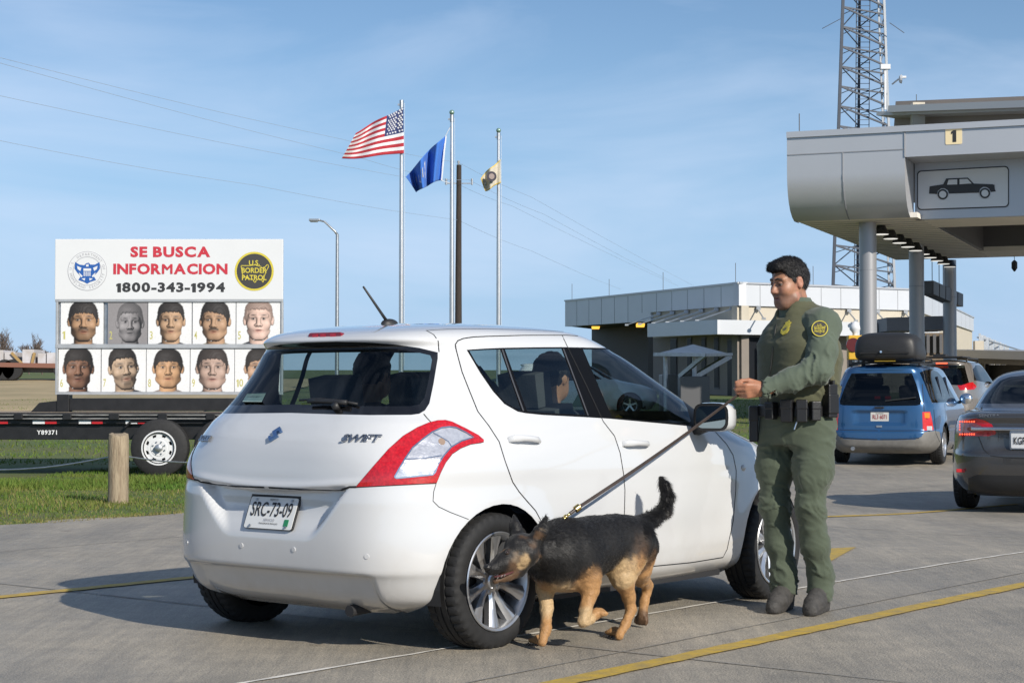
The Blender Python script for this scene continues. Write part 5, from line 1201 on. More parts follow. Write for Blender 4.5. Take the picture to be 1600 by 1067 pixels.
# ---- two people sitting inside, dim behind the glass
m_dcloth = M('dark_jacket', (.03, .03, .036), .9, var=.1, vscale=12)
def seat_x(px, py, yl):
    r_ = S.pray(px, py); t = (yl - S.eye.y) / r_.y; return (S.eye + r_ * t).x
FX = seat_x(857, 592, -.36); print('FRONT HEAD X', FX)
seat(FX - .05, .37, .48, -.07); seat(FX - .05, -.37, .46, -.07)
def seated(px, py, yl, label, hairc=m_hair if 'm_hair' in globals() else None):
    r_ = S.pray(px, py); t = (yl - S.eye.y) / r_.y; h = S.eye + r_ * t + Vector((.04, 0, .0)); fwd = Vector((1, 0, 0)); W = lambda x, y, z: np.array(SW @ (h + Vector((x, y, z)))); X3 = np.array((SW.to_3x3() @ Vector((1, 0, 0)))); Y3 = np.array((SW.to_3x3() @ Vector((0, 1, 0)))); Z3 = np.array([0, 0, 1.])
    base = SW @ (h + Vector((0, 0, -.66))); p = thing('person', label, 'person', base); bpy.context.view_layer.update(); AX_ = [X3, Y3, Z3]
    fl = Field(W(0, 0, 0) - (.75, .75, .95), W(0, 0, 0) + (.75, .75, .22), .013)
    fl.ell(W(-.01, 0, .02), (.10, .078, .10), AX_, .01); fl.ell(W(.03, 0, -.055), (.064, .06, .062), AX_, .03); fl.cone(W(.09, 0, .01), W(.112, 0, -.022), .010, .014, .01)
    for sg in (-1, 1): fl.ell(W(-.01, sg * .08, 0), (.02, .012, .033), AX_, .005)
    fl.cone(W(-.03, 0, -.06), W(-.05, 0, -.20), .055, .06, .03); fl.cone(W(-.05, 0, -.28), W(.0, 0, -.60), .13, .12, .05)
    for sg in (-1, 1):
        fl.cone(W(-.04, sg * .17, -.25), W(.05, sg * .21, -.50), .045, .04, .03); fl.cone(W(.05, sg * .21, -.50), W(.24, sg * .12, -.52), .038, .03, .02); fl.cone(W(.26, sg * .11, -.52), W(.31, sg * .09, -.53), .032, .026, .02); fl.cone(W(.0, sg * .09, -.62), W(.42, sg * .10, -.58), .07, .055, .03); fl.cone(W(.42, sg * .10, -.58), W(.46, sg * .10, -.84), .05, .04, .02)
    skin_obj('body', fl, m_skin, p, 1, colf=lambda V: np.tile(np.array((.40, .205, .125)), (len(V), 1)))
    fl = Field(W(0, 0, 0) - (.3, .3, .2), W(0, 0, 0) + (.3, .3, .25), .009); fl.ell(W(-.02, 0, .035), (.108, .088, .105), AX_, .01); fl.ell(W(.095, 0, -.04), (.075, .10, .085), AX_, .01, 'sub')
    skin_obj('hair', fl, m_hair, p, 1, disp=lambda V: .006 * fbm(V, (40, 40, 40), 3, 2))
    fl = Field(W(0, 0, 0) - (.75, .75, .95), W(0, 0, 0) + (.75, .75, -.1), .013); fl.cone(W(-.05, 0, -.27), W(.0, 0, -.60), .145, .135, .05); fl.cone(W(-.045, -.12, -.22), W(-.045, .12, -.22), .075, .075, .05)
    for sg in (-1, 1): fl.cone(W(-.04, sg * .17, -.25), W(.05, sg * .21, -.50), .062, .054, .03); fl.cone(W(.05, sg * .21, -.50), W(.22, sg * .13, -.52), .052, .042, .02)
    skin_obj('jacket', fl, m_dcloth, p, 1)
# ================================================================== INSPECTION BUILDING
TILT = 34 / 2800.0
def lev(h, D): return 1.144 + h * 1.1 + TILT * D           # height above eye level -> world z (the land tilts)
def xd(px, D): return Vector(((px - 800) / 2800 * D, D, 0))
m_panelA = M('pale_metal_cladding', (.60, .62, .65), .42, .15, var=.03, vscale=.6)
m_stucco = M('cream_stucco', (.52, .47, .38), .85, var=.05, vscale=1.5, bump=.15, bscale=20)
m_jnt = M('cladding_joint', (.25, .26, .28), .7)
m_bglass = M('dark_window_glass', (.014, .016, .02), .3, spec=.1)
m_dkgrey = M('dark_grey_metal', (.10, .10, .105), .5)
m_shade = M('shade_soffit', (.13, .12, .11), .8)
P0, P1, P2, P3 = xd(883, 83.2), xd(1155, 66.0), xd(1432, 71.5), xd(1522, 110)
bld = thing('inspection_building', 'low pale inspection building with metal parapet and lit porch', 'building', (P1.x, P1.y, float(gz(P1.x, P1.y))))
BO = bld.location.copy()
def bput2(mb, name, mat, root=None, par=None, **k):
    r = root or bld; mb.v = [v - r.location for v in mb.v]; return mb.build(name, mat, par or r, **k)
def wallp(mb, A, B, h0, h1, th, out=0.0):
    """upright slab from plan point A to B (left to right seen from the front); out = proud of the line, th = thickness behind"""
    d = (B - A).normalized(); n = Vector((d.y, -d.x, 0)); a, b = A + n * out, B + n * out; c, e = A + n * (out - th), B + n * (out - th)
    vs = [Vector((p.x, p.y, lev(h, p.y))) for p in (a, b, e, c) for h in (h0, h1)]
    mb.add(vs, [(0, 2, 3, 1), (2, 4, 5, 3), (4, 6, 7, 5), (6, 0, 1, 7), (1, 3, 5, 7), (0, 6, 4, 2)])
Q = P0.lerp(P1, .55)     # where the deep porch fascia ends
d = MB(); wallp(d, P0, Q, 1.83, 2.89, .3); wallp(d, Q, P1, 2.156, 2.89, .3); wallp(d, P1, P2, 2.156, 2.89, .3); wallp(d, P2, P3, 2.156, 2.89, .3); bput2(d, 'parapet', m_panelA)
for A, B, n in ((P0, P1, 12), (P1, P2, 9), (P2, P3, 10)):
    for k in range(1, n):
        d = MB(); p = A.lerp(B, k / n); dd = (B - A).normalized(); wallp(d, p - dd * .012, p + dd * .012, 1.84 if (A is P0 and k < 6) else 2.16, 2.86, .02, .006); bput2(d, 'parapet_joint', m_jnt)
d = MB()
for A, B in ((P0, P1), (P1, P2), (P2, P3)): wallp(d, A, B, 2.89, 2.95, .4, .05)
bput2(d, 'coping', M('coping_metal', (.52, .53, .55), .4, .4))
d = MB(); wallp(d, Q, P1, 1.2, 2.156, .3, -.10); wallp(d, P1, P2, 1.2, 2.156, .3, -.10); wallp(d, P2, P3, -3, 2.156, .3, -.10); bput2(d, 'upper_wall', m_stucco)
d = MB(); wallp(d, Q, P1, -3.0, 1.2, .3, -.10); wallp(d, P1, P2, -3.0, 1.2, .3, -.10); bput2(d, 'lower_wall', M('shaded_wall_taupe', (.235, .205, .18), .85, var=.06, vscale=1.2))  # wall below the lower canopy coloured darker to imitate the shade there
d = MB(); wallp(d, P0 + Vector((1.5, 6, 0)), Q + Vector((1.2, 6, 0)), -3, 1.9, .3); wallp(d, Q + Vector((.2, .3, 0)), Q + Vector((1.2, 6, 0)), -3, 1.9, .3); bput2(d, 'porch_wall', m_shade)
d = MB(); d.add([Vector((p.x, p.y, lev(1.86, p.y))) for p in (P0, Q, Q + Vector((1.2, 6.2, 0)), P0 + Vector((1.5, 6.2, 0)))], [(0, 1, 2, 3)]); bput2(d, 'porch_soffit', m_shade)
# flat roof behind the parapet
d = MB(); d.add([Vector((p.x, p.y, lev(2.75, p.y))) for p in (P0, P1, P2, P3, Vector((15, 121, 0)), Vector((6, 112, 0)))], [(0, 1, 2, 3, 4, 5)]); bput2(d, 'roof', m_dkgrey)
# lower canopy with tie rods
dLw = (P1 - Q).normalized(); nL = Vector((dLw.y, -dLw.x, 0)); dMw = (P2 - P1).normalized(); nM = Vector((dMw.y, -dMw.x, 0))
C0 = P0.lerp(P1, .71) + nL * 1.4; CC = P1 + nL * 1.4 - dLw * .3 + nM * .9; C2_ = P2 + nM * 1.2
d = MB(); wallp(d, C0, CC, 1.18, 1.66, .12); wallp(d, CC, C2_, 1.18, 1.66, .12); d.add([Vector((p.x, p.y, lev(1.25, p.y))) for p in (C0, CC, C2_, P2, P1, Q)], [(0, 1, 2, 3, 4, 5)]); d.add([Vector((p.x, p.y, lev(1.6, p.y))) for p in (C0, CC, C2_, P2, P1, Q)], [(0, 1, 2, 3, 4, 5)]); bput2(d, 'lower_canopy', m_panelA)
for A, B, nn, n in ((Q, P1, nL, 6), (P1, P2, nM, 6)):
    for k in range(n):
        p = A.lerp(B, (k + .6) / n); d = MB(); a = Vector((p.x, p.y, lev(2.08, p.y))) + nn * -.04; b = Vector((p.x, p.y, lev(1.68, p.y))) + nn * 1.1 - (B - A).normalized() * .75
        d.bar(a, b, .04); d.box(a + nn * .06, (.16, .14, .12)); d.box(b, (.14, .14, .07)); bput2(d, 'tie_rod', m_galv)
# windows under the canopy
for A, B, f0, f1, h0, h1 in ((Q, P1, .22, .30, -1.0, 1.1), (Q, P1, .42, .47, -1.0, 1.1), (Q, P1, .58, .63, -.6, 1.1), (Q, P1, .72, .77, -.6, 1.1), (Q, P1, .86, .96, -.9, 1.0), (P1, P2, .05, .12, -2.2, 1.1), (P1, P2, .28, .36, -1.1, .9), (P1, P2, .42, .50, -1.1, .9), (P1, P2, .60, .80, -1.1, .9)):
    d = MB(); wallp(d, A.lerp(B, f0), A.lerp(B, f1), h0 - .06, h1 + .06, .05, -.07); fr = bput2(d, 'window', m_dkgrey)
    d = MB(); wallp(d, A.lerp(B, f0 + .004), A.lerp(B, f1 - .004), h0, h1, .03, -.055); bput2(d, 'pane', m_bglass).parent = fr
for px, py in ((931, 511), (1001, 508)):
    d = MB(); p = at(px, py + 3, 84.0 if px < 950 else 78); d.prism([(q_[0] * .38, q_[1]) for q_ in ((-.46, 0), (.42, 0), (.5, .12), (.3, .22), (.12, .14), (0, .24), (-.12, .14), (-.3, .22), (-.5, .12))], p, (1, 0, 0), (0, 0, 1), .25); bput2(d, 'porch_lamp', M('amber_lamp', (.5, .3, .05), .4, emit=(1, .55, .08), es=1.4) if px < 950 else bpy.data.materials['amber_lamp'])
for A, B, f in ((P0, P1, .05), (P0, P1, .30), (P0, P1, .62), (P0, P1, .985), (P1, P2, .4), (P1, P2, .75), (P2, P3, .3), (P2, P3, .6)):
    p = A.lerp(B, f); d = MB(); d.cyl((p.x, p.y, lev(2.9, p.y)), (p.x, p.y, lev(3.6, p.y)), .011, n=6); bput2(d, 'lightning_rod', m_dkgrey)
for f in (.10, .20): d = MB(); p = P1.lerp(P2, f) + nM * .95; d.cyl((p.x, p.y, lev(-2.2, p.y)), (p.x, p.y, lev(1.2, p.y)), .11, n=12); bput2(d, 'canopy_post', m_galv)
d = MB(); p = P1.lerp(P2, .115); wallp(d, p, P1.lerp(P2, .145), -.5, .15, .1, .10); bput2(d, 'wall_lamp', M('warm_wall_lamp', (.6, .45, .2), .4, emit=(1, .65, .3), es=.5))
# ---- grey fabric shade shelter with kiosk in front of the building
KD = 47.0; kp = at(1085, 640, KD); kz = float(gz(kp.x, KD)); sh = thing('shade_shelter', 'grey pyramid fabric shade on slanted posts beside a dark kiosk', 'shelter', (kp.x, KD, kz))
m_fab = M('grey_shade_fabric', (.60, .60, .58), .85, var=.05, vscale=2)
def kq(px, py, D): return at(px, py, D)
d = MB(); pk = kq(1083, 538, KD + 1.6); e = [kq(1021, 553.5, KD + .2), kq(1102, 554.5, KD), kq(1143, 553.5, KD + 2.2), kq(1064, 552, KD + 3.4)]
lo = [p - Vector((0, 0, .05)) for p in e]; d.add([pk] + e + lo, [(0, 1, 2), (0, 2, 3), (0, 3, 4), (0, 4, 1), (1, 5, 6, 2), (2, 6, 7, 3), (3, 7, 8, 4), (4, 8, 5, 1)]); bput2(d, 'shade_canopy', m_fab, sh)
d = MB(); d.bar(e[0], e[1], .09); d.bar(e[1], e[2], .07)
bs = Vector((kp.x - .1, KD + 1.5, kz)); d.bar(e[1], kq(1062, 588, KD + .6), .10); d.bar(e[2] + Vector((-.05, 0, -.05)), kq(1086, 588, KD + 1.2), .13); bput2(d, 'slanted_strut', m_galv, sh)
for px in (1040, 1085): d = MB(); t = kq(px, 556, KD + 1.0); d.cyl((t.x, KD + 1.0, kz), t, .06, n=10); bput2(d, 'post', m_galv, sh)
d = MB(); a, b = kq(1034, 562, KD + 2.4), kq(1092, 640, KD + 2.4); d.span((a.x, KD + 2.2, kz), (b.x, KD + 3.4, a.z - .4)); bput2(d, 'kiosk', m_dkgrey, sh, bevel=.03)
d = MB(); a, b = kq(1062, 588, KD + .5), kq(1108, 612, KD + .5); d.span((a.x, KD + .3, kz), (b.x, KD + 1.1, a.z)); bput2(d, 'cabinet', m_dkgrey, sh, bevel=.02)
# ================================================================== LATTICE MAST
LM = 92.0; mp_ = at(1350, 560, LM); mz = float(gz(mp_.x, LM)); mast = thing('lattice_mast', 'tall grey lattice radio mast rising behind the building and canopy', 'mast', (mp_.x, LM, mz))
def leg_at(py, k):
    lx = np.interp(py, [-140, 0, 445, 640], [1322, 1317.5, 1302, 1295]); rx = np.interp(py, [-140, 0, 445, 640], [1380, 1386, 1402, 1409]); cx = (lx + rx) / 2; wd = (rx - lx) / 2800 * LM
    if k == 0: return at(lx, py, LM)
    if k == 1: return at(rx - 4, py, LM + wd * .25)
    return at(cx - (rx - lx) * .12, py, LM + wd * .86)
m_mast = M('galvanised_mast_steel', (.055, .065, .085), .55, .2, var=.1, vscale=3); m_mast2 = M('sunlit_mast_steel', (.40, .42, .44), .5, .4)  # second steel is a lighter copy, colouring the right leg as if sunlit
def mput(mb, name, mat): mb.v = [v - mast.location for v in mb.v]; return mb.build(name, mat, mast)
for k in range(3):
    d = MB(); d.bar(leg_at(640, k), leg_at(-120, k), .15 if k == 0 else .12)
    if k == 1:
        o2 = Vector((-.28, .1, 0)); d.bar(leg_at(640, 1) + o2, leg_at(-120, 1) + o2, .08); ys = np.arange(600, -120, -24.0)
        for a, b in zip(ys[:-1], ys[1:]): d.bar(leg_at(a, 1), leg_at(b, 1) + o2, .045); d.bar(leg_at(a, 1) + o2, leg_at(b, 1), .045)
    mput(d, 'leg', m_mast2 if k == 1 else m_mast)
ys = list(np.arange(600, -120, -31.0))
for i, (a, b) in enumerate(zip(ys[:-1], ys[1:])):
    d = MB()
    for p, q, wd in ((0, 1, .085), (1, 2, .045), (2, 0, .045)): d.bar(leg_at(b, p), leg_at(a, q), wd) if i % 2 == 0 or p == 0 else d.bar(leg_at(a, p), leg_at(b, q), wd); d.bar(leg_at(b, p), leg_at(b + 12, q), wd * .8)
    mput(d, 'bracing', m_mast)
d = MB(); d.bar(leg_at(600, 2) + Vector((-.35, -1, 0)), leg_at(-120, 2) + Vector((-.35, -1, 0)), .04); d.bar(leg_at(600, 2) + Vector((.35, -1, 0)), leg_at(-120, 2) + Vector((.35, -1, 0)), .04)
for y in np.arange(600, -120, -8.0): p = leg_at(y, 2) + Vector((0, -1, 0)); d.bar(p - Vector((.35, 0, 0)), p + Vector((.35, 0, 0)), .025)
mput(d, 'ladder', m_mast)
d = MB(); d.bar(at(1317, 28, LM), at(1285, 45, LM - .8), .03); mput(d, 'whip_antenna', m_mast); d = MB(); d.bar(at(1390, 36, LM), at(1413, 52, LM), .03); mput(d, 'whip_antenna', m_mast)
d = MB(); p = at(1404, 124, LM - .5); d.bar(at(1394, 132, LM), p, .06); d.lathe([(.02, 0), (.18, .05), (.24, .15)], 14, 'X', p, cap=False); d.box(p + Vector((.25, 0, .1)), (.25, .2, .1)); mput(d, 'dish_antenna', m_white)
d = MB(); p = at(1383, 105, LM - .6); d.box(p, (.5, .3, .25)); d.bar(p, p + Vector((0, 0, -2.2)), .10); mput(d, 'equipment_box', m_white)
# ================================================================== BOOTH CANOPY
CA = R(22); eT = Vector((math.cos(CA), -math.sin(CA), 0)); eL = Vector((math.sin(CA), math.cos(CA), 0)); CO = Vector(((1231 - 800) / 2800 * 42.0, 42.0, 0))
can = thing('booth_canopy', 'big pale metal canopy over the inspection lanes with a car sign', 'canopy', (CO.x, CO.y, float(gz(CO.x, CO.y))))
m_clad = M('canopy_cladding', (.50, .51, .53), .38, .35, var=.03, vscale=.5)
m_soff = M('canopy_soffit', (.78, .74, .68), .75, var=.06, vscale=.8)
def cl(s, l, z): return CO + eT * s + eL * l + Vector((0, 0, z))
def cput(mb, name, mat, par=None, **k): mb.v = [v - can.location for v in mb.v]; return mb.build(name, mat, par or can, **k)
ZT, ZB, ZS = 7.24, 6.70, 5.20; SW1 = 2.744; LEN = 14.2; SR = 15.0
prof = [(0.0, ZT - .14), (0.0, 6.2), (.02, 6.0), (.07, 5.8), (.16, 5.6), (.30, 5.42), (.50, 5.28), (.72, ZS)]
d = MB(); vs = []; n = len(prof)
for s_ in (0, SW1):
    for l, z in prof: vs.append(cl(s_, l, z))
for s_ in (0, SW1): vs += [cl(s_, 1.2, ZT - .14), cl(s_, 1.2, ZS)]
d.add(vs, [(i, n + i, n + i + 1, i + 1) for i in range(n - 1)] + [tuple(range(n)) + (2 * n + 1, 2 * n), tuple(range(n, 2 * n))[::-1] + (2 * n + 2, 2 * n + 3)]); cput(d, 'curved_fascia', m_clad, angle=30)
d = MB()
def cbox(mb, s0, s1, l0, l1, z0, z1):
    vs = [cl(s_, l, z) for s_ in (s0, s1) for l in (l0, l1) for z in (z0, z1)]; mb.add(vs, [(0, 1, 3, 2), (4, 6, 7, 5), (0, 4, 5, 1), (2, 3, 7, 6), (0, 2, 6, 4), (1, 5, 7, 3)])
cbox(d, 0.0, SR, -.05, .5, ZT - .14, ZT); cbox(d, 0, .4, .5, LEN, ZS + .2, ZT); cput(d, 'coping', m_clad)
d = MB(); cbox(d, SW1 + .012, SR, 0.0, 1.3, 6.52, ZT - .14); cput(d, 'upper_fascia', m_clad)
d = MB(); cbox(d, SW1 + .012, SR, 1.3, 1.5, ZS, 6.52); cput(d, 'sign_panel', m_clad)
d = MB()
for s_ in (1.32,):
    for (l0, z0), (l1, z1) in zip(prof[:-1], prof[1:]):
        if z0 < 6.8: d.bar(cl(s_, l0 - .006, z0), cl(s_, l1 - .006, z1), .022, .02)
cput(d, 'cladding_joint', m_jnt); d = MB(); d.bar(cl(0, -.004, ZB), cl(SW1, -.004, ZB), .02, .022); cput(d, 'cladding_joint', m_jnt); d = MB(); d.bar(cl(SW1 + .006, -.012, 6.52), cl(SW1 + .006, -.012, ZT - .15), .02, .03); cput(d, 'cladding_joint', m_jnt); d = MB(); d.bar(cl(1.32, -.004, ZB), cl(1.32, -.004, 6.1), .022, .02); cput(d, 'cladding_joint', m_jnt)
for k in range(1, 5): d = MB(); d.bar(cl(SW1 + 2.9 * k, 1.29, ZS), cl(SW1 + 2.9 * k, 1.29, 6.5), .025); cput(d, 'cladding_joint', m_jnt)
d = MB(); cbox(d, .06, 2.9, .74, LEN, ZS, ZS + .12); cbox(d, 2.9, SR, 1.5, 3.6, ZS, ZS + .12); cbox(d, 2.9, SR, 11.6, LEN, ZS, ZS + .12); cbox(d, 2.9, SR, 3.6, 11.6, ZS + 1.1, ZS + 1.2); cput(d, 'soffit', m_soff)
d = MB()
for k in range(24): l = 1.2 + k * .55; cbox(d, .06, 2.9, l, l + .02, ZS - .006, ZS + .004)
cput(d, 'soffit_groove', m_jnt)
d = MB(); cbox(d, 2.9, 3.02, 3.6, 11.6, ZS + .02, ZS + 1.1); cbox(d, 2.9, SR, 3.5, 3.6, ZS + .125, ZS + 1.1); cbox(d, 2.9, SR, 11.6, 11.7, ZS + .125, ZS + 1.1); cbox(d, 3.1, SR, 6.2, 7.4, ZS + .55, ZS + 1.05); cput(d, 'ceiling_recess', m_dkgrey)
d = MB(); cbox(d, .4, SR, .5, LEN, ZT - .3, ZT - .16); cput(d, 'roof', m_dkgrey)
for px, D in ((1357, 42.9), (1433, 49.4), (1484.5, 55.2)):
    p = xd(px, D); z0 = float(gz(p.x, D)) - .2; d = MB(); d.cyl((p.x, D, z0), (p.x, D, ZS), .205, n=28); c_ = cput(d, 'column', m_galv if False else M('column_paint', (.34, .34, .35), .4, .4) if 'column_paint' not in bpy.data.materials else bpy.data.materials['column_paint'], angle=50)
    d = MB()
    for z in (1.9, 4.05): d.lathe([(.207, -.008), (.207, .008)], 28, 'Z', (p.x, D, z), cap=False)
    cput(d, 'column_joint', m_jnt, c_)
LP0, LP1 = at(1377, 360.5, 43.6), at(1484, 409.5, 55)
for k in range(10):
    t = 1 - (1 - k / 9) ** 1.0; f = t; p = LP0.lerp(LP1, f); p.z = ZS - .02
    d = MB(); d.lathe([(.20, -.20), (.13, -.06), (.1, .01)], 16, 'Z', p, cap=True); ls = cput(d, 'soffit_light', m_plastic, angle=50)
    d = MB(); d.lathe([(.0, -.214), (.17, -.212), (.18, -.203)], 16, 'Z', p, cap=False); cput(d, 'lens', M('lamp_glow', (.8, .8, .78), .3, emit=(1, .97, .9), es=.7) if k == 0 else bpy.data.materials['lamp_glow'], ls)
# lane number plate and car sign
def cfit(mb, pts, zc, s_c, k): pass
SN = at(1495, 217.5, 41.0); sd = (SN - CO).dot(eT)
d = MB(); d.prism(rrect(.37, .37, .03), cl(sd, -.012, SN.z), eT, (0, 0, 1), .05); ls = cput(d, 'lane_number_sign', M('cream_lightbox', (.70, .58, .36), .4, emit=(1, .8, .45), es=.15)); ls['label'] = 'square cream lane sign with number 1'
vs, fs = text_mesh2('1', .03); xs = [v.x for v in vs]; ys_ = [v.y for v in vs]
d = MB(); d.add([cl(sd + (v.x - (min(xs) + max(xs)) / 2) * .30 / (max(ys_) - min(ys_)), -.018, SN.z + (v.y - (min(ys_) + max(ys_)) / 2) * .27 / (max(ys_) - min(ys_))) for v in vs], fs); cput(d, 'number', m_ink, ls)
d = MB(); d.prism([(x * 1.0, y) for x, y in rrect(.36, .36, .03)], cl(sd, -.0125, SN.z), eT, (0, 0, 1), .002)
m_signw = M('sign_white', (.74, .75, .76), .5)
# sign measured in the zoomed photo: pixel (zx,zy)*.2625+(1200,180)
def sgn(zx, zy, o=0.0):
    px, py = 1200 + zx * .2625, 180 + zy * .2625; r_ = ray(px, py); o0 = CO + eL * (1.3 - .01 - o); t = (o0 - Vector((0, 0, CAM_H))).dot(eL) / Vector((r_.x, r_.y, 0)).dot(eL); return Vector((r_.x * t, r_.y * t, CAM_H + r_.z * t))
def spoly(mb, pts, o):
    a = [sgn(x, y, o) for x, y in pts]; m = len(a); b = [p + eL * .012 for p in a]; mb.add(a + b, [tuple(range(m)), tuple(range(2 * m - 1, m - 1, -1))] + [(i, (i + 1) % m, m + (i + 1) % m, m + i) for i in range(m)])
def zr(x0, y0a, y0b, x1, y1a, y1b, r=22):
    """rounded sign outline: left edge y0a..y0b, right edge y1a..y1b"""
    P = []
    for cx, cy, a0 in ((x1 - r, y1a + r, -90), (x1 - r, y1b - r, 0), (x0 + r, y0b - r, 90), (x0 + r, y0a + r, 180)):
        for k in range(6): P.append((cx + r * math.cos(R(a0 + 18 * k)), cy + r * math.sin(R(a0 + 18 * k))))
    return P
d = MB(); spoly(d, zr(887, 330, 566, 1434, 303, 549, 26), .01); cs = cput(d, 'car_sign', m_ink)
d = MB(); spoly(d, zr(893, 337, 559, 1428, 310, 542, 22), .022); cput(d, 'sign_face', m_signw, cs)
d = MB(); spoly(d, [(958, 468), (962, 425), (1043, 412), (1060, 378), (1190, 373), (1225, 408), (1335, 412), (1348, 416), (1350, 440), (1356, 455), (1325, 458), (1318, 440), (1300, 428), (1280, 428), (1262, 440), (1256, 462), (1078, 468), (1070, 448), (1052, 436), (1030, 436), (1012, 450), (1004, 470)], .034); cput(d, 'car_pictogram', m_ink, cs)
for pts in ([(1066, 414), (1074, 386), (1126, 383), (1126, 413)], [(1140, 412), (1140, 382), (1187, 380), (1212, 407)]): d = MB(); spoly(d, pts, .046); cput(d, 'pictogram_window', m_signw, cs)
for cx, cy in ((1040, 472), (1291, 465)):
    d = MB(); spoly(d, [(cx + 31 * math.cos(2 * math.pi * k / 20), cy + 31 * math.sin(2 * math.pi * k / 20)) for k in range(20)], .046); w0 = cput(d, 'pictogram_wheel', m_ink, cs)
    d = MB(); spoly(d, [(cx + 21 * math.cos(2 * math.pi * k / 20), cy + 21 * math.sin(2 * math.pi * k / 20)) for k in range(20)], .058); cput(d, 'pictogram_hub', m_signw, cs)
for px, py in ((1249, 205), (1432, 168)): p = at(px, py, 43 if px < 1300 else 58); d = MB(); d.cyl(p, p + Vector((0, 0, .42)), .012, n=6); cput(d, 'lightning_rod', m_dkgrey)
# hanging lane signal louvre and pendant under the canopy
SG = 53.0; a, b = at(1449, 449, SG), at(1497, 470, SG + 3.5); hs = thing('hanging_signal_box', 'dark louvred signal box hung on wires under the canopy', 'signal', a.lerp(b, .5))
d = MB(); dr = (b - a).normalized(); L_ = (b - a).length
for k in range(5): p = a + dr * (L_ * (k + .5) / 5); d.bar(p - dr * L_ * .09, p + dr * L_ * .085, .35, .40)
d.bar(a, b, .30, .36); d.v = [v - hs.location for v in d.v]; d.build('housing', m_dkgrey, hs)
for k in range(4): p = a + dr * (L_ * (.15 + k * .22)); d = MB(); d.cyl(p - hs.location, Vector((p.x, p.y, ZS)) - hs.location, .012, n=5); d.build('suspension_wire', m_dkgrey, hs)
p = at(1585, 413, 54); hp = MB(); hp.cyl(p, (p.x, p.y, ZS + .9), .01, n=5); hp.lathe([(.02, -.22), (.09, -.12), (.09, .06), (.03, .12)], 12, 'Z', p); tag(hp.build('pendant_speaker', m_plastic), 'small dark pendant hanging on a thin cord under the canopy', 'pendant')
# yellow signal with finial beside the roof box
YD = 36.0; p = at(1336, 560, YD); ys0 = float(gz(p.x, YD)); ysn = thing('yellow_signal', 'yellow housed stop signal with small pale finial beside the roof box', 'signal', (p.x, YD, ys0))
t_, b_ = at(1342, 524, YD).z - ys0, at(1342, 562, YD).z - ys0
d = MB(); d.box((0, 0, (t_ + b_) / 2), (.30, .22, t_ - b_)); d.build('housing', M('signal_yellow', (.62, .36, .02), .45), ysn, bevel=.02)
d = MB(); d.cyl((-.06, -.14, (t_ + b_) / 2 + .05), (-.06, -.10, (t_ + b_) / 2 + .05), .14, .14, 20); d.build('lens', M('dark_red_lens', (.10, .012, .01), .2), ysn)
d = MB(); d.cyl((0, 0, 0), (0, 0, b_ + .02), .05, n=10); d.build('post', m_galv, ysn)
d = MB(); d.lathe([(.05, 0), (.05, .05), (.11, .12), (.10, .2), (.03, .28)], 14, 'Z', (0, 0, t_)); d.build('finial', m_white, ysn, angle=50)
# ================================================================== ROOF STRUCTURE BEHIND, FAR LANES
m_taup = M('taupe_stucco', (.36, .30, .25), .85)
A, B = at(1397, 172, 54), at(1640, 163, 50); d = MB(); d.bar(A, B, .6, .20); d.bar(A + Vector((0, .8, -.05)), B + Vector((0, .8, -.05)), 1.2, .12); cput(d, 'monitor_roof', M('pale_roof_edge', (.66, .64, .60), .7))
d = MB(); d.bar(at(1402, 190, 55), at(1640, 183, 51), .3, 1.2); cput(d, 'monitor_wall', m_taup)
p = at(1434, 190, 53.6); d = MB(); d.box(p, (.36, .36, 1.1)); cput(d, 'monitor_pier', m_stucco)
# second, lower lane canopy with a row of posts on the far right
FD = 85.0; fc = thing('far_lane_canopy', 'distant long lane canopy with a row of dark posts', 'canopy', (xd(1560, FD).x, FD, float(gz(xd(1560, FD).x, FD)))); FO = fc.location
def fput(mb, name, mat): mb.v = [v - FO for v in mb.v]; return mb.build(name, mat, fc)
d = MB(); a, b = at(1523, 552, 88), at(1680, 556, 80); d.bar(a, b, 5, .38); fput(d, 'roof', M('far_canopy_grey', (.30, .30, .30), .6))
d = MB(); a, b = at(1537, 561, 87), at(1680, 567, 80); d.bar(a, b, 4, .3); fput(d, 'beam', m_shade)
for k in range(5):
    px = 1541 + k * 8.6; p = at(px, 574, 87 + k * 3); d = MB(); d.box((p.x, p.y, p.z - .3), (.18, .3, 1.9)); fput(d, 'post', m_dkgrey)
d = MB(); a, b = at(1536, 588, 88), at(1600, 588, 84); d.bar(a, b, .3, 1.1); fput(d, 'barrier_wall', m_shade)
d = MB(); a = at(1529, 575, 86); d.box(a, (.42, .4, 2.6)); fput(d, 'end_pier', m_stucco)
for k in range(6):
    px = 1531 + k * 8; p = at(px, 537 + k * 2.2, 88 + k * 2); d = MB(); d.box((p.x, p.y, p.z), (.10, .05, 1.0 - .06 * k)); d.box((p.x + .1, p.y, p.z), (.17, .03, .85 - .06 * k)); fput(d, 'roof_screen', m_galv)
d = MB(); d.bar(at(1527, 527, 88), at(1600, 549, 100), .06); fput(d, 'screen_rail', m_galv)
hb = MB(); a = at(1590, 577, 150); hb.box((a.x, 150, a.z - .6), (5.5, 4, 2.2)); tag(hb.build('distant_building', m_stucco, bevel=.05), 'tiny distant cream building beyond the far lane canopy', 'building')
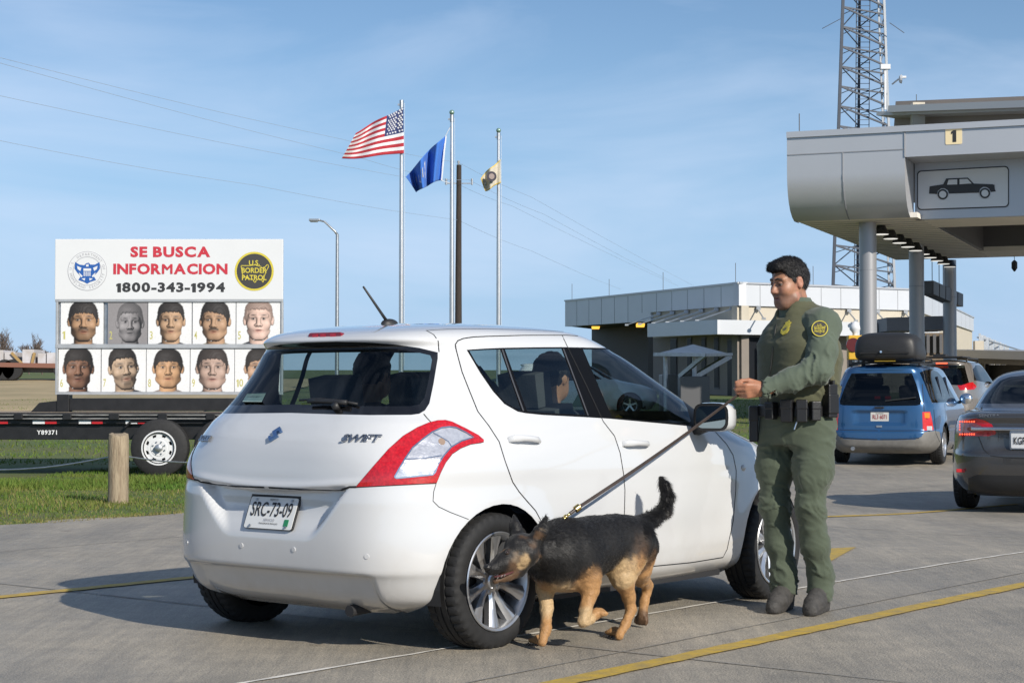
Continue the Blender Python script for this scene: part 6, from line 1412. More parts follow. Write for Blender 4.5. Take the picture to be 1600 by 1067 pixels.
# intermediate grey lane portal behind the columns
pt = thing('lane_portal', 'grey flat roofed lane booth behind the round columns', 'booth', (xd(1420, 58).x, 58, float(gz(xd(1420, 58).x, 58)))); PO = pt.location
def pput(mb, name, mat): mb.v = [v - PO for v in mb.v]; return mb.build(name, mat, pt)
d = MB(); a, b = at(1373, 509, 57), at(1478, 506, 57); d.bar(a, b, 2.5, .42); pput(d, 'roof', M('portal_grey', (.22, .22, .235), .6))
d = MB(); a, b = at(1376, 560, 57.2), at(1376, 505, 57.2); d.bar(a, b, .3, .3); pput(d, 'post', m_dkgrey)
d = MB(); a, b = at(1446, 560, 60), at(1478, 560, 60); d.span((a.x, 60, a.z - 1), (b.x, 61, at(1446, 520, 60).z)); pput(d, 'booth_wall', M('booth_brown', (.16, .12, .08), .7))
for k in range(3): d = MB(); a = at(1450 + k * 10, 537, 59.9); d.box(a, (.10, .06, .62)); pput(d, 'booth_slat', m_dkgrey)
# ================================================================== FAR LEFT: LOADED FLATBED LORRY, BARE TREES
TDD = 88.0; lt = thing('loaded_flatbed', 'distant flatbed lorry loaded with pale wrapped crates on the embankment', 'truck', (xd(40, TDD).x, TDD, float(gz(xd(40, TDD).x, TDD)))); LO = lt.location
def lput(mb, name, mat, par=None): mb.v = [v - LO for v in mb.v]; return mb.build(name, mat, par or lt)
d = MB(); a, b = at(-70, 569, TDD), at(160, 573, TDD); d.bar(a, b, 2.4, .22); lput(d, 'deck', M('dusty_red_deck', (.22, .10, .07), .8))
d = MB(); a, b = at(-70, 576, TDD), at(160, 578, TDD); d.bar(a, b, 1.2, .3); lput(d, 'chassis', m_dkgrey)
m_wrap = M('pale_wrapping', (.58, .58, .62), .6, vscale=1.2, col2=(.40, .36, .33))
for x0_, x1_, y0_, y1_ in ((-40, -16, 549, 567), (-14, 6, 547, 567.5), (8, 24, 550, 568), (36, 54, 546, 568.5), (60, 72, 552, 569), (74, 88, 551, 569.5), (92, 112, 552, 570)):
    a, b = at(x0_, y0_, TDD - .9), at(x1_, y1_, TDD - .9); d = MB(); d.span((a.x, TDD - 1, b.z), (b.x, TDD + 1, a.z)); lput(d, 'wrapped_crate', m_wrap)
m_tim = M('load_timber', (.36, .24, .10), .8)
for xa, xb in ((18, 34), (54, 50)): d = MB(); d.bar(at(xa, 551, TDD - 1.05), at(xb, 568, TDD - 1.05), .12); lput(d, 'load_strut', m_tim)
for px in (-10, 8, 20, 100, 112):
    c_ = at(px, 584, TDD - 1); d = MB(); d.lathe([(.0, -.15), (.48, -.15), (.5, -.08), (.5, .1), (0, .12)], 20, 'Y', (c_.x, TDD - 1, float(gz(c_.x, TDD)) + .52)); lput(d, 'wheel', m_rubber)
m_bark = M('bare_bark', (.13, .10, .085), .9)
def bare_tree(px, D, h, seed, label):
    r_ = random.Random(seed); p = xd(px, D); z0 = float(gz(p.x, D)); t = thing('bare_tree', label, 'tree', (p.x, D, z0), group='bare trees on the far left horizon')
    tr_ = MB(); br = MB()
    def grow(a, d_, L_, r, lvl):
        pts = [a]; q = a.copy(); v = d_.copy()
        for i in range(4): v = (v + Vector((r_.uniform(-.22, .22), r_.uniform(-.22, .22), r_.uniform(-.02, .16)))).normalized(); q = q + v * L_ / 4; pts.append(q.copy())
        (tr_ if lvl == 0 else br).tube(pts, [r * (1 - .16 * i) for i in range(5)], 5, cap=False)
        if lvl < 4:
            for i in range(1, 5):
                for c_ in range(2 if lvl else 3):
                    if r_.random() < .85: grow(pts[i], (v + Vector((r_.uniform(-1.1, 1.1), r_.uniform(-1.1, 1.1), r_.uniform(-.1, .7)))).normalized(), L_ * r_.uniform(.45, .65), max(.008, r * .5), lvl + 1)
    grow(Vector((0, 0, -.1)), Vector((0, 0, 1)), h * .42, h * .022, 0); tr_.build('trunk', m_bark, t, smooth_=True); br.build('crown', m_bark, t, smooth_=True)
bare_tree(14, 120, 4.0, 3, 'bare shrubby tree poking above the flatbed load at the picture edge'); bare_tree(45, 124, 3.2, 5, 'smaller bare tree above the middle of the flatbed load'); bare_tree(66, 118, 2.6, 9, 'lowest bare tree nearest the poster board')
# ================================================================== QUEUING CARS
def car_root(name, label, px, D, yaw_deg, dz=None, group=None):
    p = xd(px, D); z = float(gz(p.x, D)) + .012 if dz is None else dz
    rot = math.pi / 2 - R(yaw_deg); t = thing(name, label, 'car', (p.x, D, z), rot, group)
    return t, Matrix.Translation((p.x, D, z)) @ Matrix.Rotation(rot, 4, 'Z')
def side_flares(V, wheels, r, amp):
    X, Y, Z = V[..., 0], V[..., 1], V[..., 2]; sd = smooth(.45, .75, -Y / np.maximum(.05, np.abs(Y).max(1, keepdims=True)))
    for wx in wheels: rr = np.hypot(X - wx, Z - r); Y -= sd * amp * np.exp(-((rr - r * 1.08) / .12) ** 2) * smooth(.15, .24, Z) * (1 - smooth(.75, 1.0, Z))
def simple_rim(rm, rr, hw):
    for k in range(5):
        a = 2 * math.pi * k / 5 + .3; rm.bar((.03 * math.cos(a), -hw * .7, .03 * math.sin(a)), (rr * .95 * math.cos(a), -hw * .85, rr * .95 * math.sin(a)), .05, .03, up=(0, 1, 0))
    rm.lathe([(0, -hw * .78), (.06, -hw * .74), (.06, -hw * .3)], 16, 'Y')
def guts(root, x0, x1, hw, z0, seats, wheels, r, yw):
    d = MB(); d.span((x0 + .15, -hw * .75, z0), (x1 - .2, hw * .75, z0 + .08)); d.span((x0 + .5, -hw * .8, z0 + .25), (x1 - 1.1, hw * .8, z0 + .33)); d.build('underbody', m_darkint, root)
    for wx in wheels:
        for sg in (1, -1): d = MB(); wheel_well(d, wx, -sg * (yw + .05), -sg * (yw - .22), r * 1.13, r); d.build('wheel_well', m_darkint, root)
    for (x, y, zs) in seats:
        d = MB(); d.box((x + .2, y, zs), (.5, .5, .16)); d.box((x - .06, y, zs + .32), (.15, .48, .6), Matrix.Rotation(R(-12), 3, 'Y')); d.box((x - .15, y, zs + .70), (.10, .28, .18)); d.build('seat', m_seat, root, bevel=.05, seg=3)
def local_text(txt, w_, h_, c, mat, name, par, bold=.0, up=(0, 0, 1)):
    return stext(txt, w_, h_, Vector(c), mat, name, par, bold, .004, Vector((0, -1, 0)), Vector(up))
# ---- blue minivan : rear axle origin
van, VM = car_root('minivan', 'blue minivan with black roof box and lit red tail lamps', 1389, 31.6, 22)
m_blue = M('metallic_blue_paint', (.022, .090, .205), .25, .35, coat=1.0, back=(.02, .02, .02), vscale=2, col2=(.021, .09, .23))
m_cladv = M('grey_bumper_plastic', (.17, .163, .15), .55, var=.15, vscale=8)
KV = [(.20, .80, -.80, 3.9, 1.4, 6, 4), (.26, .88, -.92, 3.98, 1.4, 6, 4), (.34, .94, -.99, 4.0, 1.4, 6, 4), (.44, .965, -1.00, 4.02, 1.4, 6.2, 4), (.575, .970, -.995, 4.0, 1.4, 6.2, 4), (.60, .965, -.955, 3.98, 1.4, 6.5, 4), (.75, .965, -.95, 3.85, 1.4, 6.5, 4), (.95, .955, -.94, 3.45, 1.35, 6.5, 4.5), (1.05, .935, -.93, 3.05, 1.3, 6.5, 5),
      (1.10, .915, -.92, 2.85, 1.3, 6.5, 5), (1.25, .865, -.875, 2.55, 1.2, 6.5, 5), (1.45, .80, -.80, 2.15, 1.1, 6.5, 5), (1.60, .745, -.74, 1.85, 1.0, 6, 5), (1.655, .715, -.745, 1.72, 1.0, 5.5, 4.5), (1.69, .66, -.70, 1.6, 1.0, 5, 4), (1.72, .55, -.55, 1.45, .9, 4, 3.5), (1.74, .35, -.3, 1.2, .8, 3, 3), (1.75, .0, -.05, .9, .5, 2.4, 2.4)]
V = body_grid(KV, 90, 130); side_flares(V, (0, 3.07), .34, .02)
X, Y, Z = V[..., 0], V[..., 1], V[..., 2]; X += (X < -.5) * .035 * (1 - smooth(.40, .44, np.abs(Y))) * smooth(.69, .71, Z) * (1 - smooth(.90, .93, Z))
SV = Skin(V, VM)
VW = [(1200, 582), (1318, 582), (1425, 583), (1432, 601), (1439.5, 627), (1438, 632), (1432, 633.5), (1320, 635.5), (1200, 636)]
VT = [(1441, 643.5), (1453, 643), (1456, 655), (1458.6, 671.5), (1442, 673)]
VB = [(1200, 689), (1330, 688), (1400, 687.5), (1430, 686.5), (1440, 682), (1444, 675), (1460, 672.8), (1468, 674), (1471, 690), (1466, 705), (1440, 720), (1200, 725)]
VS = [(1437, 582), (1446, 578), (1456, 577), (1465, 581), (1473, 590), (1484, 608), (1492, 622), (1493, 628), (1480, 628), (1456, 629), (1450, 614), (1444, 598)]
for rg, pl, kw in ((10, circ(0, .34, .385), 'side'), (10, circ(3.07, .34, .385), 'side')): SV.cut(rg, pl, kw)
SV.cut(1, VW, xr=(-1.1, -.5), over=(0,)); SV.cut(3, VB, xr=(-1.1, -.3), over=(0,)); SV.cut(2, VT, xr=(-1.1, -.2), over=(0, 3)); SV.cut(4, VS, xr=(-.9, 3.2), over=(0,))
for f in SV.bm.faces:
    c = f.calc_center_median()
    if f[SV.lay] == 0 and 1.1 < c.z < 1.62 and f.normal.x > .25 and c.x > 1.5: f[SV.lay] = 5
SV.part('body', 0, m_blue, van); SV.part('rear_window', 1, m_darkglass, van); SV.part('rear_bumper', 3, m_cladv, van); SV.part('side_window', 4, m_darkglass, van, 'pair'); SV.part('windscreen', 5, m_carglass, van)
m_taillit = M('lit_tail_lens', (.55, .01, .01), .2, coat=1, emit=(1, .03, .02), es=.15, vscale=30, col2=(.4, .01, .01))
tls = SV.part('taillight', 2, m_taillit, van, 'pair', .004)
m_amb = M('amber_lens', (.65, .20, .02), .2, coat=1, emit=(1, .35, .03), es=.4)
for sg, tt in zip((1, -1), tls):
    p, n_ = SV.hit(1447, 649); q, nq = SV.hit(1450, 669)
    d = MB(); d.box((p.x - .012, p.y * sg, p.z), (.02, .12, .09)); d.build('amber_lamp', m_amb, tt, bevel=.006); d = MB(); d.box((q.x - .012, q.y * sg, q.z), (.02, .14, .075)); d.build('reverse_lamp', m_rw, tt, bevel=.006)
for ln_ in [[(1320, 673), (1400, 673), (1438, 672.5)], [(1441, 600), (1444, 643)], [(1459, 640), (1462, 676), (1468, 690)], [(1476, 630), (1478, 660), (1480, 690)], [(1320, 686.8), (1400, 686.3), (1436, 684.5)]]:
    d = MB(); SV.seam(d, [ln_], .012, .003); d.build('panel_seam', m_seam, van)
d = MB()
for xx in (.15, 1.05): d.bar((xx, -.895, 1.08), (xx - .08 + .2, -.79, 1.52), .03, .02); d.bar((xx, .895, 1.08), (xx - .08 + .2, .79, 1.52), .03, .02)
d.build('window_pillar', m_blackgloss, van)
d = MB(); d.prism(rrect(.31, .155, .01), (-.915, 0, .83), (0, -1, 0), (0, 0, 1), .02); pl = d.build('number_plate', M('plate_cream', (.62, .60, .56), .4), van); local_text('RL3 6071', .24, .075, (-.915, 0, .825), M('plate_red', (.35, .06, .06), .5), 'plate_number', pl, .015); local_text('ILLINOIS', .13, .02, (-.915, 0, .885), m_ink, 'plate_lettering', pl)
d = MB(); d.box((-.955, 0, .985), (.03, .16, .03)); d.build('gate_handle', m_plastic, van, bevel=.006); d = MB(); d.box((-.965, 0, .665), (.012, .10, .035)); d.build('badge', m_chrome, van, bevel=.004)
d = MB(); p, n_ = SV.hit(1392, 629); d.bar((-.94, -.1, 1.10), (-.925, -.62, 1.16), .022); d.build('wiper', m_plastic, van)
for yy in (.06, -.12): d = MB(); d.box((-.78, yy, 1.155), (.012, .10, .05)); d.build('brake_lamp', m_taillit, van)
for sg in (1, -1):
    d = MB(); d.ball((1.95, -sg * 1.06, 1.13), .12, 16, 10, (.6, 1.0, .85)); mo = d.build('door_mirror', m_chrome, van, smooth_=True); d = MB(); d.bar((2.0, -sg * .9, 1.05), (1.98, -sg * 1.02, 1.1), .08, .05); d.build('mirror_arm', m_plastic, mo)
    d = MB(); d.bar((-.45, -sg * .60, 1.725), (1.3, -sg * .60, 1.765), .04, .04); d.build('roof_rail', m_plastic, van, bevel=.01)
d = MB(); d.cyl((-1.0, .45, .28), (-.6, .45, .3), .035, n=12); d.build('exhaust', m_galv, van)
guts(van, -.9, 3.9, .95, .28, [(.2, .4, .75), (.2, -.4, .75), (1.15, .42, .75), (1.15, -.42, .75)], (0, 3.07), .34, .84)
for wx in (0, 3.07):
    for sg in (-1, 1): tyre(van, (wx, sg * .845, .34), .34, .21, sg, .21, rim_fn=simple_rim)
# roof box : its own thing, strapped on the van
bx = thing('roof_box', 'black plastic cargo box on the roof of the blue minivan', 'roof box', VM @ Vector((-.40, -.08, 1.77)), van.rotation_euler.z)
secs = [(-.50, .44, .08, .36), (-.42, .53, .02, .47), (-.30, .55, .0, .52), (.4, .55, .0, .51), (.95, .50, .0, .40), (1.25, .40, .03, .26), (1.35, .28, .08, .18)]
vs = []; n = 24
for x, hw, z0, z1 in secs:
    for k in range(n):
        a = 2 * math.pi * k / n; e = .36; c_, s_ = math.cos(a), math.sin(a); top_ = 1 - .24 * max(0, s_)
        vs.append((x, hw * top_ * math.copysign(abs(c_) ** e, c_), (z0 + z1) / 2 + (z1 - z0) / 2 * math.copysign(abs(s_) ** e, s_)))
d = MB(); d.add(vs, [(i * n + k, i * n + (k + 1) % n, (i + 1) * n + (k + 1) % n, (i + 1) * n + k) for i in range(len(secs) - 1) for k in range(n)] + [tuple(range(n)), tuple((len(secs) - 1) * n + k for k in range(n))])
o = d.build('shell', M('roof_box_black', (.018, .018, .019), .5, bump=.06, bscale=150), bx, smooth_=True); ss = o.modifiers.new('sub', 'SUBSURF'); ss.levels = ss.render_levels = 1
d = MB(); d.add([(x, hw * 1.015 * (1 if k < 1 else -1), .14) for k in (0, 1) for x, hw, z0, z1 in secs[1:-1]], []); d.bar((-.49, -.42, .15), (-.49, .42, .15), .02, .025); d.build('seam_strip', m_seam, bx)
d = MB(); d.cyl((-.535, .05, .17), (-.50, .05, .17), .02, n=10); d.build('lock', m_chrome, bx)
d = MB(); d.box((-.02, .45, -.02), (.06, .06, .08)); d.bar((-.15, -.62, -.01), (-.15, .62, -.01), .05, .03); d.bar((.8, -.62, .0), (.8, .62, .0), .05, .03); d.build('crossbar', m_plastic, bx)
d = MB(); d.box((-.4, 0, .012), (.10, .35, .01)); d.build('strap', M('yellow_strap', (.5, .33, .03), .7), bx)
# ---- grey sedan, cut by the right edge of the picture
def flipM(m): return m @ Matrix.Diagonal((1, -1, 1, 1))
sed, SM = car_root('sedan', 'dark grey sedan with glowing LED tail lamps, cut off by the picture edge', 1625, 18.95, 24)
m_grey = M('metallic_grey_paint', (.075, .073, .072), .24, .55, coat=1.0, back=(.02, .02, .02))
KS = [(.18, .72, -.85, 3.3, 1.3, 4.6, 3.2), (.24, .80, -.95, 3.4, 1.3, 4.8, 3.2), (.34, .855, -1.0, 3.5, 1.3, 4.8, 3.1), (.50, .875, -1.02, 3.53, 1.3, 4.8, 3.1), (.60, .88, -1.02, 3.53, 1.3, 4.8, 3.1), (.64, .878, -1.0, 3.5, 1.3, 4.8, 3.1), (.80, .872, -.985, 3.3, 1.25, 4.8, 3.2), (.90, .855, -.985, 2.9, 1.2, 4.8, 3.6), (.985, .82, -1.0, 2.35, 1.2, 4.8, 4.2),
      (1.03, .77, -.95, 2.0, 1.15, 4.6, 4.5), (1.05, .74, -.72, 1.95, 1.1, 4.6, 4.5), (1.06, .725, -.48, 1.92, 1.05, 4.5, 4.5), (1.10, .71, -.36, 1.85, 1.0, 4.4, 4.5), (1.20, .665, -.14, 1.68, .95, 4.4, 4.5), (1.32, .60, .10, 1.45, .9, 4.3, 4.4), (1.40, .54, .28, 1.28, .85, 4, 4), (1.45, .44, .45, 1.15, .8, 3.4, 3.4), (1.48, .27, .6, 1.0, .8, 2.8, 2.8), (1.492, 0, .7, .9, .8, 2.4, 2.4)]
V = body_grid(KS, 100, 140); side_flares(V, (0, 2.7), .32, .022)
X, Y, Z = V[..., 0], V[..., 1], V[..., 2]; X += (X < -.6) * .03 * (1 - smooth(.26, .42, np.abs(Y))) * smooth(.64, .67, Z) * (1 - smooth(.84, .87, Z))
X -= (X < -.6) * .02 * np.exp(-((Z - .885) / .02) ** 2) * (1 - smooth(.5, .62, np.abs(Y)))
SS = Skin(V, flipM(SM))
TS = [(1496, 657.5), (1504, 654.5), (1526, 653.6), (1540, 657), (1550, 663), (1556.5, 675.5), (1555, 679), (1548, 680.5), (1525, 681.5), (1497, 682.2)]
LS = [(1502, 661), (1520, 660), (1533, 665), (1538, 673), (1520, 675.5), (1503, 675.5)]
WS_ = [(1700, 630.5), (1600, 630.8), (1560, 630.8), (1532, 630.2), (1541, 617), (1552, 604.5), (1563, 595), (1577, 589.2), (1600, 586.8), (1700, 585)]
for c_ in ((0, .32), (2.7, .32)): SS.cut(10, circ(*c_, .362), 'side')
SS.cut(1, WS_, xr=(-.75, .6), over=(0,), zr=(1.05, 1.46)); SS.cut(2, TS, xr=(-1.1, -.2), over=(0,)); SS.cut(3, LS, xr=(-1.1, -.2), over=(2,))
SS.cut(4, [(.15, 1.08), (.30, 1.26), (.55, 1.38), (.95, 1.40), (1.30, 1.32), (1.75, 1.05), (1.2, 1.04)], 'side', over=(0,)); SS.cut(5, [(-.60, .20), (-.60, .36), (-.5, .40), (0, .40), (0, .20)], 'rear', over=(0,), xr=(-1.1, -.7))
for f in SS.bm.faces:
    c = f.calc_center_median()
    if f[SS.lay] == 0 and 1.06 < c.z < 1.40 and f.normal.x > .25 and c.x > 1.0: f[SS.lay] = 6
SS.part('body', 0, m_grey, sed); SS.part('rear_window', 1, m_darkglass, sed); SS.part('side_window', 4, m_darkglass, sed, 'pair'); SS.part('windscreen', 6, m_carglass, sed); SS.part('lower_bumper_insert', 5, m_plastic, sed)
tls = SS.part('taillight', 2, m_tail, sed, 'pair', .004); lls = SS.part('clear_lens', 3, M('pinkish_lens', (.42, .13, .13), .15, .3, coat=1.0, vscale=50, col2=(.25, .06, .06)), sed, 'pair', .003)
for a_, b_ in zip(tls, lls): b_.parent = a_
m_led = M('led_glow', (.8, .05, .02), .3, emit=(1, .10, .04), es=2.2)
for sg, tt in zip((1, -1), tls):
    d = MB()
    for k in range(7):
        for py in (658.6, 678.2):
            p, n_ = SS.hit(1500.5 + k * 3.6, py)
            if p: d.ball((p.x - .006, p.y * sg, p.z), .009, 8, 6)
    for k in range(3):
        p, n_ = SS.hit(1500, 663 + 4 * k)
        if p: d.ball((p.x - .006, p.y * sg, p.z), .008, 8, 6)
    d.build('led_row', m_led, tt)
d = MB(); SS.seam(d, [[(1534, 636), (1531, 646), (1530, 653)], [(1529, 682), (1537, 702), (1548, 712), (1570, 714.5), (1610, 716), (1640, 716)], [(1494, 688), (1492, 700)]], .008, .002); d.build('panel_seam', m_seam, sed)
d = MB(); d.bar((-1.014, -.55, .868), (-1.014, .55, .868), .02, .035); d.build('chrome_strip', m_chrome, sed, bevel=.008)
p, n_ = SS.hit(1506, 735)
for sg in (1, -1): d = MB(); d.box((p.x - .004, p.y * sg, p.z), (.012, .15, .035), Matrix.Rotation(R(14) * -sg, 3, 'Z')); d.build('reflector', m_rr, sed, bevel=.004)
d = MB(); d.prism(rrect(.31, .16, .01), (-.995, 0, .755), (0, -1, 0), (0, 0, 1), .02); pl = d.build('number_plate', m_white, sed); local_text('KGF 2518', .26, .075, (-.997, 0, .75), m_ink, 'plate_number', pl, .015)
d = MB(); d.prism(rrect(.34, .19, .014), (-.992, 0, .755), (0, -1, 0), (0, 0, 1), .015); d.build('plate_frame', m_chrome, sed)
pS, nS = SS.hit(1546, 649)
local_text('SENTRA', .21, .030, (pS.x - .004, -pS.y, pS.z), M('grey_badge', (.30, .30, .31), .3, .8), 'badge', sed, .02)
guts(sed, -.9, 3.3, .85, .2, [(.45, .36, .46), (.45, -.36, .46), (1.25, .36, .50), (1.25, -.36, .50)], (0, 2.7), .32, .76)
for wx in (0, 2.7):
    for sg in (-1, 1): tyre(sed, (wx, sg * .765, .32), .32, .195, sg, .21, rim_fn=simple_rim)
# ---- taupe SUV ahead of the van
suv, UM = car_root('sport_utility_car', 'taupe sport utility car with roof rack, ahead of the blue minivan', 1478, 43.0, 24)
m_taupe = M('metallic_taupe_paint', (.26, .235, .215), .26, .5, coat=1.0, back=(.02, .02, .02))
KU = [(.22, .78, -.75, 3.4, 1.3, 4.8, 3.3), (.34, .86, -.87, 3.5, 1.3, 4.8, 3.2), (.55, .90, -.93, 3.6, 1.3, 4.8, 3.2), (.75, .905, -.93, 3.55, 1.3, 4.8, 3.2), (.95, .89, -.91, 3.2, 1.25, 4.8, 3.6), (1.05, .87, -.88, 2.7, 1.2, 4.7, 4.2), (1.15, .835, -.83, 2.3, 1.15, 4.6, 4.5), (1.25, .79, -.77, 2.1, 1.1, 4.6, 4.5), (1.45, .70, -.66, 1.75, .95, 4.6, 4.5), (1.55, .645, -.60, 1.55, .9, 4.4, 4.4), (1.60, .60, -.64, 1.4, .85, 4.2, 4.2), (1.64, .50, -.45, 1.25, .8, 3.6, 3.6), (1.67, .3, -.1, 1.05, .7, 3, 3), (1.68, 0, .2, .8, .5, 2.4, 2.4)]
V = body_grid(KU, 80, 120); side_flares(V, (0, 2.7), .35, .03); SU = Skin(V, UM)
for c_ in ((0, .35), (2.7, .35)): SU.cut(10, circ(*c_, .40), 'side')
SU.cut(1, [(-.66, 1.12), (-.52, 1.54), (.0, 1.56), (.1, 1.56), (.1, 1.10), (-.5, 1.06)], 'rear', over=(0,), xr=(-1, -.4)); SU.cut(2, [(1496, 602), (1508, 598.5), (1520, 597), (1526, 604), (1522, 608.5), (1500, 609.5)], xr=(-1, .2), over=(0,))
SU.cut(4, [(-.45, 1.18), (-.2, 1.45), (.3, 1.55), (.9, 1.56), (1.4, 1.48), (2.0, 1.15), (1.2, 1.10)], 'side', over=(0,))
for f in SU.bm.faces:
    c = f.calc_center_median()
    if f[SU.lay] == 0 and 1.15 < c.z < 1.56 and f.normal.x > .25 and c.x > 1.0: f[SU.lay] = 6
SU.part('body', 0, m_taupe, suv); SU.part('rear_window', 1, m_darkglass, suv); SU.part('side_window', 4, m_darkglass, suv, 'pair'); SU.part('windscreen', 6, m_carglass, suv); SU.part('taillight', 2, m_tail, suv, 'pair', .004)
d = MB(); d.box((-.66, 0, 1.585), (.03, .30, .03)); d.build('brake_lamp', m_led, suv)
for sg in (1, -1):
    d = MB(); d.tube([(-.4, sg * .56, 1.64), (-.3, sg * .56, 1.70), (1.1, sg * .56, 1.71), (1.25, sg * .54, 1.64)], .022, 8); d.build('roof_rail', m_plastic, suv, smooth_=True)
    d = MB(); d.ball((1.75, sg * 1.0, 1.18), .13, 14, 10, (.6, 1, .8)); d.build('door_mirror', m_chrome, suv, smooth_=True)
d = MB(); d.box((.1, 0, 1.74), (1.1, .95, .03)); d.box((-.1, .1, 1.77), (.4, .3, .08)); d.build('roof_rack', m_plastic, suv, bevel=.01)
d = MB(); d.prism(rrect(.31, .155, .01), (-.935, 0, .80), (0, -1, 0), (0, 0, 1), .015); d.build('number_plate', m_white, suv)
guts(suv, -.8, 3.4, .88, .24, [(.35, .36, .7), (.35, -.36, .7), (1.2, .36, .7), (1.2, -.36, .7)], (0, 2.7), .35, .79)
for wx in (0, 2.7):
    for sg in (-1, 1): tyre(suv, (wx, sg * .79, .35), .35, .21, sg, .22, rim_fn=simple_rim)

# ---- white patrol car parked on the grass by the building, seen through the windows of the white hatchback
pat = thing('patrol_car', 'white patrol car with green stripe parked on grass beyond the white hatchback', 'car', (xd(845, 50).x, 50, float(gz(xd(845, 50).x, 50)) - .02), 0.0)
PM = Matrix.Translation(pat.location); m_pw = M('patrol_white', (.70, .71, .72), .3, coat=1.0, back=(.02, .02, .02)); m_pg = M('patrol_green', (.03, .14, .05), .4)
pat.scale = (.9, .9, .9); V = body_grid(KU, 60, 100); side_flares(V, (0, 2.7), .35, .03); SP = Skin(V, PM)
for c_ in ((0, .35), (2.7, .35)): SP.cut(10, circ(*c_, .40), 'side')
SP.cut(4, [(-.45, 1.18), (-.2, 1.45), (.3, 1.55), (.62, 1.55), (.62, 1.10)], 'side', over=(0,)); SP.cut(4, [(.70, 1.10), (.70, 1.55), (.9, 1.56), (1.35, 1.48), (1.85, 1.15), (1.2, 1.10)], 'side', over=(0,)); SP.cut(5, [(.9, .30), (1.3, 1.02), (1.75, 1.02), (1.35, .30)], 'side', over=(0,))
for f in SP.bm.faces:
    q = f.calc_center_median()
    if f[SP.lay] == 0 and 1.15 < q.z < 1.56 and f.normal.x > .25 and q.x > 1.0: f[SP.lay] = 6
SP.part('body', 0, m_pw, pat); SP.part('side_window', 4, m_darkglass, pat, 'pair'); SP.part('green_stripe', 5, m_pg, pat, 'pair'); SP.part('windscreen', 6, m_darkglass, pat)
d = MB(); d.box((.65, 0, 1.76), (.3, 1.1, .12)); d.build('light_bar', m_rw, pat, bevel=.02)
guts(pat, -.8, 3.4, .88, .24, [(.35, .36, .7), (.35, -.36, .7), (1.2, .36, .7), (1.2, -.36, .7)], (0, 2.7), .35, .79)
for wx in (0, 2.7):
    for sg in (-1, 1): tyre(pat, (wx, sg * .79, .35), .35, .21, sg, .22, rim_fn=simple_rim)
# ================================================================== OFFICER
OD = 9.34
def ox(px): return (px - 1245) / 2800 * OD
def oz(py): return (955 - py) / 2800 * OD
OB = np.array([at(1245, 955, OD).x, OD, .012])
def O(x, y, z): return OB + np.array([x, y, z])
def OP(px, py, y): return OB + np.array([ox(px) * (1 + y / OD), y, oz(py)])   # photo point at a depth offset
off = thing('person', 'officer in green uniform and vest holding the leash beside the white car', 'person', tuple(OB)); bpy.context.view_layer.update()
fF = np.array([-.85, -.53, 0]); fF /= np.linalg.norm(fF); lF = np.array([-fF[1], fF[0], 0]); 
if lF[1] > 0: lF = -lF                                                       # his left, towards the camera
m_skin = vc_mat('tanned_skin', rough=.46, bump=.10, bscale=240, var=.10, vscale=70); m_skin.node_tree.nodes['Principled BSDF'].inputs['Subsurface Weight'].default_value = .08
m_hair = M('black_hair', (.008, .007, .007), .55, bump=.5, bscale=180, stretch=(1, 1, .3))
m_vest = M('olive_vest', (.078, .080, .042), .85, var=.10, vscale=7, bump=.12, bscale=260, sheen=.15)
m_shirt = M('green_uniform', (.080, .104, .074), .85, var=.08, vscale=7, bump=.12, bscale=280, sheen=.15)
m_trous = M('green_trousers', (.064, .082, .054), .88, var=.10, vscale=6, bump=.12, bscale=280, sheen=.15)
m_boot = M('dusty_boots', (.050, .047, .044), .75, var=.3, vscale=30, bump=.3, bscale=90)
m_belt = M('black_duty_belt', (.010, .010, .011), .4, bump=.1, bscale=150)
TC = np.array([.015, .0])       # torso axis offset
def torso(P, A, B, Z, e=2.5, lean=.0):
    z = P[..., 2] - OB[2]; a = np.interp(z, Z, A); b = np.interp(z, Z, B); cx = np.interp(z, [0.9, 1.1, 1.3, 1.5], [.0, .012, .022, .0])
    q0 = P[..., 0] - OB[0] - cx; q1 = P[..., 1] - OB[1]; l = q0 * lF[0] + q1 * lF[1]; f = q0 * fF[0] + q1 * fF[1]
    r = (np.abs(l / a) ** e + np.abs(f / b) ** e) ** (1 / e); d = (r - 1) * np.minimum(a, b) * .9
    return np.maximum(d, np.maximum(Z[0] - z, z - Z[-1]))
# ---- skeleton points
SH_L, SH_R = O(.128, -.165, 1.470), O(-.05, .155, 1.41)
EL_L, WR_L = OP(1266, 583, -.26), OP(1181, 612, -.30)
EL_R, WR_R = O(-.02, .27, 1.17), O(-.06, .20, .93)
HIP_L, KN_L, AN_L = O(.075, -.085, .92), O(.050, -.115, .55), O(.112, -.06, .10)
HIP_R, KN_R, AN_R = O(-.075, .075, .92), O(-.105, .03, .54), O(-.06, .03, .10)
TO_L, TO_R = O(.035, -.235, .04), O(-.135, -.135, .04)
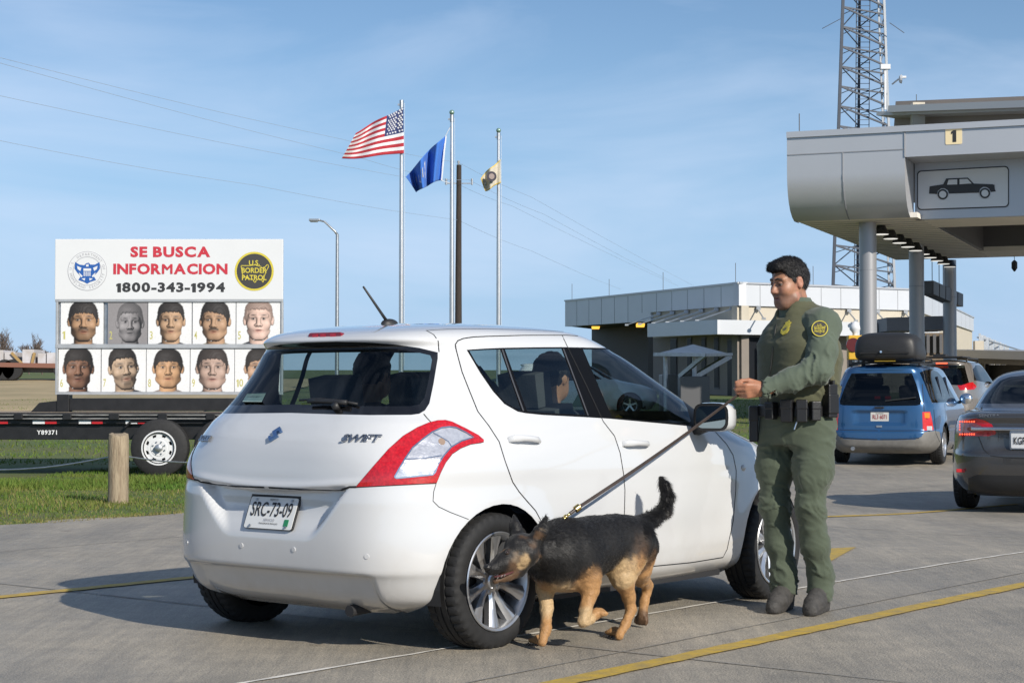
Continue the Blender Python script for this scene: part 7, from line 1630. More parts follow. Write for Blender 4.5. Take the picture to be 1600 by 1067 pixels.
# ---- head frame
HC = OP(1234, 448, -.03)
hy = math.atan2(-.50, -.90); pit = R(-11); hF = np.array([math.cos(hy) * math.cos(pit), math.sin(hy) * math.cos(pit), math.sin(pit)]); hL = np.array([math.sin(hy) * -1, math.cos(hy), 0]); 
if hL[1] > 0: hL = -hL
hU = np.cross(hF, hL); hU = hU if hU[2] > 0 else -hU
def H(f, l, u): return HC + hF * f + hL * l + hU * u
AX = [hF, hL, hU]
def head_field(fl):
    fl.ell(H(-.012, 0, .022), (.098, .078, .098), AX, .01); fl.ell(H(.030, 0, -.055), (.066, .061, .062), AX, .04)
    fl.cone(H(.062, -.018, -.092), H(.062, .018, -.092), .024, .024, .03)
    for s_ in (-1, 1):
        fl.cone(H(.02, s_ * .052, -.075), H(.062, s_ * .020, -.094), .020, .020, .03); fl.ell(H(.058, s_ * .040, -.020), (.030, .026, .030), AX, .025)
        fl.cone(H(.082, s_ * .008, .036), H(.070, s_ * .046, .034), .012, .012, .014)
        fl.ell(H(.092, s_ * .031, .014), (.016, .017, .011), AX, .012, 'sub')
    fl.cone(H(.086, 0, .020), H(.112, 0, -.022), .009, .0135, .012)
    for s_ in (-1, 1): fl.ell(H(.101, s_ * .0135, -.027), (.013, .009, .009), AX, .008)
    fl.cone(H(.086, -.020, -.056), H(.086, .020, -.056), .008, .008, .010); fl.cone(H(.084, -.017, -.068), H(.084, .017, -.068), .009, .009, .008)
    fl.ell(H(.098, 0, -.0617), (.012, .022, .0022), AX, .004, 'sub')
    for s_ in (-1, 1):
        fl.ell(H(-.010, s_ * .080, .004), (.019, .010, .033), AX, .006); fl.ell(H(-.006, s_ * .090, .006), (.010, .006, .018), AX, .006, 'sub')
nb = O(.045, .01, 1.475)
# ---- body : one continuous skin, mostly under the clothes
hand_c = {}
def hand(fl, W, a, up, inn, s=1.0, side=1):
    """fist from wrist W: a = along the hand, up = thumb side, inn = palm side; five separate fingers closed on a strap"""
    a, up, inn = [np.array(v, float) / np.linalg.norm(v) for v in (a, up, inn)]
    G = lambda x, y, z: W + (a * x + up * y + inn * z) * s
    fl.cone(G(-.03, 0, .0), G(.02, 0, .0), .030 * s, .030 * s, .02)
    for i, y in enumerate((.030, .010, -.010, -.029)): fl.cone(G(.015, y * .75, 0), G(.080 - .004 * abs(i - 1), y, -.006), .0155 * s, .0118 * s, .012)
    for i, (y, L, r) in enumerate(((.031, .046, .0098), (.0095, .050, .0100), (-.0115, .046, .0095), (-.0315, .036, .0085))):
        x0 = .084 - .004 * abs(i - 1); K = G(x0, y, -.006); P1_ = G(x0 + L * .82, y * .97 - .004, .012 + .003 * i); P2_ = G(x0 + L * .86, y * .94 - .006, .036 + .002 * i); P3_ = G(x0 + L * .38, y * .92 - .007, .046)
        fl.cone(K, P1_, r * s * 1.06, r * s, .0035); fl.cone(P1_, P2_, r * s, r * .93 * s, .002); fl.cone(P2_, P3_, r * .93 * s, r * .82 * s, .002)
    T0, T1, T2, T3 = G(.015, .026, .014), G(.058, .046, .020), G(.094, .046, .020), G(.122, .040, .020)
    fl.cone(T0, T1, .0165 * s, .0125 * s, .012); fl.cone(T1, T2, .0118 * s, .0108 * s, .003); fl.cone(T2, T3, .0106 * s, .0088 * s, .002)
    return G
ha = np.array([-.985, -.06, -.08]); hup = np.array([-.12, -.30, .95]); hin = np.cross(ha, hup); hin = hin if hin[1] > 0 else -hin
fl = Field(OB + (-.50, -.50, -.01), OB + (.34, .42, 1.92), .0058)
fl.func(OB + (-.3, -.3, .88), OB + (.3, .3, 1.50), lambda P: torso(P, [.15, .16, .17, .18, .13, .06], [.11, .12, .13, .12, .09, .05], [.90, 1.05, 1.2, 1.38, 1.45, 1.49]))
for a, b, c_, d_ in ((SH_L, EL_L, WR_L, 1), (SH_R, EL_R, WR_R, -1)): fl.cone(a, b, .05, .040, .04); fl.cone(b, c_, .040, .027, .02)
for h_, k_, a_, t_ in ((HIP_L, KN_L, AN_L, TO_L), (HIP_R, KN_R, AN_R, TO_R)): fl.cone(h_, k_, .085, .055, .04); fl.cone(k_, a_, .052, .035, .02); fl.cone(a_, a_ - (0, 0, .05), .033, .026, .02); fl.cone(a_ - (0, 0, .05), a_ * .6 + t_ * .4 - (0, 0, .02), .024, .018, .02)
fl.cone(nb - (0, 0, .04), H(-.025, 0, -.055), .066, .058, .04); fl.cone(nb + np.array([.0, 0, -.04]), H(.0, 0, -.06), .056, .050, .03)
head_field(fl)
G1 = hand(fl, WR_L + np.array([-.012, 0, 0]), ha, hup, hin, 1.02)
G2 = hand(fl, WR_R, (-.15, -.1, -1), (-.75, -.6, .1), (.6, -.8, 0), .98)
def skin_cols(V):
    Q = V - HC; f, l, u = Q @ hF, Q @ hL, Q @ hU; al = np.abs(l); C = np.tile(np.array((.35, .175, .105)), (len(V), 1)); hd_ = np.linalg.norm(Q, axis=1) < .17
    def put(m, c, k): nonlocal C; m = np.clip(m * k * hd_, 0, 1)[:, None]; C = C * (1 - m) + np.array(c) * m
    g = lambda x: np.exp(-x * x)
    put((1 - smooth(-.005, .012, u + .038 + .35 * np.maximum(0, al - .03))) * (f > -.02) * (u > -.125), (.17, .10, .075), .62); put(g(al / .030) * g((u + .045) / .010) * (f > .05), (.12, .07, .05), .5)
    put(g(al / .020) * g((u + .0620) / .009) * (f > .06), (.30, .11, .085), .9); put(g(al / .022) * g((u + .0617) / .0028) * (f > .06), (.05, .02, .015), .8)
    put(g((al - .031) / .020) * g((u - .012) / .014) * (f > .04), (.20, .10, .065), .65); put(g((al - .045) / .02) * g((u + .02) / .02) * (f > .03), (.46, .20, .13), .5); put(g(al / .02) * g((u + .025) / .012) * (f > .09), (.45, .20, .14), .6); put((al > .07) * 1.0 * (f < .02), (.44, .20, .14), .6)  # brow shade painted into the eye sockets; cheeks, nose and ears redder
    hp = np.linalg.norm(V - WR_L - ha * .06, axis=1) < .11; C[hp] = C[hp] * np.array((1.12, 1.02, .98)); return C
body, BV, BQ, BN = skin_obj('body', fl, m_skin, off, relax=1, colf=skin_cols)
# finer head and hand replace nothing: the grid is fine enough; add eyes, brows, hair
m_lid = M('eyelid_skin', (.22, .115, .075), .5); m_eye = M('eye_white', (.30, .27, .25), .2); m_iris = M('dark_iris', (.015, .010, .008), .1)
for s_ in (-1, 1):
    d = MB(); d.ball(Vector(H(.0745, s_ * .031, .013) - OB), .0122, 14, 10); e = d.build('eye', m_eye, off, smooth_=True)
    d = MB(); d.ball(Vector(H(.0822, s_ * .0315, .0085) - OB), .0064, 10, 8); d.build('iris', m_iris, e, smooth_=True)
    d = MB(); d.tube([Vector(H(.0935, s_ * .012, .036) - OB), Vector(H(.0925, s_ * .028, .041) - OB), Vector(H(.080, s_ * .049, .035) - OB)], [.0042, .0048, .0026], 6); d.build('eyebrow', m_hair, off, smooth_=True)
    d = MB(); d.tube([Vector(H(.0835, s_ * .018, .0180) - OB), Vector(H(.0865, s_ * .031, .0185) - OB), Vector(H(.0775, s_ * .045, .0165) - OB)], [.0042, .0082, .0042], 8); d.build('eyelid', m_lid, e, smooth_=True)
fl = Field(HC - .17, HC + .19, .0042)
fl.ell(H(-.018, 0, .034), (.104, .0845, .101), AX, .0); fl.ell(H(.012, 0, .088), (.085, .066, .052), AX, .03); fl.cone(H(.070, -.03, .098), H(.074, .03, .098), .024, .022, .03)
def hcut(P):
    Q = P - HC; f, l, u = Q @ hF, Q @ hL, Q @ hU
    line = np.interp(f, [-.12, -.07, -.035, -.015, .012, .022, .05, .062, .075, .11], [-.072, -.068, -.045, .010, .014, .012, .046, .066, .074, .080]) + .010 * smooth(.02, .06, f) * np.abs(l) / .06
    return u - line
sl, P = fl._sub(HC - .17, HC + .19); fl.F[sl] = np.maximum(fl.F[sl], -hcut(P) * .7)
for s_ in (-1, 1): fl.ell(H(-.008, s_ * .084, .0), (.024, .022, .040), AX, .006, 'sub')
_h = skin_obj('hair', fl, m_hair, off, relax=1, disp=lambda V: .0045 * fbm(V, (60, 60, 40), 3, 3) + .003 * fbm(V, (130, 130, 90), 9, 2))
def strands(name, VQN, N, base, flowf, l0, l1, lift, wd, mat, parent, colf=None):
    V, Q, Nn = VQN; tri = np.concatenate([Q[:, [0, 1, 2]], Q[:, [0, 2, 3]]]); ar = np.linalg.norm(np.cross(V[tri[:, 1]] - V[tri[:, 0]], V[tri[:, 2]] - V[tri[:, 0]]), axis=1)
    pk = rng.choice(len(tri), N, p=ar / ar.sum()); bw = rng.dirichlet((1, 1, 1), N); p = (V[tri[pk]] * bw[..., None]).sum(1); nn = (Nn[tri[pk]] * bw[..., None]).sum(1); nn /= np.linalg.norm(nn, axis=1)[:, None]
    fl_ = flowf(p) + rng.normal(0, .3, (N, 3)); tg = fl_ - nn * (fl_ * nn).sum(1)[:, None]; tg /= np.linalg.norm(tg, axis=1)[:, None] + 1e-9
    ln = rng.uniform(l0, l1, N)[:, None]; tip = p + (tg + nn * lift) * ln; sd = np.cross(tg, nn) * wd; b_ = p - nn * .001; FV = np.stack([b_ - sd, b_ + sd, tip], 1).reshape(-1, 3) - base
    me = bpy.data.meshes.new(name); me.vertices.add(3 * N); me.vertices.foreach_set('co', FV.astype(np.float32).ravel()); me.loops.add(3 * N); me.loops.foreach_set('vertex_index', np.arange(3 * N, dtype=np.int32)); me.polygons.add(N); me.polygons.foreach_set('loop_start', np.arange(0, 3 * N, 3, dtype=np.int32)); me.update(calc_edges=True); me.validate(); me.materials.append(mat)
    o = bpy.data.objects.new(name, me); COL.objects.link(o); o.parent = parent; return o
strands('hair_strands', _h[1:], 9000, OB, lambda p: np.where(((p - HC) @ hU > .07)[:, None], hF * .8 + hU * .3, -hF * .25 - hU * 1.0), .008, .020, .45, .0009, m_hair, off)
# ---- trousers
def folds(V, sc, amp, seed, knees=(), axis=(0, 0, 1)):
    """cloth creases: sharp ridges running mostly across the limb, denser where it bends"""
    ax = np.array(axis, float) / np.linalg.norm(axis); t = (V - OB) @ ax; Q = (V - OB) - np.outer(t, ax); tw = .55 * Q[:, 0] + .35 * Q[:, 2] + .45 * Q[:, 1]
    P = Q * sc * .55 + np.outer(t + tw, ax) * sc * 1.9; wob = fbm(V, (sc * .9,) * 3, seed + 40, 2)
    n = fbm(P + wob[:, None] * .8, (1, 1, 1), seed, 2); rid = np.maximum(0, 1 - np.abs(n) * 4.5) ** 1.5; n2 = fbm(P * 2.1, (1, 1, 1), seed + 9, 2); rid2 = np.maximum(0, 1 - np.abs(n2) * 4) ** 1.5
    big = fbm(V, (sc * .6,) * 3, seed + 5, 2); dens = np.full(len(V), .26)
    for kp_, rr in knees: q = np.linalg.norm(V - kp_, axis=1); dens += .95 * np.exp(-(q / rr) ** 2)
    return amp * (.55 * big + dens * (1.0 * rid + .30 * rid2 - .38))
fl = Field(OB + (-.32, -.34, .02), OB + (.32, .34, 1.10), .0085)
fl.func(OB + (-.3, -.3, .84), OB + (.3, .3, 1.09), lambda P: torso(P, [.165, .185, .192, .190], [.14, .155, .162, .160], [.86, .95, 1.02, 1.075]))
fl.chain([HIP_L + (0.01, 0, .02), O(.072, -.105, .74), KN_L, O(.080, -.09, .34), AN_L + (0, 0, .10), AN_L + (0, -.005, .005)], [.110, .100, .074, .066, .063, .076], .05)
fl.chain([HIP_R + (0, 0, .02), O(-.10, .055, .74), KN_R, O(-.085, .03, .34), AN_R + (0, 0, .10), AN_R + (0, 0, .015)], [.104, .094, .071, .063, .062, .074], .05)
fl.ell(O(.055, -.185, .70), (.075, .030, .095), [[1, 0, 0], [0, 1, 0], [0, 0, 1]], .02)    # cargo pocket on the near thigh
sl, P = fl._sub(OB + (-.32, -.34, .02), OB + (.32, .34, .4)); fl.F[sl] = np.maximum(fl.F[sl], (OB[2] + .070) - P[..., 2] + .02 * np.sin(P[..., 0] * 30))
skin_obj('trousers', fl, m_trous, off, relax=1, disp=lambda V: folds(V, 6, .012, 2, [(KN_L, .12), (KN_R, .12), (AN_L + (0, 0, .08), .12), (AN_R + (0, 0, .08), .12), (HIP_L - (0, 0, .06), .13), (HIP_R - (0, 0, .06), .13)]))
# ---- shirt : sleeves and collar
fl = Field(OB + (-.34, -.46, .90), OB + (.34, .40, 1.62), .0078)
fl.func(OB + (-.3, -.3, 1.02), OB + (.3, .3, 1.52), lambda P: torso(P, [.175, .19, .200, .195, .15, .08], [.15, .155, .16, .15, .11, .07], [1.03, 1.12, 1.25, 1.38, 1.46, 1.51]))
fl.chain([SH_L + (-.01, .02, .0), SH_L * .45 + EL_L * .55, EL_L, EL_L * .5 + WR_L * .5, WR_L + (.005, 0, 0)], [.088, .076, .069, .061, .050], .035)
fl.chain([SH_R, EL_R, WR_R + (0, 0, .04)], [.080, .062, .048], .04)
cn = nb - np.array([.012, .01, .008])
CB, CT = O(.022, 0, 1.47), O(-.012, -.012, 1.63)
fl.cone(CB, CT, .100, .0815, .04); fl.cone(O(.02, .02, 1.50), SH_L + (-.01, .03, .0), .085, .085, .05)
fl.cone(CB - (0, 0, .06), CT + (-.004, 0, .06), .058, .066, .006, 'sub')
slc, Pc = fl._sub(OB + (-.2, -.2, 1.5), OB + (.25, .2, 1.8)); fl.F[slc] = np.maximum(fl.F[slc], (Pc[..., 2] - OB[2]) - (1.622 + .52 * (Pc[..., 0] - OB[0] + .017)))
fl.cone(WR_L + (.03, 0, 0), WR_L + (-.09, 0, 0), .041, .041, .004, 'sub')
skin_obj('shirt', fl, m_shirt, off, relax=1, disp=lambda V: folds(V, 7, .011, 31, [(EL_L, .13), (EL_L * .55 + WR_L * .45, .10), (WR_L + (.05, 0, 0), .07), (EL_R, .1), (SH_L + (-.06, -.05, -.1), .08)], WR_L - EL_L))
# ---- vest
fl = Field(OB + (-.32, -.34, .98), OB + (.32, .34, 1.60), .008)
fl.func(OB + (-.31, -.31, 1.0), OB + (.31, .31, 1.56), lambda P: torso(P, [.188, .200, .213, .222, .222, .185, .115, .085], [.160, .172, .185, .186, .178, .138, .10, .08], [1.035, 1.10, 1.2, 1.3, 1.38, 1.455, 1.505, 1.53], 2.7))
fl.cone(O(.03, 0, 1.42), O(.018, 0, 1.50), .12, .105, .05); fl.cone(CB, CT - (0, 0, .02), .110, .0885, .03)
fl.cone(O(.03, -.01, 1.50), O(.115, -.095, 1.495), .085, .082, .05); fl.cone(O(.0, .02, 1.49), O(-.05, .09, 1.455), .08, .07, .05)
fl.cone(CB - (0, 0, .06), CT + (-.004, 0, .06), .066, .0775, .006, 'sub')
slc, Pc = fl._sub(OB + (-.2, -.2, 1.5), OB + (.25, .2, 1.8)); fl.F[slc] = np.maximum(fl.F[slc], (Pc[..., 2] - OB[2]) - (1.604 + .52 * (Pc[..., 0] - OB[0] + .017)))
Vn = lambda P: np.maximum(np.abs((P - OB) @ lF - .0) - .030 - .35 * np.maximum(0, P[..., 2] - OB[2] - 1.52), np.maximum(1.515 - (P[..., 2] - OB[2]), -((P - OB) @ fF) + .02))
slc, Pc = fl._sub(OB + (-.25, -.25, 1.45), OB + (.2, .2, 1.7)); fl.F[slc] = np.maximum(fl.F[slc], -Vn(Pc) * .8)
fl.ell(SH_L + (.02, -.05, -.02), (.090, .075, .120), [[1, 0, 0], [0, 1, 0], [0, 0, 1]], .012, 'sub'); fl.ell(SH_R + (-.02, .06, -.02), (.10, .09, .125), [[1, 0, 0], [0, 1, 0], [0, 0, 1]], .012, 'sub')
vest, VV, VQ, VN = skin_obj('vest', fl, m_vest, off, relax=1, disp=lambda V: folds(V, 5.5, .009, 57, [(O(.12, -.15, 1.16), .13), (O(.15, -.08, 1.12), .12)]) * smooth(1.05, 1.15, V[:, 2]))
vtree = BVHTree.FromPolygons([Vector(v) for v in VV], VQ.tolist()); stv = BVHTree.FromPolygons([Vector(v.co) + Vector(OB) for v in bpy.data.objects['shirt'].data.vertices], [tuple(p.vertices) for p in bpy.data.objects['shirt'].data.polygons])
CAMP = Vector((0, 0, CAM_H))
def on(tree, px, py):
    p, n_, i, dd = tree.ray_cast(CAMP, ray(px, py).normalized()); return p, n_
# collar flaps, zip, badge, patch, name strip
d = MB()
Z_ = [on(vtree, *q) for q in ((1216, 495), (1212, 515), (1208, 545), (1204, 580), (1201, 610), (1200, 634))]; Z_ = [p + n_ * .002 - Vector(OB) for p, n_ in Z_ if p]
d.tube(Z_, .0035, 6); d.build('zip', M('dark_zip', (.02, .02, .016), .6), off)
p, n_ = on(vtree, 1228.5, 513); up = Vector((0, 0, 1)); rt = up.cross(n_).normalized() * -1; rt = rt if rt.x > 0 else -rt; up = rt.cross(n_) * -1; up = up if up.z > 0 else -up
m_badgeg = M('embroidered_gold', (.42, .36, .05), .6, bump=.3, bscale=300)
BP_ = [(-.0, -.045), (-.020, -.032), (-.026, -.010), (-.018, .008), (-.022, .016), (-.012, .022), (-.018, .034), (-.006, .040), (.0, .050), (.008, .038), (.020, .036), (.014, .022), (.022, .014), (.018, .004), (.026, -.012), (.020, -.032)]
d = MB(); d.prism(BP_, p + n_ * .006 - Vector(OB), rt, up, .005); bo = d.build('badge', m_badgeg, off)
d = MB(); d.prism(disc(.010, 12, (0, -.008)), p + n_ * .0075 - Vector(OB), rt, up, .002); ring(d, p + n_ * .008 - Vector(OB) - up * .008, .013, .016, .002, 16); d.build('badge_centre', m_vest, bo)
p, n_ = on(stv, 1281, 514); n2 = (n_ + Vector((0, -.6, 0))).normalized(); rt = Vector((1, 0, 0)); rt = (rt - n2 * rt.dot(n2)).normalized(); up = n2.cross(rt); up = up if up.z > 0 else -up
s1, s2 = MB(), MB(); patrol_seal(s1, s2, p - Vector(OB), .0415, .010, rt, up); po = s1.build('shoulder_patch', m_seal_dark, off); s2.build('patch_lettering', m_gold, po)
# ---- belt with pouches, holster, radio
d = MB(); n = 64; vs = []
ZB_ = [1.005, 1.065]
def ring_pt(ang, extra, z):
    c_, s_ = math.cos(ang), math.sin(ang); e = 2.5; a, b = .197 + extra, .170 + extra; r = 1 / ((abs(c_) / a) ** e + (abs(s_) / b) ** e) ** (1 / e); v = lF * (c_ * r) + fF * (s_ * r); return Vector((v[0] + .008, v[1], z))
for k in range(n):
    a = 2 * math.pi * k / n
    for z, ex in ((1.0, .004), (1.004, .010), (1.058, .010), (1.062, .004)): vs.append(ring_pt(a, ex, z + .004 * math.sin(a)))
d.add(vs, [(k * 4 + j, ((k + 1) % n) * 4 + j, ((k + 1) % n) * 4 + j + 1, k * 4 + j + 1) for k in range(n) for j in range(3)]); d.build('duty_belt', m_belt, off, angle=50)
def pouch(name, ang, w_, h_, t_, zc, mat=m_belt, flap=True):
    p = ring_pt(ang, t_ / 2 + .008, zc); q = ring_pt(ang + .01, t_ / 2 + .008, zc); tx_ = (q - p).normalized(); M3 = Matrix(((tx_.x, -tx_.y, 0), (tx_.y, tx_.x, 0), (0, 0, 1)))
    d = MB(); d.box(p, (w_, t_, h_), M3)
    if flap: d.box(p + Vector((0, 0, h_ * .28)), (w_ * 1.06, t_ * 1.12, h_ * .42), M3)
    return d.build(name, mat, off, bevel=.006), p, M3
for ang, w_, h_ in ((.95, .062, .115), (.62, .055, .115), (.32, .05, .10), (1.45, .06, .09)): pouch('belt_pouch', ang, w_, h_, .040, 1.035)
hol, p, M3 = pouch('holster', math.pi - .80, .045, .19, .045, .965)
rd, p, M3 = pouch('radio', -.12, .062, .17, .042, 1.085, flap=False)
d = MB(); d.box(p + Vector((0, -.005, -.015)), (.07, .05, .10), M3); d.build('radio_pouch', m_belt, rd, bevel=.006)
d = MB(); d.cyl(p + Vector((-.012, 0, .08)), p + Vector((-.022, 0, .25)), .0075, .005, 8); d.cyl(p + Vector((.012, 0, .08)), p + Vector((.012, 0, .105)), .009, n=10); d.build('antenna', m_belt, rd)
d = MB(); d.tube([p + Vector((.0, -.01, .09)), p + Vector((-.03, -.04, .16)), p + Vector((-.06, -.05, .28)), p + Vector((-.05, -.03, .40))], .0035, 6); d.build('radio_cord', m_belt, rd, smooth_=True)
d = MB(); q = ring_pt(.70, .012, 1.0); d.tube([q, q + Vector((-.012, -.012, -.03)), q + Vector((-.022, -.012, -.06))], .004, 6); d.build('key_clip', m_chrome, off)
# ---- boots
for a_, t_ in ((AN_L, TO_L), (AN_R, TO_R)):
    dv = t_ - a_; dv[2] = 0; dv /= np.linalg.norm(dv); sd = np.array([-dv[1], dv[0], 0]); c0 = a_.copy(); c0[2] = OB[2]
    fl = Field(c0 + (-.24, -.30, -.01), c0 + (.24, .24, .26), .006)
    B_ = lambda f, l, z: c0 + dv * f + sd * l + np.array([0, 0, z])
    fl.cone(B_(0, 0, .17), B_(-.005, 0, .09), .046, .048, .03); fl.cone(B_(-.035, 0, .045), B_(.13, 0, .048), .042, .042, .04); fl.cone(B_(.10, -.006, .042), B_(.205, .0, .036), .044, .034, .03); fl.cone(B_(.01, 0, .10), B_(.13, 0, .060), .050, .043, .03)
    fl.cone(B_(-.03, 0, .02), B_(.12, -.012, .018), .042, .050, .01); fl.cone(B_(.12, -.012, .018), B_(.20, 0, .020), .048, .036, .01)
    sl, P = fl._sub(c0 - .3, c0 + .3); fl.F[sl] = np.maximum(fl.F[sl], OB[2] - P[..., 2] + .001)
    skin_obj('boot', fl, m_boot, off, relax=1, disp=lambda V: .002 * fbm(V, (40, 40, 60), 5, 3))
    bt = bpy.context.scene.objects[-1] if False else None
for o_ in [c for c in off.children if c.name.startswith('boot')]:
    pass

seated(857, 592, -.36, 'dark haired passenger seen through the rear side window of the white car')
seated(577, 588, .36, 'dark haired passenger seen through the rear window of the white car')
# ================================================================== GERMAN SHEPHERD
def DP(px, py, D): return np.array(at(px, py, D))
dog_o = np.array(at(905, 1008, 8.1)); dog_o[2] = .012
dog = thing('dog', 'black and tan shepherd dog on a leash sniffing the rear wheel', 'dog', tuple(dog_o)); bpy.context.view_layer.update()
fl = Field(np.array([-.22, 7.40, -.005]), np.array([.95, 9.05, .86]), .0078)
fl.chain([DP(866, 868, 7.93), DP(890, 868, 8.02), DP(925, 856, 8.17), DP(958, 848, 8.30), DP(986, 850, 8.42)], [.132, .132, .117, .104, .102], .06)
fl.cone(DP(880, 846, 7.97), DP(985, 836, 8.42), .080, .078, .08)                    # spine
fl.cone(DP(868, 893, 7.92), DP(905, 895, 8.05), .078, .066, .06)                    # brisket
fl.chain([DP(880, 853, 7.96), DP(863, 858, 7.88), DP(842, 861, 7.81)], [.104, .086, .064], .05)
fl.ell(DP(819, 857, 7.755), (.072, .072, .066), None, .03)                              # skull
fl.cone(DP(806, 853, 7.72), DP(822, 866, 7.72), .048, .055, .03)
fl.chain([DP(806, 868, 7.71), DP(788, 878, 7.67), DP(767, 889, 7.63)], [.056, .040, .026], .025)   # muzzle
fl.chain([DP(812, 888, 7.72), DP(792, 900, 7.68), DP(774, 907, 7.65)], [.036, .022, .015], .012)   # lower jaw
fl.ell(DP(792, 860, 7.66), (.016, .014, .012), None, .012)                              # brow
for pts_, rs in (([DP(835, 846, 7.73), DP(844, 829, 7.72), DP(854, 806, 7.72)], [.034, .026, .008]), ([DP(808, 840, 7.79), DP(805, 822, 7.80), DP(803, 803, 7.81)], [.034, .025, .006])): fl.chain(pts_, rs, .018)
fl.chain([DP(1000, 818, 8.47), DP(1020, 810, 8.56), DP(1038, 796, 8.62), DP(1043, 776, 8.65), DP(1038, 759, 8.66), DP(1032, 746, 8.66)], [.040, .031, .029, .027, .021, .012], .025)
# legs
fl.chain([DP(856, 885, 8.00), DP(852, 918, 8.00), DP(854, 950, 7.97), DP(853, 982, 7.92), DP(847, 1003, 7.89)], [.068, .038, .027, .0215, .021], .025)
fl.chain([DP(896, 872, 7.96), DP(920, 905, 7.97), DP(922, 925, 7.96)], [.080, .050, .036], .035); fl.chain([DP(922, 925, 7.96), DP(915, 952, 7.92), DP(911, 970, 7.90)], [.036, .027, .025], .015); fl.chain([DP(911, 971, 7.90), DP(922, 968, 7.94), DP(931, 958, 7.98)], [.026, .022, .022], .010)
fl.chain([DP(984, 850, 8.36), DP(974, 880, 8.28), DP(972, 903, 8.24)], [.110, .080, .054], .045); fl.chain([DP(974, 905, 8.24), DP(982, 930, 8.28), DP(986, 953, 8.29), DP(977, 975, 8.25), DP(967, 993, 8.21)], [.050, .031, .0235, .021, .021], .018)
fl.chain([DP(1000, 855, 8.50), DP(996, 885, 8.52), DP(1002, 903, 8.60)], [.09, .062, .042], .045); fl.chain([DP(1002, 903, 8.60), DP(1012, 915, 8.70), DP(1007, 940, 8.68), DP(1004, 958, 8.66)], [.038, .026, .022, .022], .015)
# paws with toes
def paw(c, dx, dy, z, n=4, r=.0140, L=.034, pit=0.0):
    dv = np.array([dx, dy, pit]); dv /= np.linalg.norm(dv); sd = np.array([-dv[1], dv[0], 0]); sd /= np.linalg.norm(sd); c = np.array(c)
    fl.cone(c, c + dv * L * .5, .024, .023, .012)
    for i in range(n):
        t = (i - (n - 1) / 2); a = c + sd * t * .016 + dv * L * .45; b = c + sd * t * .019 + dv * (L * (1.15 - .10 * abs(t))) - np.array([0, 0, .004]); fl.cone(a, b, r, r * .88, .004)
def gnd(px, py, lift=.026): g = ground_at(px, py); return np.array([g.x, g.y, .012 + lift])
paw(gnd(845, 1012), -.80, -.62, 0); paw(gnd(963, 999), -.78, -.62, 0)
paw(DP(932, 958, 7.98), .7, .3, 0, pit=.1); paw(DP(1004, 960, 8.66), -.25, -.3, 0, pit=-1.0)
body_d = dict()
BLK, TAN, LTN, BRN, GRY = (.0075, .007, .007), (.37, .20, .08), (.46, .32, .17), (.10, .055, .028), (.16, .115, .075)
CP = [  # colour patches of the coat: (photo point, distance, reach, colour, weight)
    ((880, 835, 7.97), .14, BLK, 3), ((920, 825, 8.15), .14, BLK, 3), ((960, 818, 8.30), .13, BLK, 3), ((990, 820, 8.44), .10, BLK, 3), ((870, 872, 7.86), .11, BLK, 2.5), ((905, 868, 7.95), .11, BLK, 2.5), ((940, 858, 8.15), .09, BLK, 2.5), ((850, 860, 7.80), .11, BLK, 3), ((965, 850, 8.22), .07, BLK, 1.5),
    ((845, 895, 7.85), .07, BLK, 1.6), ((985, 850, 8.28), .06, BRN, 1.5), ((1000, 870, 8.40), .06, BRN, 1.2), ((930, 885, 8.05), .05, BLK, 1.6),
    ((856, 915, 7.90), .06, TAN, 2), ((870, 915, 7.90), .06, LTN, 1.6), ((895, 915, 7.98), .06, LTN, 1.6), ((922, 905, 7.92), .055, TAN, 2.5), ((918, 930, 7.93), .06, TAN, 3), ((912, 965, 7.90), .06, LTN, 3), ((930, 958, 7.98), .05, TAN, 2),
    ((853, 945, 7.97), .07, LTN, 3), ((853, 980, 7.92), .06, TAN, 3), ((842, 1010, 7.88), .07, TAN, 3),
    ((972, 895, 8.20), .06, LTN, 2.6), ((980, 880, 8.26), .055, TAN, 1.8), ((990, 900, 8.32), .06, LTN, 1.8), ((982, 935, 8.28), .07, TAN, 3), ((978, 970, 8.24), .06, TAN, 3), ((963, 998, 8.2), .07, TAN, 3), ((1002, 905, 8.6), .09, TAN, 2), ((1010, 930, 8.68), .07, TAN, 2.5), ((1004, 965, 8.66), .05, BRN, 2), ((950, 890, 8.25), .05, LTN, 1.8),
    ((1015, 812, 8.55), .07, BLK, 3), ((1040, 790, 8.63), .07, BLK, 3), ((1038, 762, 8.66), .07, BLK, 3), ((1045, 805, 8.62), .03, BRN, 1.6),
    ((820, 842, 7.74), .05, BLK, 2), ((800, 850, 7.70), .035, BLK, 2), ((816, 838, 7.70), .018, BRN, 1.4), ((784, 855, 7.67), .013, TAN, 2.2), ((799, 855, 7.64), .013, BRN, 1.5), ((815, 876, 7.68), .024, LTN, 2.4), ((803, 873, 7.66), .018, GRY, 1.5), ((829, 851, 7.70), .018, BRN, 1.6), ((836, 868, 7.72), .024, TAN, 1.8), ((832, 880, 7.72), .03, BLK, 1.5), ((780, 880, 7.64), .04, BLK, 2.4), ((765, 888, 7.62), .04, BLK, 3), ((796, 890, 7.66), .035, BRN, 1.6), ((785, 905, 7.66), .04, BRN, 1.8), ((848, 825, 7.75), .03, BLK, 3), ((806, 818, 7.8), .035, BLK, 3), ((840, 838, 7.69), .015, BRN, 2.6), ((846, 824, 7.70), .008, GRY, 1.2)]
CPP = np.array([DP(*c[0]) for c in CP]); CPR = np.array([c[1] for c in CP]); CPC = np.array([c[2] for c in CP]); CPW = np.array([c[3] for c in CP])
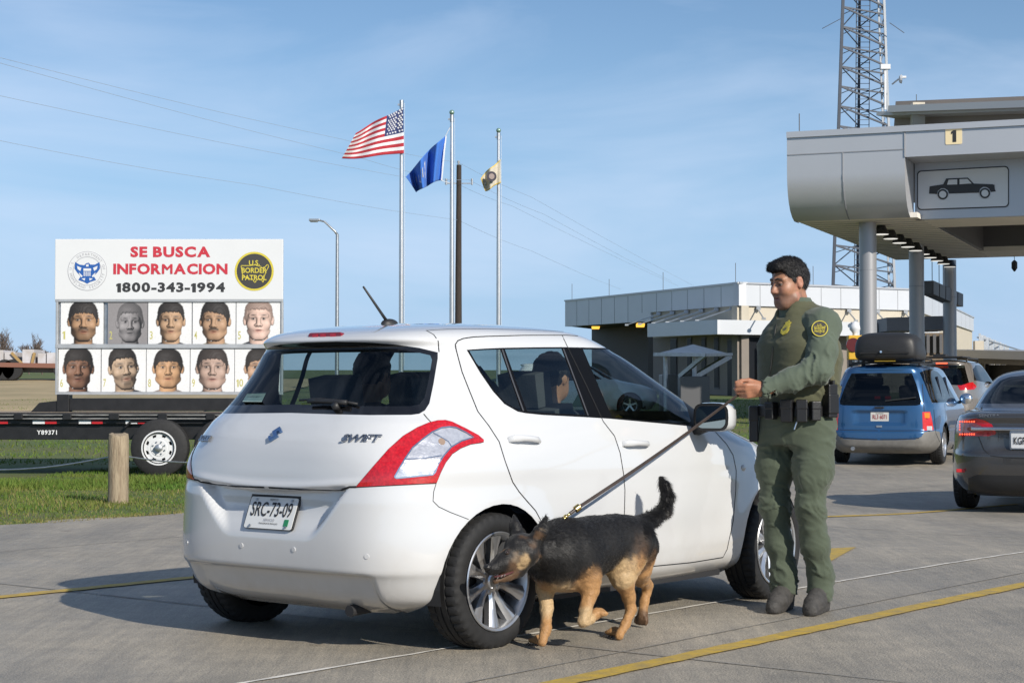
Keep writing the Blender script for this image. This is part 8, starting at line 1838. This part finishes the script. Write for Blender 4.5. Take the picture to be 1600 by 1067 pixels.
def coat(V):
    Q = V + np.stack([fbm(V, (28, 28, 28), s_, 2) for s_ in (1, 21, 41)], 1) * .016
    d = np.linalg.norm(Q[:, None] - CPP[None], axis=2) / CPR[None]; w_ = np.exp(-d ** 2 * 1.4) * CPW[None] + 1e-6 / (1 + d ** 2); w_ = w_ ** 1.7; w_ /= w_.sum(1, keepdims=True)
    return w_ @ CPC
m_coat = vc_mat('shepherd_coat', rough=.55, bump=.2, bscale=140, var=.15, vscale=110, sheen=.08, spec=.35)
db, DV, DQ, DN = skin_obj('body', fl, m_coat, dog, relax=2, disp=lambda V: .0035 * fbm(V, (45, 45, 45), 2, 3), colf=coat)
# fur : short strands lying back along the body
tri = np.concatenate([DQ[:, [0, 1, 2]], DQ[:, [0, 2, 3]]]); ar = np.linalg.norm(np.cross(DV[tri[:, 1]] - DV[tri[:, 0]], DV[tri[:, 2]] - DV[tri[:, 0]]), axis=1)
NF = 70000; pk_ = rng.choice(len(tri), NF, p=ar / ar.sum()); bw = rng.dirichlet((1, 1, 1), NF); fp = (DV[tri[pk_]] * bw[..., None]).sum(1); fnm = (DN[tri[pk_]] * bw[..., None]).sum(1); fnm /= np.linalg.norm(fnm, axis=1)[:, None]
flow = np.tile(np.array([.50, .62, -.55]), (NF, 1)); low = fp[:, 2] < .33; flow[low] = (.1, .12, -1); hd = (fp[:, 1] < 7.83) & (fp[:, 0] < .12); flow[hd] = (.6, .3, -.1); tl_ = (fp[:, 0] > .60) & (fp[:, 2] > .48); flow[tl_] = (.45, .1, -.75)
flow += rng.normal(0, .22, (NF, 3)); tg = flow - fnm * (flow * fnm).sum(1)[:, None]; tg /= np.linalg.norm(tg, axis=1)[:, None] + 1e-9
ln_ = rng.uniform(.008, .017, NF); ln_[hd] *= .45; ln_[low] *= .28; ln_[tl_] *= 2.1; ruff = (fp[:, 1] < 7.98) & ~hd & (fp[:, 2] > .33); ln_[ruff] *= 1.45
lift = np.where(tl_, .45, .26)[:, None]; tip = fp + (tg + fnm * lift) * ln_[:, None]; sdw = np.cross(tg, fnm) * np.where(hd, .0008, .0013)[:, None]; bs_ = fp - fnm * .001
FV = np.stack([bs_ - sdw, bs_ + sdw, tip], 1).reshape(-1, 3); cc = coat(fp) * rng.uniform(.7, 1.35, (NF, 1))
me = bpy.data.meshes.new('fur'); me.vertices.add(3 * NF); me.vertices.foreach_set('co', (FV - dog_o).astype(np.float32).ravel()); me.loops.add(3 * NF); me.loops.foreach_set('vertex_index', np.arange(3 * NF, dtype=np.int32)); me.polygons.add(NF); me.polygons.foreach_set('loop_start', np.arange(0, 3 * NF, 3, dtype=np.int32)); me.update(calc_edges=True); me.validate()
me.materials.append(vc_mat('shepherd_fur', rough=.55, spec=.35)); fo = bpy.data.objects.new('fur', me); COL.objects.link(fo); fo.parent = dog; set_vcol(fo, np.repeat(np.clip(cc, 0, 1), 3, 0))
dl = lambda p: Vector(p - dog_o)
m_nose = M('dog_nose', (.010, .009, .009), .3, bump=.3, bscale=200)
d = MB(); d.ball(dl(DP(762, 886, 7.615)), .019, 14, 10, (1, .9, .8)); d.build('nose', m_nose, dog, smooth_=True)
d = MB(); d.ball(dl(DP(792.5, 863.5, 7.648)), .0105, 12, 8); d.build('eye', M('amber_dog_eye', (.03, .015, .006), .06, coat=1), dog, smooth_=True)
d = MB(); d.tube([dl(DP(802, 893, 7.66)), dl(DP(786, 899, 7.635)), dl(DP(772, 901, 7.62))], [.004, .006, .004], 8); d.build('tongue', M('dog_tongue', (.10, .035, .035), .35), dog, smooth_=True)
for px, py in ((784, 898.5), (789, 897), (778, 901)): d = MB(); d.cyl(dl(DP(px, py, 7.625)), dl(DP(px - 1, py + 3, 7.625)), .0035, .001, 6); d.build('tooth', m_eye, dog)
# claws
m_claw = M('dark_claw', (.03, .025, .022), .4)
for c_, dx, dy in ((gnd(845, 1012, .012), -.80, -.62), (gnd(963, 999, .012), -.78, -.62)):
    dv = np.array([dx, dy, 0]); dv /= np.linalg.norm(dv); sd = np.array([-dv[1], dv[0], 0])
    for i in range(4): t = i - 1.5; a = c_ + sd * t * .019 + dv * (.035 * (1.15 - .10 * abs(t)) + .012); d = MB(); d.cyl(dl(a), dl(a + dv * .014 - np.array([0, 0, .008])), .0045, .0015, 6); d.build('claw', m_claw, dog)
# collar
d = MB(); c0, c1 = DP(872, 850, 7.93), DP(845, 854, 7.83); ax = Vector(c1 - c0).normalized(); u = Vector((0, 0, 1)); u = (u - ax * u.dot(ax)).normalized(); b = ax.cross(u); mid = Vector(DP(874, 854, 7.94))
d.tube([mid + (u * math.cos(a) + b * math.sin(a)) * .112 - Vector(dog_o) for a in np.linspace(0, 2 * math.pi, 32, endpoint=False)], .006, 6, closed=True); d.build('collar', M('dark_leather', (.022, .014, .010), .5), dog, smooth_=True)
# ================================================================== LEASH
m_leash = M('brown_leather_leash', (.055, .040, .034), .55, var=.2, vscale=20); m_brass = M('brass_snap', (.62, .46, .18), .25, 1.0)
A_ = Vector(DP(879, 814, 7.95)); A2 = Vector(DP(884, 807, 7.955)); A3 = Vector(DP(903, 793, 7.98)); Hh = Vector(G1(.115, -.028, .030))
lead = thing('leash', 'taut brown leather leash with brass snap between hand and collar', 'leash', tuple(A_)); 
P_ = [A3]
for k in range(1, 21): t = k / 20; P_.append(A3.lerp(Hh, t) - Vector((0, 0, .012 * math.sin(math.pi * t))))
P_ += [Vector(G1(.105, .0, .040)), Vector(G1(.10, .035, .042)), Vector(G1(.085, .05, .04))]
d = MB(); wv = Vector((.3, .1, .9)).normalized()
for a, b in zip(P_[:-1], P_[1:]): pass
vs = []
for i, p in enumerate(P_):
    t = (P_[min(i + 1, len(P_) - 1)] - P_[max(i - 1, 0)]).normalized(); up = Vector((0, 0, 1)); ang = .5 + i * .05; q = t.cross(Vector((0, -1, 0))).normalized(); r_ = t.cross(q).normalized(); w2 = (q * math.cos(ang * .6) + r_ * math.sin(ang * .6)); th = t.cross(w2).normalized()
    for sx, sy in ((-1, -1), (1, -1), (1, 1), (-1, 1)): vs.append(p + w2 * .0075 * sx + th * .0025 * sy - A_)
d.add(vs, [(i * 4 + j, i * 4 + (j + 1) % 4, i * 4 + 4 + (j + 1) % 4, i * 4 + 4 + j) for i in range(len(P_) - 1) for j in range(4)] + [(3, 2, 1, 0), tuple(len(vs) - 4 + j for j in range(4))]); d.build('strap', m_leash, lead)
d = MB(); d.cyl(Vector((0, 0, 0)), A2 - A_, .008, .008, 10); d.ball(A2 - A_, .011, 10, 8); d.cyl(A2 - A_, A2.lerp(A3, .45) - A_, .006, .007, 8); d.build('snap', m_brass, lead, smooth_=True)
d = MB(); q = A2.lerp(A3, .95) - A_; tt = (A3 - A2).normalized(); d.cyl(q - tt * .012, q + tt * .012, .016, .016, 14); d.build('ferrule', m_brass, lead, angle=40)
d = MB(); d.cyl(A2.lerp(A3, .35) - A_, A2.lerp(A3, .92) - A_, .0085, .0085, 8); d.build('strap_end', m_leash, lead)
